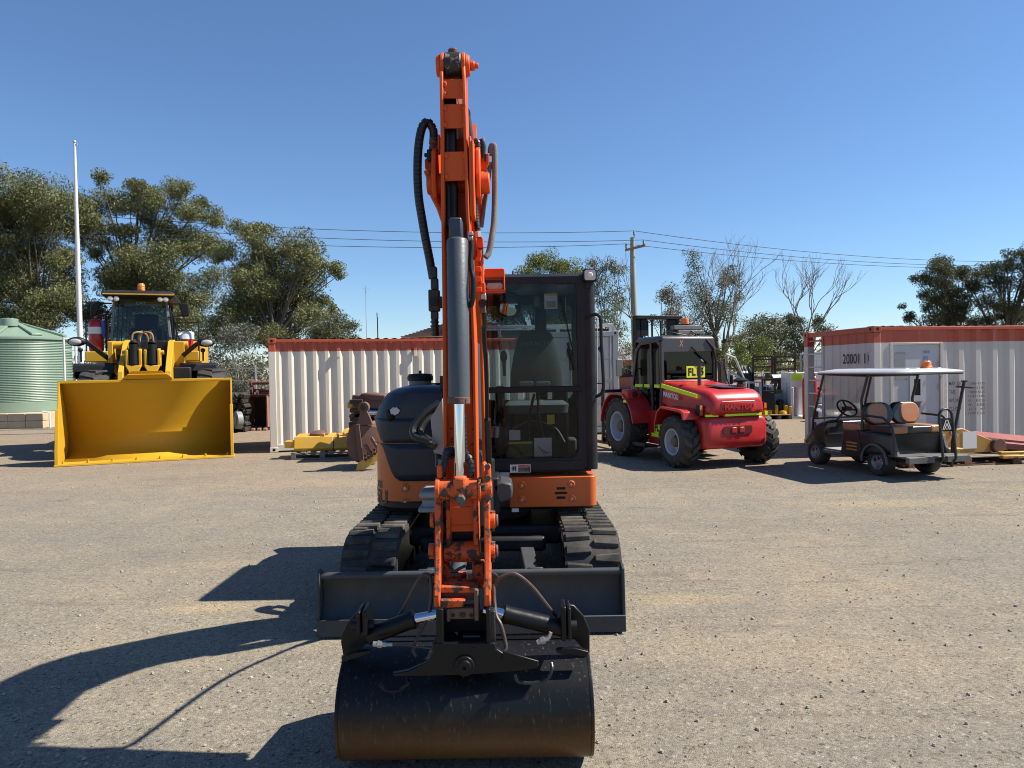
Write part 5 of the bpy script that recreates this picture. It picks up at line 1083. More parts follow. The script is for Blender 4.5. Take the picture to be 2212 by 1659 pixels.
# ---- bucket cylinder on the front of the arm
cy = 3.16
pt_ = at(988, 520, cy); pb_ = at(992, 868, cy-0.02); rr_ = 0.0475
mb = MB(); mb.lathe([(0.030, -0.012), (rr_-0.006, -0.008), (rr_, 0.0), (rr_, (pb_-pt_).length), (rr_-0.004, (pb_-pt_).length+0.004)], pt_, (pb_-pt_), n=36)
BCY = E("bucket_cylinder", mb, M_cylg, ARM, smooth=40)
mb = MB(); c = at(985, 492, cy+0.05); mb.bx(c.x-0.028, c.x+0.030, cy-0.01, cy+0.10, at(985, 516, cy).z, at(985, 470, cy).z); E("cylinder_lug", mb, mat("chipped_blue_lug", (0.03,0.04,0.06), 0.45, wear=0.22, wearcol=(0.5,0.45,0.38), wscale=16), BCY, bevel=0.008)
mb = MB(); q0 = at(991, 858, cy-0.02); mb.lathe([(rr_+0.001, 0.0), (rr_+0.003, 0.002), (rr_+0.003, 0.028), (0.026, 0.030)], q0, (pb_-pt_), n=36); E("gland_nut", mb, M_rust, BCY)
for du in (-16, 0, 14):
    c = at(991+du, 866, cy-0.02-math.sqrt(max(0.0001, rr_**2-(du*0.00205)**2))); mb = MB(); mb.box(c, (0.008, 0.006, 0.012)); E("gland_bolt", mb, M_rust, BCY)
rod0 = at(992, 868, cy-0.02); rod1 = at(994, 1034, 3.12)
mb = MB(); mb.cyl(rod0, rod1, 0.0245, n=36); E("chrome_rod", mb, M_chrome, BCY)
mb = MB(); mb.lathe([(0.026, 0), (0.032, 0.008), (0.032, 0.04)], at(996, 1032, 3.12), V(0.02, 0, -1), n=24); mb.cyl(at(996, 1040, 3.12), at(998, 1062, 3.12), 0.032, n=20); E("rod_end", mb, M_orw, BCY)
mb = MB(); mb.tube(spline([at(1017, 505, 3.18), at(1019, 535, 3.17), at(1017, 560, 3.16), at(1019, 585, 3.15), at(1023, 605, 3.14), at(1022, 640, 3.14), at(1017, 660, 3.15), at(1013, 650, 3.17)]), 0.0115, n=10); E("cylinder_pipe", mb, M_dk, BCY)
mb = MB()
ubox(mb, 1011, 1022, 500, 508, 3.16, 0.03); ubox(mb, 1013, 1021, 510, 521, 3.165, 0.028); ubox(mb, 1010, 1017, 500, 518, 3.17, 0.02); E("pipe_elbow", mb, M_steel, BCY, bevel=0.003)
mb = MB(); ubox(mb, 950, 957, 812, 838, 3.24, 0.03); E("guard_clip", mb, M_dk, ARM)
# hoses looping round the rod at the arm's lower end, wound with spiral guard
for pts in ([(975, 985, 3.18), (965, 972, 3.16), (962, 990, 3.15), (958, 1010, 3.14), (956, 1030, 3.14)], [(1003, 978, 3.18), (1012, 988, 3.16), (1017, 1005, 3.15), (1018, 1030, 3.14)], [(981, 970, 3.17), (968, 975, 3.155), (960, 992, 3.15)], [(1000, 900, 3.2), (1001, 940, 3.19), (1003, 978, 3.18)]):
    P_ = [at(*p) for p in pts]; mb = MB(); mb.tube(spline(P_), 0.0125, n=10); o = E("lower_hose", mb, M_hose, ARM); mb = MB(); spiral(mb, spline(P_, 8), 0.0165, 0.019, 0.0135, n=10); E("spiral_guard", mb, M_hose, o, smooth=30)
# big hose loop at the left and grey/black hoses at the right
def hose(pts, r, m, par, guard=None, name="hydraulic_hose", k=8):
    P_ = [at(*p) for p in pts]; mb = MB(); mb.tube(spline(P_, k), r, n=12); o = E(name, mb, m, par)
    if guard:
        mb = MB(); spiral(mb, spline(P_, 10), r*guard, r*1.25, r*1.05, n=14); E("spiral_guard", mb, M_hose, o, smooth=30)
    return o
hose([(937, 302, 3.42), (936, 282, 3.42), (927, 266, 3.41), (916, 268, 3.40), (908, 290, 3.40), (903, 330, 3.40), (902, 380, 3.40), (905, 430, 3.40), (913, 480, 3.40), (920, 520, 3.40), (928, 560, 3.40), (935, 600, 3.40)], 0.0165, M_hose, ARM, 1.25)
mb = MB(); mb.cyl(at(936, 312, 3.42), at(937, 298, 3.42), 0.021, n=10); mb.cyl(at(933, 325, 3.42), at(936, 310, 3.42), 0.017, n=6); E("hose_fitting", mb, M_rust, ARM)
mb = MB(); ubox(mb, 922, 932, 322, 346, 3.40, 0.03); ubox(mb, 916, 924, 330, 338, 3.40, 0.02); E("hose_clamp", mb, M_dk, ARM, bevel=0.004)
vb = MB()
for (u0, u1, v0, v1, d) in ((925, 949, 625, 672, 0.05), (930, 946, 600, 625, 0.04), (927, 943, 575, 600, 0.045), (930, 946, 672, 690, 0.04)): ubox(vb, u0, u1, v0, v1, 3.38, d)
SV = E("shutoff_valve", vb, mat("dirty_black_valve", (0.03,0.026,0.024), 0.6, var=0.4, bump=0.3), ARM, bevel=0.006)
mb = MB(); c = at(937, 651, 3.379); mb.cyl(c, c-V(0, 0.012, 0), 0.022, n=6); mb.cyl(c-V(0, 0.012, 0), c-V(0, 0.016, 0), 0.010, n=12); E("hex_plug", mb, M_dk, SV)
mb = MB(); mb.cyl(at(939, 690, 3.40), at(941, 726, 3.40), 0.017, n=12)
for k in range(4): mb.cyl(at(939, 694+k*9, 3.40), at(939, 697+k*9, 3.40), 0.021, n=12)
E("hose_tail", mb, M_hose, SV)
mb = MB(); ubox(mb, 948, 954, 640, 665, 3.38, 0.03); E("valve_bracket", mb, M_dk, SV)
hose([(1061, 335, 3.50), (1060, 322, 3.50), (1064, 314, 3.50), (1068, 322, 3.50), (1069, 380, 3.50), (1069, 430, 3.50), (1067, 480, 3.48), (1062, 515, 3.46), (1056, 545, 3.45), (1049, 556, 3.44)], 0.0150, M_ghose, BOOM)
hose([(1059, 350, 3.5), (1054, 400, 3.52), (1046, 450, 3.52), (1040, 490, 3.50)], 0.010, M_ghose, BOOM)
hose([(1029, 305, 3.42), (1032, 312, 3.41), (1031, 340, 3.41), (1027, 380, 3.41), (1026, 430, 3.41), (1028, 460, 3.41), (1031, 490, 3.40), (1033, 505, 3.40)], 0.0125, M_hose, BOOM, 1.15)
hose([(1038, 300, 3.46), (1043, 315, 3.47), (1042, 340, 3.48)], 0.014, M_hose, BOOM)
mb = MB(); mb.cyl(at(1032, 500, 3.40), at(1034, 513, 3.40), 0.017, n=6); E("hose_fitting", mb, M_steel, BOOM)
# flange rings of the arm/boom pivot on the right
for k, (u, r_) in enumerate(((1013, 0.0), (1018, 0.0))):
    mb = MB(); a = at(u, 300+8*k, 3.3); b = at(u+3, 470, 3.3); mb.bx(a.x, a.x+0.012, 3.26, 3.42, b.z, a.z); E("wear_plate", mb, M_or, ARM, bevel=0.004)
mb = MB(); ubox(mb, 1044, 1052, 372, 390, 3.42, 0.04); ubox(mb, 1046, 1050, 332, 345, 3.42, 0.03); E("bracket_bolt", mb, M_dk, BOOM)
# ---- lower linkage
LY = 3.12
def pin(u0, u1, v_, Yd, r, m=M_orw, name="link_pin", n=24, par=ARM, bev=0.004):
    a = at(u0, v_, Yd); b = at(u1, v_, Yd); b.z = a.z; mb = MB(); mb.cyl(a, b, r, n=n); return E(name, mb, m, par, bevel=bev)
pin(943, 1033, 1057, LY, 0.046, name="upper_link_boss")
pin(941, 951, 1057, LY, 0.052, name="boss_flange"); pin(1033, 1063, 1057, LY, 0.038, name="pin_head"); pin(1033, 1040, 1057, LY, 0.054, name="boss_flange")
mb = MB(); ubox(mb, 978, 1007, 1030, 1082, LY-0.052, 0.10); E("rod_clevis", mb, M_orw, ARM, bevel=0.014, seg=3)
mb = MB(); c = at(996, 1076, LY-0.05); mb.cyl(c, c+V(0, -0.028, -0.004), 0.020, n=6); mb.prism([at(978, 1078, LY-0.03), at(1010, 1078, LY-0.03), at(1006, 1088, LY-0.03), at(996, 1098, LY-0.03), at(988, 1090, LY-0.03)], (0, 0.03, 0)); E("grease_nipple", mb, mat("dirty_grey_steel", (0,0,0)), ARM, bevel=0.003)
for (u, v_) in ((1053, 1008), (1054, 1032), (1055, 1074)):
    c = at(u, v_, LY-0.03); mb = MB(); mb.cyl(c, c+V(0, -0.016, 0), 0.014, n=6); E("bolt_head", mb, M_rust, ARM)
for (u0, u1, v0, v1) in ((1040, 1051, 1000, 1050), (1049, 1060, 1005, 1045), (943, 955, 1004, 1035)): mb = MB(); ubox(mb, u0, u1, v0, v1, LY-0.02, 0.07); E("side_link_top", mb, M_or, ARM, bevel=0.012, seg=3)
# arm nose: two flanges with a recessed panel and dark window
mb = MB(); ubox(mb, 963, 972, 1078, 1178, LY+0.02, 0.17); E("arm_nose_flange", mb, M_orw, ARM, bevel=0.004)
mb = MB(); ubox(mb, 1022, 1033, 1078, 1178, LY+0.02, 0.17); E("arm_nose_flange", mb, M_orw, ARM, bevel=0.004)
mb = MB(); ubox(mb, 972, 1022, 1078, 1148, LY+0.05, 0.02); NP = E("arm_nose_panel", mb, M_or, ARM)
mb = MB(); ubox(mb, 978, 1016, 1095, 1098, LY+0.046, 0.006); ubox(mb, 974, 1020, 1134, 1137, LY+0.046, 0.006); E("stamped_ridge", mb, M_or, NP, bevel=0.002)
mb = MB(); ubox(mb, 972, 1022, 1148, 1175, LY+0.12, 0.02); E("cavity_shade_plate", mb, M_black, ARM)  # black sheet stands in for the shade inside the nose opening
pin(960, 1038, 1192, LY+0.06, 0.047, name="bucket_pin_boss")
# side link plates (dog bones) and hitch side plates
def plate(poly, x, th, m, name, par=ARM, bev=0.006):
    "poly in (y, z), swept in x"
    mb = MB(); mb.prism([V(x, y, z) for y, z in poly], (th, 0, 0)); return E(name, mb, m, par, bevel=bev, seg=3)
zT = at(944, 1100, LY).z; zM = at(944, 1165, LY).z; zL = at(944, 1313, 3.0).z
xl0 = at(938, 1240, 3.05).x; xr0 = at(1048, 1240, 3.05).x
for x, th in ((xl0+0.004, 0.026), (xr0-0.002, 0.026)):
    plate([(LY-0.045, zT+0.03), (LY-0.01, zT+0.055), (LY+0.06, zT+0.03), (LY+0.09, zM), (LY+0.10, zM-0.10), (LY+0.02, zL+0.05), (LY-0.10, zL-0.005), (LY-0.145, zL+0.01), (LY-0.15, zL+0.06), (LY-0.10, zM-0.12), (LY-0.065, zM)], x, th, M_orw, "hitch_side_plate")
for v_ in (1124, 1190):
    pin(927+(3 if v_ < 1150 else 0), 939, v_, LY, 0.034, name="pin_head"); pin(1056, 1070, v_, LY, 0.036, name="pin_head"); pin(1070, 1076, v_, LY, 0.027, m=M_rust, name="pin_end")
    c = at(1063, v_-14, LY); mb = MB(); mb.cyl(c-Z*0.01, c+Z*0.012, 0.016, n=6); E("bolt_head", mb, M_rust, ARM); c = at(1063, v_+17, LY); mb = MB(); mb.cyl(c-Z*0.012, c+Z*0.01, 0.013, n=6); E("bolt_head", mb, M_rustd, ARM)
# inside of the hitch
mb = MB(); ubox(mb, 953, 972, 1218, 1270, 3.16, 0.08); ubox(mb, 1020, 1046, 1218, 1272, 3.16, 0.08); ubox(mb, 978, 1008, 1240, 1268, 3.2, 0.05); HT = E("quick_hitch", mb, M_orw, ARM, bevel=0.006)
mb = MB(); mb.tube(spline([at(968, 1218, 3.10), at(980, 1234, 3.08), at(993, 1228, 3.09), at(1006, 1222, 3.10)]), 0.007, n=8); ubox(mb, 972, 990, 1238, 1244, 3.08, 0.02); E("hitch_hose", mb, M_hose, HT)
mb = MB(); mb.prism([at(952, 1268, 3.02), at(1022, 1268, 3.02), at(1033, 1275, 3.02), at(1033, 1281, 3.02), at(952, 1281, 3.02)], (0, 0.12, 0)); E("hitch_cross_plate", mb, M_orw, HT, bevel=0.004)
mb = MB(); ubox(mb, 952, 1026, 1281, 1297, 3.05, 0.08); E("hitch_back_plate", mb, M_rust, HT)
mb = MB(); mb.prism([at(951, 1297, 2.99), at(1006, 1297, 2.99), at(1000, 1312, 2.99), at(951, 1314, 2.99)], (0, 0.10, 0)); E("hitch_hook", mb, M_orw, HT, bevel=0.004)
mb = MB(); ubox(mb, 1024, 1034, 1274, 1342, 2.985, 0.10); E("hitch_post", mb, mat("scuffed_brown_steel", (0.13,0.075,0.05), 0.65, var=0.3, wear=0.3, wearcol=(0.3,0.07,0.02)), HT, bevel=0.005)
mb = MB(); ubox(mb, 970, 1024, 1314, 1338, 3.0, 0.06); ubox(mb, 964, 972, 1316, 1344, 2.99, 0.04); HL = E("latch_block", mb, mat("scuffed_brown_steel", (0,0,0)), HT, bevel=0.005)
for u in (979, 1018):
    c = at(u, 1329, 2.999); mb = MB(); mb.cyl(c, c-V(0, 0.003, 0), 0.008, n=12); E("latch_hole", mb, M_black, HL)
mb = MB(); ubox(mb, 993, 1005, 1325, 1334, 2.992, 0.02); E("square_lug", mb, M_rustd, HL, bevel=0.003)
for (u, v_) in ((938, 1252), (1062, 1250)):
    c = at(u, v_, 3.14); mb = MB(); mb.tube([c+V(0.026*math.cos(t), 0.0, 0.022*math.sin(t)) for t in [i*math.pi/10 for i in range(20)]], 0.007, n=8, closed=True); E("lifting_ring", mb, M_dk, HT)
# ---- tilting mud bucket
TY = 2.98
bk0 = at(733, 1450, 3.05).x; bk1 = at(1274, 1450, 3.05).x
# shell profile (y,z): outer convex back faces the camera, mouth to the machine; lip on the ground behind
prof = []
for i in range(22):
    a = R(58+(215-58)*i/21); prof.append((3.36+0.34*math.cos(a+0)*1.0, 0.335+0.315*math.sin(a)))
prof = [(3.30, 0.525), (3.22, 0.525), (3.12, 0.485), (3.04, 0.42), (2.995, 0.34), (2.985, 0.25), (3.01, 0.16), (3.07, 0.09), (3.19, 0.035), (3.30, 0.014), (3.45, 0.010), (3.62, 0.008), (3.74, 0.006)]
P_ = spline([V(0, y, z) for y, z in prof], 4)
inn_ = []
for i in range(len(P_)):
    t = (P_[min(i+1, len(P_)-1)]-P_[max(i-1, 0)]).normalized(); nr = V(0, -t.z, t.y); nr = nr if nr.dot(V(0, 3.42, 0.33)-P_[i]) > 0 else -nr; inn_.append(P_[i]+nr*0.014)
mb = MB(); m_ = len(P_); vs = [V(bk0, p.y, p.z) for p in P_]+[V(bk1, p.y, p.z) for p in P_]+[V(bk0, p.y, p.z) for p in inn_]+[V(bk1, p.y, p.z) for p in inn_]; fs = []
for i in range(m_-1): fs += [(i, i+1, m_+i+1, m_+i), (2*m_+i, 3*m_+i, 3*m_+i+1, 2*m_+i+1)]
fs += [(0, m_, 3*m_, 2*m_), (m_-1, 2*m_+m_-1, 3*m_+m_-1, 2*m_-1)]
mb.add(vs, fs)
def bucket_mat():
    m = mat("mud_bucket_paint", (0.005, 0.0055, 0.007), 0.42, var=0.3, spec=0.3, wear=0.06, wearcol=(0.16,0.13,0.10), wscale=30, bump=0.10, bscale=26)
    n = m.node_tree.nodes; L = m.node_tree.links; b = n["Principled BSDF"]; src = b.inputs["Base Color"].links[0].from_socket
    tc = n.new("ShaderNodeTexCoord"); s = n.new("ShaderNodeSeparateXYZ"); L.new(tc.outputs["Object"], s.inputs[0])
    no = n.new("ShaderNodeTexNoise"); no.inputs["Scale"].default_value = 9; no.inputs["Detail"].default_value = 9; no.inputs["Roughness"].default_value = 0.75; L.new(tc.outputs["Object"], no.inputs["Vector"])
    mp = n.new("ShaderNodeMapRange"); mp.inputs[1].default_value = 0.36; mp.inputs[2].default_value = 0.14; L.new(s.outputs[2], mp.inputs[0])
    ad = n.new("ShaderNodeMath"); ad.operation = 'MULTIPLY_ADD'; ad.inputs[1].default_value = 1.5; L.new(mp.outputs[0], ad.inputs[0]); L.new(no.outputs[0], ad.inputs[2])
    m2 = n.new("ShaderNodeMapRange"); m2.inputs[1].default_value = 0.75; m2.inputs[2].default_value = 1.6; m2.inputs[4].default_value = 0.85; L.new(ad.outputs[0], m2.inputs[0])
    x = n.new("ShaderNodeMix"); x.data_type = 'RGBA'; L.new(m2.outputs[0], x.inputs[0]); L.new(src, x.inputs[6]); x.inputs[7].default_value = (0.10, 0.048, 0.018, 1)
    # fine scratches
    ms = n.new("ShaderNodeMapping"); ms.inputs["Scale"].default_value = (75, 60, 15); ms.inputs["Rotation"].default_value = (0.2, 0.3, 0.3); L.new(tc.outputs["Object"], ms.inputs[0])
    ns = n.new("ShaderNodeTexNoise"); ns.inputs["Scale"].default_value = 1.0; ns.inputs["Detail"].default_value = 5; L.new(ms.outputs[0], ns.inputs["Vector"])
    m3 = n.new("ShaderNodeMapRange"); m3.inputs[1].default_value = 0.60; m3.inputs[2].default_value = 0.80; m3.inputs[4].default_value = 0.55; L.new(ns.outputs[0], m3.inputs[0])
    y = n.new("ShaderNodeMix"); y.data_type = 'RGBA'; L.new(m3.outputs[0], y.inputs[0]); L.new(x.outputs[2], y.inputs[6]); y.inputs[7].default_value = (0.17, 0.135, 0.10, 1)
    L.new(y.outputs[2], b.inputs["Base Color"]); return m
M_mud = bucket_mat()
BKT = E("mud_bucket", mb, M_mud, smooth=60, bevel=0)
side_prof = [V(0, p.y, p.z) for p in P_]+[V(0, 3.76, 0.05), V(0, 3.70, 0.30), V(0, 3.60, 0.48)]
for x, th in ((bk0-0.012, 0.020), (bk1-0.008, 0.020)):
    mb = MB(); pr_ = [V(x, p.y, p.z) for p in side_prof]; mb.prism(pr_, (th, 0, 0)); E("bucket_side", mb, M_mud, BKT, bevel=0.003)
mb = MB(); mb.prism([V(bk0, 3.28, 0.500), V(bk0, 3.32, 0.500), V(bk0, 3.32, 0.532), V(bk0, 3.28, 0.532)], (bk1-bk0, 0, 0)); E("top_lip", mb, M_bk, BKT)
# tilt-frame front plate (flat black, with the round pivot)
FY = 2.95
pl = [(934, 1389), (1069, 1389), (1072, 1402), (1088, 1412), (1108, 1420), (1150, 1428), (1165, 1437), (1160, 1444), (1120, 1450), (1045, 1456), (960, 1460), (850, 1462), (846, 1456), (880, 1450), (920, 1432), (934, 1412)]
mb = pp(pl, FY, 0.03); TP = E("tilt_frame_plate", mb, M_bk, BKT, bevel=0.006, seg=3)
c = at(1004, 1437, FY); mb = MB(); mb.lathe([(0.042, 0.0), (0.042, 0.014), (0.036, 0.018), (0.030, 0.016), (0.027, 0.026), (0.008, 0.028), (0.008, 0.018), (0, 0.018)], c, V(0, -1, 0), n=32); E("tilt_pivot", mb, M_bk, TP, bevel=0.002)
for u in (967, 1022):
    c = at(u-1, 1408, FY); mb = MB(); mb.lathe([(0.019, 0.0), (0.019, 0.002), (0, 0.002)], c, V(0, -1, 0), n=20); E("plate_hole", mb, M_black, TP)
mb = MB(); mb.beam(at(1085, 1414, FY-0.01), at(1162, 1436, FY-0.01), 0.035, 0.012, up=Y); E("frame_wing", mb, M_bk, TP, bevel=0.004)
for (u0, u1) in ((942, 957), (1050, 1060)):
    mb = MB(); ubox(mb, u0, u1, 1316, 1390, FY, 0.20); E("tilt_frame_cheek", mb, M_bk, TP, bevel=0.005)
mb = MB(); ubox(mb, 1058, 1070, 1320, 1388, FY+0.02, 0.05); E("cheek_edge", mb, mat("worn_black_steel", (0.035,0.036,0.04), 0.35, metal=0.5, wear=0.3, wearcol=(0.4,0.4,0.4)), TP, bevel=0.005)
mb = MB(); ubox(mb, 957, 1050, 1320, 1389, FY+0.17, 0.02); E("frame_back", mb, M_black, TP)
mb = MB(); ubox(mb, 1000, 1037, 1374, 1386, FY+0.10, 0.01); E("maker_plate", mb, mat("dull_plate", (0.16,0.18,0.20), 0.5, var=0.6, scale=60), TP)
mb = MB(); mb.bx(at(934, 1400, FY).x, at(1069, 1400, FY).x, FY+0.03, 3.15, 0.60, 0.63); E("frame_top", mb, M_bk, TP)
# tilt cylinders: barrel + chrome rod + clevis gusset at each end of the bucket
for s, (bar0, bar1, ch0, ch1) in enumerate((((797, 1374), (897, 1336), (893, 1338), (948, 1327)), ((1218, 1357), (1088, 1326), (1092, 1327), (1044, 1317)))):
    Yt = 3.08
    a, b = at(*bar0, Yt), at(*bar1, Yt-0.02); mb = MB(); mb.lathe([(0.030, -0.004), (0.038, 0.0), (0.038, (b-a).length-0.02), (0.041, (b-a).length-0.02), (0.041, (b-a).length), (0.026, (b-a).length+0.004)], a, (b-a), n=30)
    TC = E("tilt_cylinder", mb, M_bk, BKT, smooth=40)
    mb = MB(); mb.cyl(at(*ch0, Yt-0.02), at(*ch1, Yt-0.02), 0.023, n=26); E("rod", mb, M_chrome, TC)
    for poly, dY, nm in ((([(736, 1388), (738, 1368), (750, 1345), (772, 1322), (798, 1312), (802, 1320), (806, 1352), (815, 1362), (797, 1372), (790, 1392), (770, 1410), (745, 1440)], 3.14, "cylinder_gusset") if s == 0 else ([(1208, 1316), (1215, 1304), (1240, 1308), (1262, 1332), (1274, 1362), (1274, 1412), (1262, 1404), (1240, 1380), (1226, 1372), (1218, 1390), (1206, 1352)], 3.14, "cylinder_gusset")),):
        mb = pp(poly, dY, 0.022); E(nm, mb, M_bk, TC, bevel=0.005)
    for (u0, u1, v0, v1) in (((770, 778, 1322, 1372), (782, 792, 1320, 1376)) if s == 0 else ((1212, 1224, 1312, 1386), (1226, 1234, 1314, 1384))):
        mb = MB(); ubox(mb, u0, u1, v0, v1, 3.02, 0.12); E("clevis_plate", mb, M_bk, TC, bevel=0.006)
    mb = MB(); c = at(*((784, 1350) if s == 0 else (1221, 1352)), 3.08); mb.cyl(c-V(0.05, 0, 0.0), c+V(0.05, 0, 0.0), 0.022, n=16); E("clevis_pin", mb, M_dk, TC)
    fit = ((806, 1391), (835, 1392), (848, 1392)) if s == 0 else ((1160, 1388), (1185, 1378), (1190, 1366))
    mb = MB(); mb.cyl(at(*fit[0], 3.0), at(*fit[1], 3.0), 0.011, n=8); mb.cyl(at((fit[0][0]*2+fit[1][0])/3, (fit[0][1]*2+fit[1][1])/3, 3.0), at((fit[0][0]+fit[1][0]*2)/3, (fit[0][1]+fit[1][1]*2)/3, 3.0), 0.015, n=6); mb.cyl(at(*fit[1], 3.0), at(*fit[2], 3.0), 0.008, n=8); E("hose_coupling", mb, M_steel, TC)
    poly = [(736, 1420), (765, 1410), (800, 1405), (800, 1412), (740, 1432)] if s == 0 else [(1200, 1404), (1240, 1400), (1272, 1408), (1268, 1420), (1205, 1412)]
    mb = pp(poly, 3.06, 0.03); E("gusset_foot", mb, M_bk, TC, bevel=0.004)
# D-shaped lifting eyes welded on the shell
for (u0, u1, vt, vb_, m_) in ((1112, 1192, 1432, 1475, "worn"), (824, 882, 1462, 1492, "blk")):
    Ye = 2.975; pts = [at(u0, vt+(vb_-vt)*0.6, Ye), at(u0+6, vb_-4, Ye), at(u0+(u1-u0)*0.3, vb_, Ye), at(u0+(u1-u0)*0.65, vb_-1, Ye), at(u1-8, vb_-10, Ye), at(u1, vt+14, Ye), at(u1-1, vt, Ye+0.02)]
    mb = MB(); mb.tube(spline(pts), 0.0075, n=8); E("lifting_eye", mb, mat("worn_black_steel", (0,0,0)) if m_ == "worn" else M_bk, BKT)
# small hoses arcing beside the linkage
def hose2(pts, r, name="tilt_hose"): mb = MB(); mb.tube(spline([at(*p) for p in pts], 8), r, n=8); return E(name, mb, mat("braided_brown_hose", (0.06,0.038,0.030), 0.5, var=0.5, scale=40), BKT)
hose2([(857, 1338, 3.12), (875, 1308, 3.11), (893, 1272, 3.10), (908, 1247, 3.10), (921, 1240, 3.10), (930, 1250, 3.10), (932, 1290, 3.08), (925, 1330, 3.05), (905, 1370, 3.03), (893, 1402, 3.0), (900, 1418, 2.98)], 0.0075)
hose2([(1066, 1300, 3.08), (1066, 1270, 3.08), (1078, 1250, 3.08), (1100, 1240, 3.08), (1120, 1243, 3.08), (1150, 1268, 3.09), (1180, 1305, 3.10), (1204, 1336, 3.12)], 0.0078)
hose2([(1066, 1262, 3.08), (1068, 1300, 3.05), (1072, 1330, 3.02), (1082, 1350, 3.0), (1090, 1380, 2.99), (1093, 1400, 2.98), (1086, 1412, 2.97)], 0.0085)
hose2([(848, 1392, 3.0), (880, 1394, 3.0), (915, 1399, 2.98), (935, 1401, 2.96)], 0.004)
# ================================================================ WHEEL LOADER (own frame: x across, +y towards its tail)
def localpt(o, u, v, yl):
    "the point of the thing's own plane y = yl under a pixel of the photograph"
    I = INV[o.name]; c = I @ V(0, 0, CAM_Z); d = (I.to_3x3() @ ray(u, v)); t = (yl-c.y)/d.y; return c+d*t
def xmirror(fn):
    for s in (-1, 1): fn(s)
lr = gr(320, 997); lr.z = 0
LD = thing("wheel_loader", "large yellow wheel loader with a wide empty bucket and dark cab facing the yard", "wheel loader", lr, R(21))
def Lb(name, mb, m, parent=LD, **k): return build(name, mb, m, parent, **k)
def tread_tyre(name, parent, c, ax, r, w, rim_r, m_rim, lug_h=0.03, nl=22, hub=True, chev=True, rimside=1, m=None):
    "tyre + rim; ax = unit axle vector; rimside = direction of the outer face"
    m = m or M_tyre; c = Vector(c); ax = Vector(ax).normalized(); mb = MB(); h = w/2
    pr = [(rim_r, -h*0.78), (rim_r+0.02, -h*0.95), ((r+rim_r)/2, -h*1.02), (r*0.93, -h*0.92), (r*0.985, -h*0.72), (r, -h*0.3), (r, h*0.3), (r*0.985, h*0.72), (r*0.93, h*0.92), ((r+rim_r)/2, h*1.02), (rim_r+0.02, h*0.95), (rim_r, h*0.78)]
    mb.lathe(pr, c, ax, n=48, caps=False)
    T_ = build(name, mb, m, parent, smooth=50)
    # lugs
    p = ax.cross(Z).normalized() if abs(ax.z) < 0.9 else X; q = ax.cross(p); lg = MB()
    for i in range(nl):
        for s in (-1, 1):
            a = 2*math.pi*(i+(0.5 if s > 0 else 0))/nl; rr_ = lambda an: p*math.cos(an)+q*math.sin(an)
            da = 0.13*22/nl; skew = 0.55*da*(1 if chev else 0)
            base = []
            for (x, ang, rr0) in ((0.0*h, a-da*0.5+skew, 1.0), (s*h*0.55, a-da*0.5, 1.0), (s*h*0.98, a-da*0.9-skew, 0.955), (s*h*0.98, a+da*0.5-skew, 0.955), (s*h*0.55, a+da*0.75, 1.0), (0.0*h, a+da*0.6+skew, 1.0)):
                base.append((x, ang, rr0))
            lo = [c+ax*x+rr_(an)*(r*rr0-0.012) for x, an, rr0 in base]; hi = [c+ax*x*0.99+rr_(an)*(r*rr0+lug_h) for x, an, rr0 in base]
            n_ = len(base); lg.add(lo+hi, [tuple(range(n_, 2*n_))]+[(k, (k+1) % n_, n_+(k+1) % n_, n_+k) for k in range(n_)])
    build("tread", lg, m, T_, bevel=min(0.008, lug_h*0.2), seg=1, smooth=30)
    o = ax*rimside
    mb = MB(); mb.lathe([(rim_r*1.03, h*0.88), (rim_r*0.97, h*0.96), (rim_r*0.90, h*0.86), (rim_r*0.84, h*0.20), (rim_r*0.78, h*0.02), (rim_r*0.42, h*0.0), (rim_r*0.36, h*0.42), (rim_r*0.30, h*0.62), (0, h*0.64)], c, o, n=36, caps=False)
    W_ = build("rim", mb, m_rim, T_, smooth=25)
    if hub:
        mb = MB()
        for i in range(8): t = 2*math.pi*i/8; b = c+(p*math.cos(t)+q*math.sin(t))*rim_r*0.56+o*h*0.02; mb.cyl(b, b+o*0.025, 0.018, n=6)
        build("wheel_nuts", mb, M_dk, W_)
    mb = MB(); mb.lathe([(rim_r*0.40, h*0.34), (rim_r*0.38, h*0.60), (rim_r*0.30, h*0.72), (0, h*0.74)], c, o, n=20); build("hub", mb, mat("dusty_brown_hub", (0.13, 0.10, 0.075), 0.7, var=0.3), W_)
    mb = MB(); mb.lathe([(rim_r*0.9, h*0.4), (0, h*0.4)], c, -o, n=24); build("inner_disc", mb, M_dk, W_)
    return T_
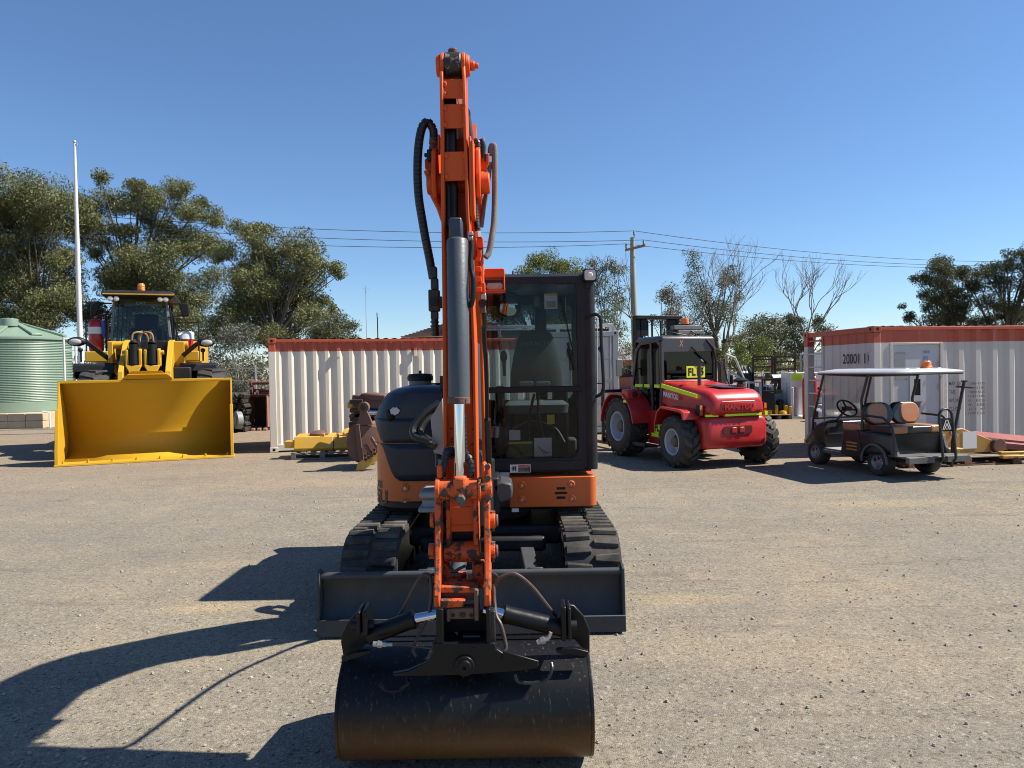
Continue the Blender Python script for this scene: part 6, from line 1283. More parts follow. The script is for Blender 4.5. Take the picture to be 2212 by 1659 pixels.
# bucket
BW = 1.665
bp = [(0.0, 0.03), (0.16, 0.035), (0.55, 0.06), (0.95, 0.13), (1.20, 0.32), (1.27, 0.62), (1.16, 0.98), (0.92, 1.32), (0.62, 1.60), (0.52, 1.69)]
bp = [(0.0, 0.03), (0.16, 0.035), (0.50, 0.05), (0.80, 0.12), (0.98, 0.28), (1.00, 0.54), (0.87, 0.92), (0.69, 1.28), (0.51, 1.57), (0.42, 1.70)]
P_ = spline([V(0, y, z) for y, z in bp], 4)
mb = MB(); g_in = [[V(x, p.y, p.z) for p in P_] for x in (-BW+0.03, BW-0.03)]; mb.sheet(g_in); BK = Lb("loader_bucket", mb, M_yel, smooth=60); md = BK.modifiers.new("solid", 'SOLIDIFY'); md.thickness = 0.03; md.offset = 1
for s in (-1, 1):
    x = s*BW-(0.035 if s > 0 else 0.0)
    mb = MB(); mb.prism([V(x, p.y, p.z) for p in P_]+[V(x, 0.34, 1.70), V(x, 0.22, 1.12), V(x, 0.05, 0.30), V(x, -0.02, 0.03)], (0.035, 0, 0)); SD = Lb("bucket_side", mb, M_yel, BK, bevel=0.006)
    mb = MB(); xx = x-0.015; mb.prism([V(xx, -0.05, 0.0), V(xx, -0.03, 0.30), V(xx, 0.08, 0.80), V(xx, 0.16, 1.14), V(xx, 0.24, 1.14), V(xx, 0.14, 0.72), V(xx, 0.12, 0.0)], (0.065, 0, 0)); Lb("side_cutter", mb, M_yel, SD, bevel=0.006)
mb = MB(); mb.prism([V(-BW-0.03, -0.06, 0.006), V(-BW-0.03, 0.22, 0.03), V(-BW-0.03, 0.22, 0.055), V(-BW-0.03, -0.05, 0.030)], (2*BW+0.06, 0, 0)); CE = Lb("cutting_edge", mb, M_yel, BK, bevel=0.004)
mb = MB(); mb.prism([V(-BW-0.02, -0.075, 0.002), V(-BW-0.02, 0.0, 0.002), V(-BW-0.02, 0.0, 0.040), V(-BW-0.02, -0.065, 0.040)], (2*BW+0.04, 0, 0)); Lb("bolt_on_edge", mb, M_yel, BK, bevel=0.004)
for k in range(8):
    x = -1.55+k*3.1/7; mb = MB(); mb.cyl((x, 0.07, 0.03), (x, 0.07, 0.085), 0.026, n=6); mb.cyl((x, 0.07, 0.085), (x, 0.07, 0.105), 0.014, n=8); Lb("edge_bolt", mb, M_yel, CE, smooth=0)
mb = MB(); mb.bx(-BW, BW, 0.34, 0.43, 1.665, 1.725); Lb("bucket_top_beam", mb, M_yel, BK, bevel=0.01)
mb = MB(); a, b, c, d = [localpt(LD, u, v, 0.42) for u, v in ((263, 823), (285, 802), (350, 802), (374, 818))]
for p in (a, d): p.z = 1.72
zt2 = max(b.z, 1.85); b.z = c.z = zt2; b.y = c.y = 0.30
mb.prism([a, d, c, b], (0, 0.02, 0)); SG = Lb("spill_guard", mb, M_yel, BK, bevel=0.004)
mb = MB(); m_ = (a+d)/2; mb.prism([V(m_.x-0.48, 0.33, 1.735), V(m_.x+0.50, 0.33, 1.735), V(m_.x+0.40, 0.16, 1.80+0.03), V(m_.x-0.35, 0.16, 1.80+0.03)], (0, 0.02, 0.012)); Lb("guard_step", mb, M_yel, SG, bevel=0.004)
# lift arms, tilt cylinders and levers behind the bucket
def lp(u, v, y): return localpt(LD, u, v, y)
for s, (u0, u1, ut) in ((-1, (256, 268, 262)), (1, (358, 371, 366))):
    mb = MB(); a0 = lp(u0, 825, 1.5); a1 = lp(u1, 825, 1.5); b0 = lp(u0-2 if s < 0 else u0-8, 742, 2.6); 
    cxm = (a0.x+a1.x)/2; mb.prism([V(a0.x, 1.2, 1.1), V(a0.x, 1.4, 1.9), V(a0.x, 2.3, 2.62), V(a0.x, 2.75, 2.68), V(a0.x, 2.9, 2.3), V(a0.x, 2.2, 2.0), V(a0.x, 1.6, 1.0)], (a1.x-a0.x, 0, 0)); LA = Lb("lift_arm", mb, M_yel, bevel=0.01)
    mb = MB(); ex = a0.x-0.34 if s < 0 else a1.x; mb.prism([V(ex, 2.5, 1.4), V(ex, 2.45, 2.62), V(ex, 2.95, 2.66), V(ex, 3.0, 1.4)], (0.10 if s < 0 else 0.22, 0, 0)); mb.cyl((ex-0.02, 2.6, 2.55), (a0.x if s < 0 else ex+0.3, 2.6, 2.55), 0.09, n=14); Lb("arm_tower", mb, M_yel, bevel=0.01)
for s, uc in ((-1, 290), (1, 330)):
    c = lp(uc, 770, 1.7); c.y = 1.7
    for dx in (-0.17, 0.10):
        mb = MB(); x = c.x+dx; mb.prism([V(x, 1.55, 2.02), V(x, 1.55, 2.40), V(x, 1.72, 2.44), V(x, 1.85, 2.30), V(x, 1.85, 2.0)], (0.07, 0, 0)); Lb("tilt_lever", mb, M_yel, bevel=0.02)
    mb = MB(); mb.prism([V(c.x-0.17, 1.52, 2.04), V(c.x+0.17, 1.52, 2.04), V(c.x+0.10, 1.50, 1.90), V(c.x+0.08, 1.45, 1.70), V(c.x-0.08, 1.45, 1.70), V(c.x-0.10, 1.50, 1.90)], (0, 0.14, 0)); Lb("tilt_link", mb, M_yel, bevel=0.015)
    mb = MB(); mb.cyl((c.x, 1.60, 2.06), (c.x, 1.62, 2.52), 0.095, n=18); mb.cyl((c.x, 1.62, 2.52), (c.x, 1.68, 2.62), 0.10, 0.06, n=18); Lb("tilt_cylinder", mb, M_black)
    mb = MB(); mb.cyl((c.x-0.24, 1.66, 2.34), (c.x+0.24, 1.66, 2.34), 0.05, n=14); Lb("lever_pin", mb, M_yel)
    mb = MB(); mb.tube(spline([V(c.x+s*0.03, 1.62, 2.55), V(c.x, 1.6, 2.76), V(c.x-s*0.15, 1.65, 2.80), V(c.x-s*0.27, 1.75, 2.72), V(c.x-s*0.28, 1.85, 2.4)]), 0.022, n=8); Lb("hydraulic_hose", mb, mat("tan_hose", (0.30, 0.19, 0.05), 0.5))
    mb = MB(); mb.tube(spline([V(c.x-s*0.28, 2.2, 2.85), V(c.x-s*0.30, 1.9, 2.6), V(c.x-s*0.31, 1.8, 2.25), V(c.x-s*0.22, 1.8, 1.9)]), 0.045, n=10); Lb("arm_hose", mb, M_hose)
mb = MB(); mb.bx(-0.75, 0.75, 2.0, 3.0, 1.2, 2.0); mb.bx(-0.95, 0.95, 2.4, 3.2, 0.6, 1.6); Lb("front_frame", mb, M_dk, bevel=0.03)
mb = MB(); mb.bx(-0.60, 0.60, 2.70, 2.85, 2.1, 2.66); Lb("frame_rear_plate", mb, M_dk, bevel=0.03)
mb = MB(); mb.bx(-1.0, 1.0, 3.2, 6.8, 0.8, 1.9); Lb("rear_frame", mb, M_yel, bevel=0.05)
mb = MB(); mb.bx(-0.95, 0.95, 4.9, 7.3, 1.5, 2.75); Lb("engine_hood", mb, M_yel, bevel=0.12, seg=4)
# axles and wheels
for yy in (2.12, 5.5):
    for s in (-1, 1):
        t_ = tread_tyre("wheel", LD, (s*1.22, yy, 0.97), (1, 0, 0), 0.94, 0.66, 0.42, M_yel, lug_h=0.045, nl=16, rimside=s)
    mb = MB(); mb.cyl((-0.9, yy, 0.97), (0.9, yy, 0.97), 0.16, n=16); Lb("axle", mb, M_dk)
# fenders
for s, (u0, u1, v0, v1) in ((-1, (150, 240, 781, 820)), (1, (385, 466, 780, 818))):
    a = lp(u0, v0, 2.0); b = lp(u1, v0, 2.0); z_ = lp(u0, v0+3, 1.7).z
    mb = MB(); mb.prism([V(a.x, 2.30, z_-0.20), V(a.x, 2.33, z_-0.05), V(a.x, 2.45, z_), V(a.x, 3.2, z_), V(a.x, 3.35, z_-0.1), V(a.x, 3.2, z_-0.05), V(a.x, 2.50, z_-0.05), V(a.x, 2.38, z_-0.09)], (b.x-a.x, 0, 0)); FD = Lb("fender", mb, M_dk, bevel=0.01)
    mb = MB(); x = a.x+0.005 if s < 0 else b.x-0.035; mb.prism([V(x, 2.33, z_-0.06), V(x, 3.2, z_-0.06), V(x, 3.2, z_-0.45), V(x, 2.33, z_-0.32)], (0.03, 0, 0)); Lb("fender_skirt", mb, M_black, FD)
    mb = MB(); mb.bx(min(a.x, b.x)+0.03, max(a.x, b.x)-0.03, 2.95, 3.0, 1.2, z_-0.06); Lb("splash_panel", mb, M_black, FD)
# cab
CY = 3.45
ca = lp(236, 700, CY).x; cb = lp(371, 700, CY).x; zt3 = lp(302, 640, CY).z; zg0 = lp(302, 747, CY).z; zb3 = lp(302, 768, CY).z
cxx = (ca+cb)/2; hw = (cb-ca)/2
mb = MB(); mb.bx(ca+0.02, cb-0.02, CY+0.02, CY+1.5, 1.9, zg0); Lb("cab_base", mb, M_dk, bevel=0.03)
mb = MB(); mb.loft([[V(cxx+x*hw*f, y, z) for x, y in ((-1, CY-0.32+dy), (1, CY-0.32+dy), (1.0, CY+1.65), (-1, CY+1.65))] for f, z, dy in ((1.0, zt3-0.10, 0.12), (1.14, zt3-0.02, 0), (1.14, zt3+0.06, 0), (1.04, zt3+0.12, 0.1))]); CR = Lb("cab_roof", mb, M_dk, bevel=0.03)
mb = MB(); mb.bx(cxx-hw*1.12, cxx+hw*1.12, CY-0.345, CY-0.325, zt3+0.0, zt3+0.032); Lb("visor_stripe", mb, M_yel, CR, bevel=0.003)
for k, du in enumerate((-60, -47, 46, 58)):
    c = V(cxx+du/67.5*hw, CY-0.30, zt3-0.10); mb = MB(); mb.lathe([(0.0, 0.06), (0.045, 0.05), (0.065, 0.0), (0.060, -0.02), (0.055, -0.022), (0, -0.026)], c, V(0, 1, 0), n=16); Lb("work_lamp", mb, M_lens, CR)
mb = MB(); mb.cyl((cxx+0.02, CY+0.1, zt3+0.10), (cxx+0.02, CY+0.1, zt3+0.14), 0.09, n=16); bc = Lb("beacon_base", mb, M_dk, CR); mb = MB(); mb.lathe([(0.078, 0.0), (0.085, 0.03), (0.08, 0.16), (0.06, 0.19), (0, 0.195)], (cxx+0.02, CY+0.1, zt3+0.14), n=18)
for k in range(3): mb.lathe([(0.085, 0), (0.09, 0.01), (0.085, 0.02)], (cxx+0.02, CY+0.1, zt3+0.17+0.045*k), n=18)
Lb("beacon", mb, M_amber, CR)
# glazed cab body: wider at the bottom than the top
def fr_(x, z): t = (z-zg0)/(zt3-zg0); return x*hw*(1.0-0.13*t)
top_, bot_ = zt3-0.06, zg0
mb = MB(); mb.loft([[V(cxx+fr_(x*0.93, z), y+ (0.10*(z-bot_)/(top_-bot_) if y < CY+0.2 else 0), z) for x, y in ((-1, CY+0.01), (1, CY+0.01), (1, CY+1.45), (-1, CY+1.45))] for z in (bot_, top_)], caps=False); CG = Lb("cab_glass", mb, G_ld)
for x, y in ((-1, CY), (1, CY), (1, CY+1.45), (-1, CY+1.45), (-1, CY+0.7), (1, CY+0.7)):
    mb = MB(); y1 = y+(0.10 if y == CY else 0); mb.beam((cxx+fr_(x*0.96, bot_), y, bot_-0.02), (cxx+fr_(x*0.96, top_), y1, top_), 0.06, 0.06, up=Y); Lb("cab_pillar", mb, M_gplas if (y == CY) else M_dk, CG, bevel=0.008)
mb = MB(); mb.bx(cxx-hw*0.93, cxx+hw*0.93, CY-0.02, CY+0.12, bot_-0.25, bot_); Lb("windscreen_sill", mb, M_dk, CG, bevel=0.02)
text("visor_lettering", "CAT", V(cxx-0.10, CY+0.06, top_-0.16), V(0.22, 0, 0), V(0, 0.01, 0.075), mat("green_letters", (0.05, 0.30, 0.22), 0.5), CG, bold=0.03, depth=-0.02 if False else 0.06)
mb = MB(); mb.bx(cxx-0.36, cxx+0.42, CY+0.78, CY+0.94, bot_-0.1, bot_+0.50); mb.bx(cxx-0.25, cxx+0.32, CY+0.80, CY+0.95, bot_+0.45, bot_+0.86); Lb("driver_seat", mb, M_dk, LD, bevel=0.06, seg=3)
mb = MB(); mb.bx(cxx-0.12, cxx+0.30, CY+0.20, CY+0.40, bot_-0.05, bot_+0.25); mb.bx(cxx-0.55, cxx-0.15, CY+0.2, CY+0.5, bot_-0.05, bot_+0.06); mb.bx(cxx+0.33, cxx+0.65, CY+0.2, CY+0.5, bot_-0.05, bot_+0.08); Lb("dash_console", mb, M_gplas, LD, bevel=0.03)
mb = MB(); mb.tube(spline([V(cxx-0.1+0.17*math.cos(t), CY+0.5, bot_+0.12+0.17*math.sin(t)) for t in [i*0.5 for i in range(13)]], 3), 0.015, n=6); Lb("steering_wheel", mb, M_black, LD)
mb = MB(); mb.beam(lp(322, 768, CY-0.03), lp(296, 735, CY-0.02), 0.03, 0.02, up=Y); mb.beam(lp(300, 742, CY-0.02), lp(268, 708, CY+0.02), 0.012, 0.012, up=Y); Lb("wiper", mb, M_dk, CG)
# mirrors
for s, (u, v0, v1) in ((-1, (206, 653, 684)), (1, (396, 655, 685))):
    a = lp(u, v1, CY); b = lp(u, v0, CY); mb = MB(); mb.prism([V(a.x-0.10, CY-0.05, b.z), V(a.x+0.14*1, CY-0.05, b.z), V(a.x+(0.02 if s < 0 else 0.14), CY-0.05, a.z+0.02), V(a.x-(0.10 if s < 0 else 0.02), CY-0.05, a.z)], (0, 0.10, 0)); MI = Lb("mirror", mb, M_black, bevel=0.03, seg=3)
    mb = MB(); ex = cxx+s*hw*0.9; mb.tube([V(ex, CY+0.02, b.z-0.02), V(a.x, CY+0.0, b.z-0.02)], 0.018); mb.tube([V(ex, CY+0.02, a.z-0.02), V(a.x, CY+0.0, a.z+0.06)], 0.014); Lb("mirror_arm", mb, M_black, MI)
# platforms, rails
for s, (u0, u1, ut) in ((-1, (185, 233, 688)), (1, (372, 428, 689))):
    a = lp(u0, ut, CY-0.15); b = lp(u1, ut, CY-0.15); zb4 = 2.25
    mb = MB(); mb.tube([V(a.x, CY-0.15, 2.15), V(a.x, CY-0.15, a.z), V(b.x, CY-0.15, a.z), V(b.x, CY-0.15, 2.15)], 0.020); mb.tube([V(a.x, CY+1.1, 2.2), V(a.x, CY+1.1, a.z), V(b.x, CY+1.1, a.z)], 0.020); mb.tube([V(a.x if s < 0 else b.x, CY-0.15, a.z), V(a.x if s < 0 else b.x, CY+1.1, a.z)], 0.018); Lb("guard_rail", mb, M_black)
    mb = MB(); mb.bx(min(a.x, b.x)-0.02, max(a.x, b.x), CY-0.25, CY+1.5, 2.16, 2.42); Lb("step_box", mb, M_yel, bevel=0.02)
    # handrail close to the cab
    mb = MB(); x = cxx+s*(hw+0.06); mb.tube([V(x, CY-0.1, 2.3), V(x, CY-0.1, zg0+0.75), V(x-s*0.06, CY, zg0+0.85)], 0.024); Lb("hand_rail", mb, M_black)
# headlamps on struts
for s, (u, v_, uu, vv) in ((-1, (172, 738, 236, 776)), (1, (440, 740, 386, 776))):
    c = lp(u, v_, 2.2); e = lp(uu, vv, 2.6); mb = MB(); mb.beam(V(c.x-s*0.12, 2.25, c.z-0.0), V(e.x, 2.6, e.z), 0.10, 0.11, up=Y); ST_ = Lb("lamp_strut", mb, M_dk, bevel=0.01)
    mb = MB(); mb.ball(V(c.x+s*0.05, 2.18, c.z), (0.20, 0.12, 0.11)); HLm = Lb("headlamp", mb, M_black, ST_)
    mb = MB(); mb.ball(V(c.x+s*0.07, 2.09, c.z-0.01), (0.13, 0.05, 0.075)); Lb("lamp_lens", mb, mat("grey_lamp_lens", (0.32,0.32,0.31), 0.2, coat=0.4), HLm)
    mb = MB(); mb.ball(V(c.x-s*0.02, 2.15, c.z-0.19), 0.055); mb.cyl(V(c.x-s*0.02, 2.2, c.z-0.2), V(c.x-s*0.02, 2.2, 2.14), 0.022, n=8); Lb("indicator", mb, M_dk, ST_)
# red fire extinguisher cylinder standing on the left platform; clear bag on the right platform
p = lp(209, 765, CY+0.15); W0 = INV[LD.name].inverted() @ V(p.x, CY+0.15, 2.425)
FE = thing("fire_extinguisher", "red fire suppression cylinder with white label standing on the loader's platform", "fire extinguisher", W0, R(21))
H_ = lp(209, 690, CY+0.15).z-2.425
mb = MB(); mb.lathe([(0.14, 0), (0.165, 0.04), (0.165, H_-0.10), (0.12, H_-0.02), (0.04, H_+0.02), (0, H_+0.02)], (0, 0, 0), n=24); Lb("cylinder_body", mb, M_red, FE)
mb = MB(); mb.lathe([(0.168, H_*0.55), (0.168, H_*0.76)], (0, 0, 0), n=24); Lb("label_band", mb, M_paper, FE, recalc=False)
mb = MB(); mb.cyl((0, 0, H_), (0, 0, H_+0.10), 0.03, n=10); mb.tube(spline([V(0, 0, H_+0.08), V(0.1, 0, H_+0.12), V(0.22, 0, H_+0.05), V(0.25, 0, H_-0.3)]), 0.015, n=8); Lb("valve", mb, mat("orange_hose", (0.5, 0.12, 0.04), 0.5), FE)
mb = MB(); mb.prism([V(0.12, -0.13, H_-0.02), V(0.20, -0.12, H_-0.06), V(0.22, -0.10, H_-0.45), V(0.16, -0.14, H_-0.45)], (0, 0.02, 0)); Lb("blue_tag", mb, mat("blue_tag", (0.03, 0.08, 0.35), 0.5), FE)
p = lp(404, 748, CY-0.0); W0 = INV[LD.name].inverted() @ V(p.x, CY-0.0, 2.425)
BG = thing("plastic_bag", "open clear and red plastic bag standing on the loader's platform", "bag", W0, R(21))
hb = lp(404, 720, CY).z-2.425
mb = MB(); ring = lambda z, a, b, j: [V(a*math.cos(t)*(1+0.10*math.sin(3*t+j)), b*math.sin(t), z+0.05*math.sin(2*t+j)*(1 if z > 0.3 else 0)) for t in [i*math.pi/9 for i in range(18)]]
mb.loft([ring(0, 0.10, 0.08, 0), ring(hb*0.3, 0.13, 0.10, 1), ring(hb*0.7, 0.16, 0.11, 2)]); Lb("bag_contents", mb, mat("red_bag", (0.50, 0.02, 0.03), 0.35, var=0.4, scale=20), BG, smooth=60)
mb = MB(); mb.loft([ring(hb*0.66, 0.165, 0.115, 2), ring(hb*0.85, 0.17, 0.10, 3), ring(hb*1.0, 0.19, 0.06, 4)], caps=False); Lb("bag_mouth", mb, mat("clear_white_plastic", (0.7, 0.7, 0.72), 0.3), BG, smooth=60)

# ================================================================ ROUGH-TERRAIN FORKLIFT (own frame: x across, +y forwards = away)
FK = thing("forklift", "red rough-terrain forklift with grey cab and big lugged tyres seen from behind", "forklift", (3.75, 12.95, 0), R(19))
def Fb(name, mb, m, parent=FK, **k): return build(name, mb, m, parent, **k)
def fp(u, v, y): return localpt(FK, u, v, y)
WBASE = 2.0
for s in (-1, 1):
    tread_tyre("wheel", FK, (s*0.83, 0.0, 0.455), (1, 0, 0), 0.435, 0.33, 0.235, M_rim, lug_h=0.032, nl=16, rimside=s)
    tread_tyre("wheel", FK, (s*0.82, WBASE, 0.60), (1, 0, 0), 0.575, 0.44, 0.30, M_rim, lug_h=0.035, nl=18, rimside=s)
mb = MB(); mb.cyl((-0.65, 0, 0.46), (0.65, 0, 0.46), 0.09, n=14); mb.cyl((-0.65, WBASE, 0.6), (0.65, WBASE, 0.6), 0.14, n=14); Fb("axles", mb, M_dk)
mb = MB(); mb.bx(-0.42, 0.42, -0.2, 2.4, 0.42, 0.80); Fb("chassis", mb, M_dk, bevel=0.03)
# counterweight: bulged rear
def rring(y, hw, z0, z1, r, n=5): return [V(p.x, y, p.z) for p in rect(-hw, hw, z0, z1, r, 0, n)]
mb = MB(); mb.loft([rring(-0.56, 0.58, 0.42, 0.86, 0.12), rring(-0.53, 0.63, 0.37, 0.90, 0.12), rring(-0.44, 0.66, 0.34, 0.91, 0.10), rring(-0.20, 0.66, 0.34, 0.91, 0.08), rring(0.05, 0.60, 0.38, 0.91, 0.06)]); CWT = Fb("counterweight", mb, M_red, smooth=50)
mb = MB(); mb.loft([rring(-0.575, 0.30, 0.60, 0.74, 0.04), rring(-0.50, 0.27, 0.61, 0.73, 0.03)]); Fb("recess_shade", mb, mat("dark_red_shade_seam", (0.10, 0.008, 0.008), 0.5), CWT)  # recess shade painted as a dark red block, not sunk in
for x in (-0.08, 0.08):
    mb = MB(); mb.bx(x-0.05, x+0.05, -0.59, -0.55, 0.62, 0.72); Fb("recess_rib", mb, M_red, CWT, bevel=0.01)
# hood
def hring(y, hw, z0, z1, r, crown=0.03):
    out = []
    for p in rect(-hw, hw, z0, z1, r, 0, 5): out.append(V(p.x*(1-0.10*max(0, (p.z-z0)/(z1-z0))), y, p.z+(crown*(1-(p.x/hw)**2) if p.z > (z0+z1)/2 else 0)))
    return out
mb = MB(); mb.loft([hring(-0.60, 0.50, 0.98, 1.18, 0.08), hring(-0.57, 0.56, 0.94, 1.24, 0.10), hring(-0.48, 0.61, 0.915, 1.32, 0.12), hring(-0.36, 0.63, 0.915, 1.36, 0.12), hring(0.2, 0.63, 0.915, 1.42, 0.10), hring(0.95, 0.615, 0.915, 1.50, 0.08)]); HD = Fb("engine_hood", mb, M_red, smooth=55)
mb = MB(); mb.loft([[V(p.x, -0.607, p.z) for p in rect(-0.36, 0.36, 0.985, 1.175, 0.04)], [V(p.x, -0.592, p.z) for p in rect(-0.38, 0.38, 0.97, 1.19, 0.05)]]); Fb("rear_panel", mb, M_red, HD, smooth=40)
text("raised_lettering", "MANITOU", V(-0.30, -0.606, 1.03), V(0.60, 0, 0), V(0, 0, 0.105), M_red, HD, bold=0.05, depth=0.02)
text("lettering_shadow_edge", "MANITOU", V(-0.308, -0.606, 1.022), V(0.60, 0, 0), V(0, 0, 0.105), mat("dark_red_shade_seam", (0,0,0)), HD, bold=0.065, depth=0.010)  # darker copy behind the word paints the raised letters' shadow
for x0, x1 in ((-0.62, -0.38), (-0.26, 0.50), (0.60, 0.66)):
    mb = MB(); yb_ = -0.585 if x0 > -0.5 else -0.555; mb.bx(x0, x1, yb_, yb_+0.06, 0.915, 0.955) if x0 < 0.55 else mb.bx(0.62, 0.675, -0.52, -0.40, 0.905, 0.975); Fb("reflective_strip", mb, M_hiv, CWT, bevel=0.002)
for s in (-1, 1):
    mb = MB(); mb.bx(s*0.67-0.03, s*0.67+0.03, -0.46, -0.34, 0.93, 1.12); TL = Fb("tail_lamp", mb, M_dk, CWT, bevel=0.006); mb = MB(); mb.bx(s*0.67-0.025, s*0.67+0.025, -0.468, -0.455, 0.94, 1.02); Fb("red_lens", mb, mat("red_lens", (0.35, 0.02, 0.01), 0.2), TL); mb = MB(); mb.bx(s*0.67-0.025, s*0.67+0.025, -0.468, -0.455, 1.03, 1.11); Fb("orange_lens", mb, M_amber, TL)
# hood grille, exhaust, pre-cleaner
mb = MB(); mb.prism([V(-0.12, -0.30, 1.405), V(0.40, -0.30, 1.385), V(0.40, 0.05, 1.425), V(-0.22, 0.10, 1.445)], (0, 0, 0.014)); Fb("hood_grille", mb, mat("black_mesh_grille", (0.03, 0.032, 0.036), 0.5, var=0.9, scale=120), HD)
mb = MB(); mb.lathe([(0.06, 0), (0.06, 0.06), (0.05, 0.09), (0.05, 0.13), (0.14, 0.15), (0.145, 0.17), (0.06, 0.215), (0, 0.22)], (0.40, -0.12, 1.36), n=24); PC = Fb("air_pre_cleaner", mb, M_dk, HD)
mb = MB(); mb.cyl((0.40, -0.12, 1.35), (0.40, -0.12, 1.46), 0.066, n=20); Fb("intake_neck", mb, M_red, PC)
ex = fp(1511, 830, 0.35); mb = MB(); mb.tube([V(ex.x, 0.35, 1.40), V(ex.x, 0.35, 1.80), V(ex.x+0.008, 0.33, 1.87), V(ex.x+0.03, 0.30, 1.905)], 0.036, n=16); Fb("exhaust_stack", mb, mat("sooty_steel", (0.07, 0.06, 0.055), 0.6, var=0.4), HD)
mb = MB(); mb.tube([V(x, y, z) for x, y, z in ((-0.583, 0.93, 1.46), (-0.575, 0.45, 1.405), (-0.56, 0.0, 1.36), (-0.54, -0.30, 1.32))], 0.02, n=4)
mb = MB(); mb.prism([V(-0.625, 0.93, 1.40), V(-0.640, -0.28, 1.235), V(-0.632, -0.28, 1.30), V(-0.615, 0.93, 1.475)], (0.012, 0, 0)); Fb("reflective_strip", mb, M_hiv, HD)
text("side_lettering", "MANITOU", V(-0.634, 0.82, 1.235), V(0, -0.52, -0.06), V(0, 0, 0.105), M_white, HD, bold=0.05, depth=0.01)
mb = MB(); mb.prism([V(-0.64, 0.50, 0.93), V(-0.64, 0.95, 0.93), V(-0.64, 0.95, 1.12)], (0.006, 0, 0)); Fb("side_seam", mb, mat("dark_red_shade_seam", (0,0,0)), HD)
# rear fenders over the steer wheels, front fenders over the drive wheels
def fender(x0, x1, yc, zc, r, a0, a1, m=M_red, t=0.035, name="fender", flat=0.0):
    mb = MB(); n = 14; o = []; i_ = []
    for k in range(n+1):
        a = R(a0+(a1-a0)*k/n); o.append(V(x0, yc+r*math.cos(a), zc+min(r*math.sin(a), r-flat))); i_.append(V(x0, yc+(r-t)*math.cos(a), zc+min((r-t)*math.sin(a), r-t-flat)))
    mb.prism(o+i_[::-1], (x1-x0, 0, 0)); return Fb(name, mb, m, bevel=0.01, smooth=40)
for s in (-1, 1):
    a, b = (-0.96, -0.60) if s < 0 else (0.60, 0.78)
    mb = MB(); o_ = [(-0.34, 0.86), (-0.32, 1.00), (-0.22, 1.035), (0.42, 1.07), (0.56, 0.98), (0.66, 0.72)]; i_ = [(0.62, 0.72), (0.53, 0.95), (0.41, 1.03), (-0.20, 0.99), (-0.28, 0.96), (-0.30, 0.86)]
    mb.prism([V(a, y, z) for y, z in o_+i_], (b-a, 0, 0)); Fb("rear_fender", mb, M_red, bevel=0.012, smooth=40)
    a, b = (-1.05, -0.52) if s < 0 else (0.52, 1.05)
    fender(a, b, WBASE, 0.60, 0.72, 5, 172, flat=0.04, name="front_fender")
    x = -0.64 if s < 0 else 0.61
    mb = MB(); mb.prism([V(x, 0.55, 0.30), V(x, 1.40, 0.30), V(x, 1.45, 0.95), V(x, 0.60, 0.95)], (0.03, 0, 0)); SK_ = Fb("side_skirt", mb, M_red, bevel=0.01)
    if s < 0:
        p0 = V(-0.604, 1.33, 0.54)
        mb = MB(); mb.prism([V(-0.646, 0.80, 0.50), V(-0.646, 1.16, 0.52), V(-0.646, 1.16, 0.74), V(-0.646, 0.80, 0.74)], (0.004, 0, 0)); FPn = Fb("number_sticker", mb, M_hiv, SK_)
        mb = MB(); mb.prism([V(-0.645, 0.80, 0.44), V(-0.645, 1.28, 0.44), V(-0.645, 1.28, 0.51), V(-0.645, 0.80, 0.51)], (0.003, 0, 0)); Fb("reflective_strip", mb, M_hiv, SK_)
        text("number_lettering", "FL15", V(-0.652, 1.14, 0.545), V(0, -0.32, 0), V(0, 0, 0.17), M_ink, FPn, bold=0.05, depth=0.001)
    mb = MB(); mb.bx(-0.98 if s < 0 else 0.62, -0.62 if s < 0 else 0.98, 0.95, 1.45, 0.26, 0.29); mb.bx(-0.98 if s < 0 else 0.9, -0.92 if s < 0 else 0.98, 0.95, 1.45, 0.26, 0.34); Fb("step_plate", mb, M_dk, bevel=0.004)
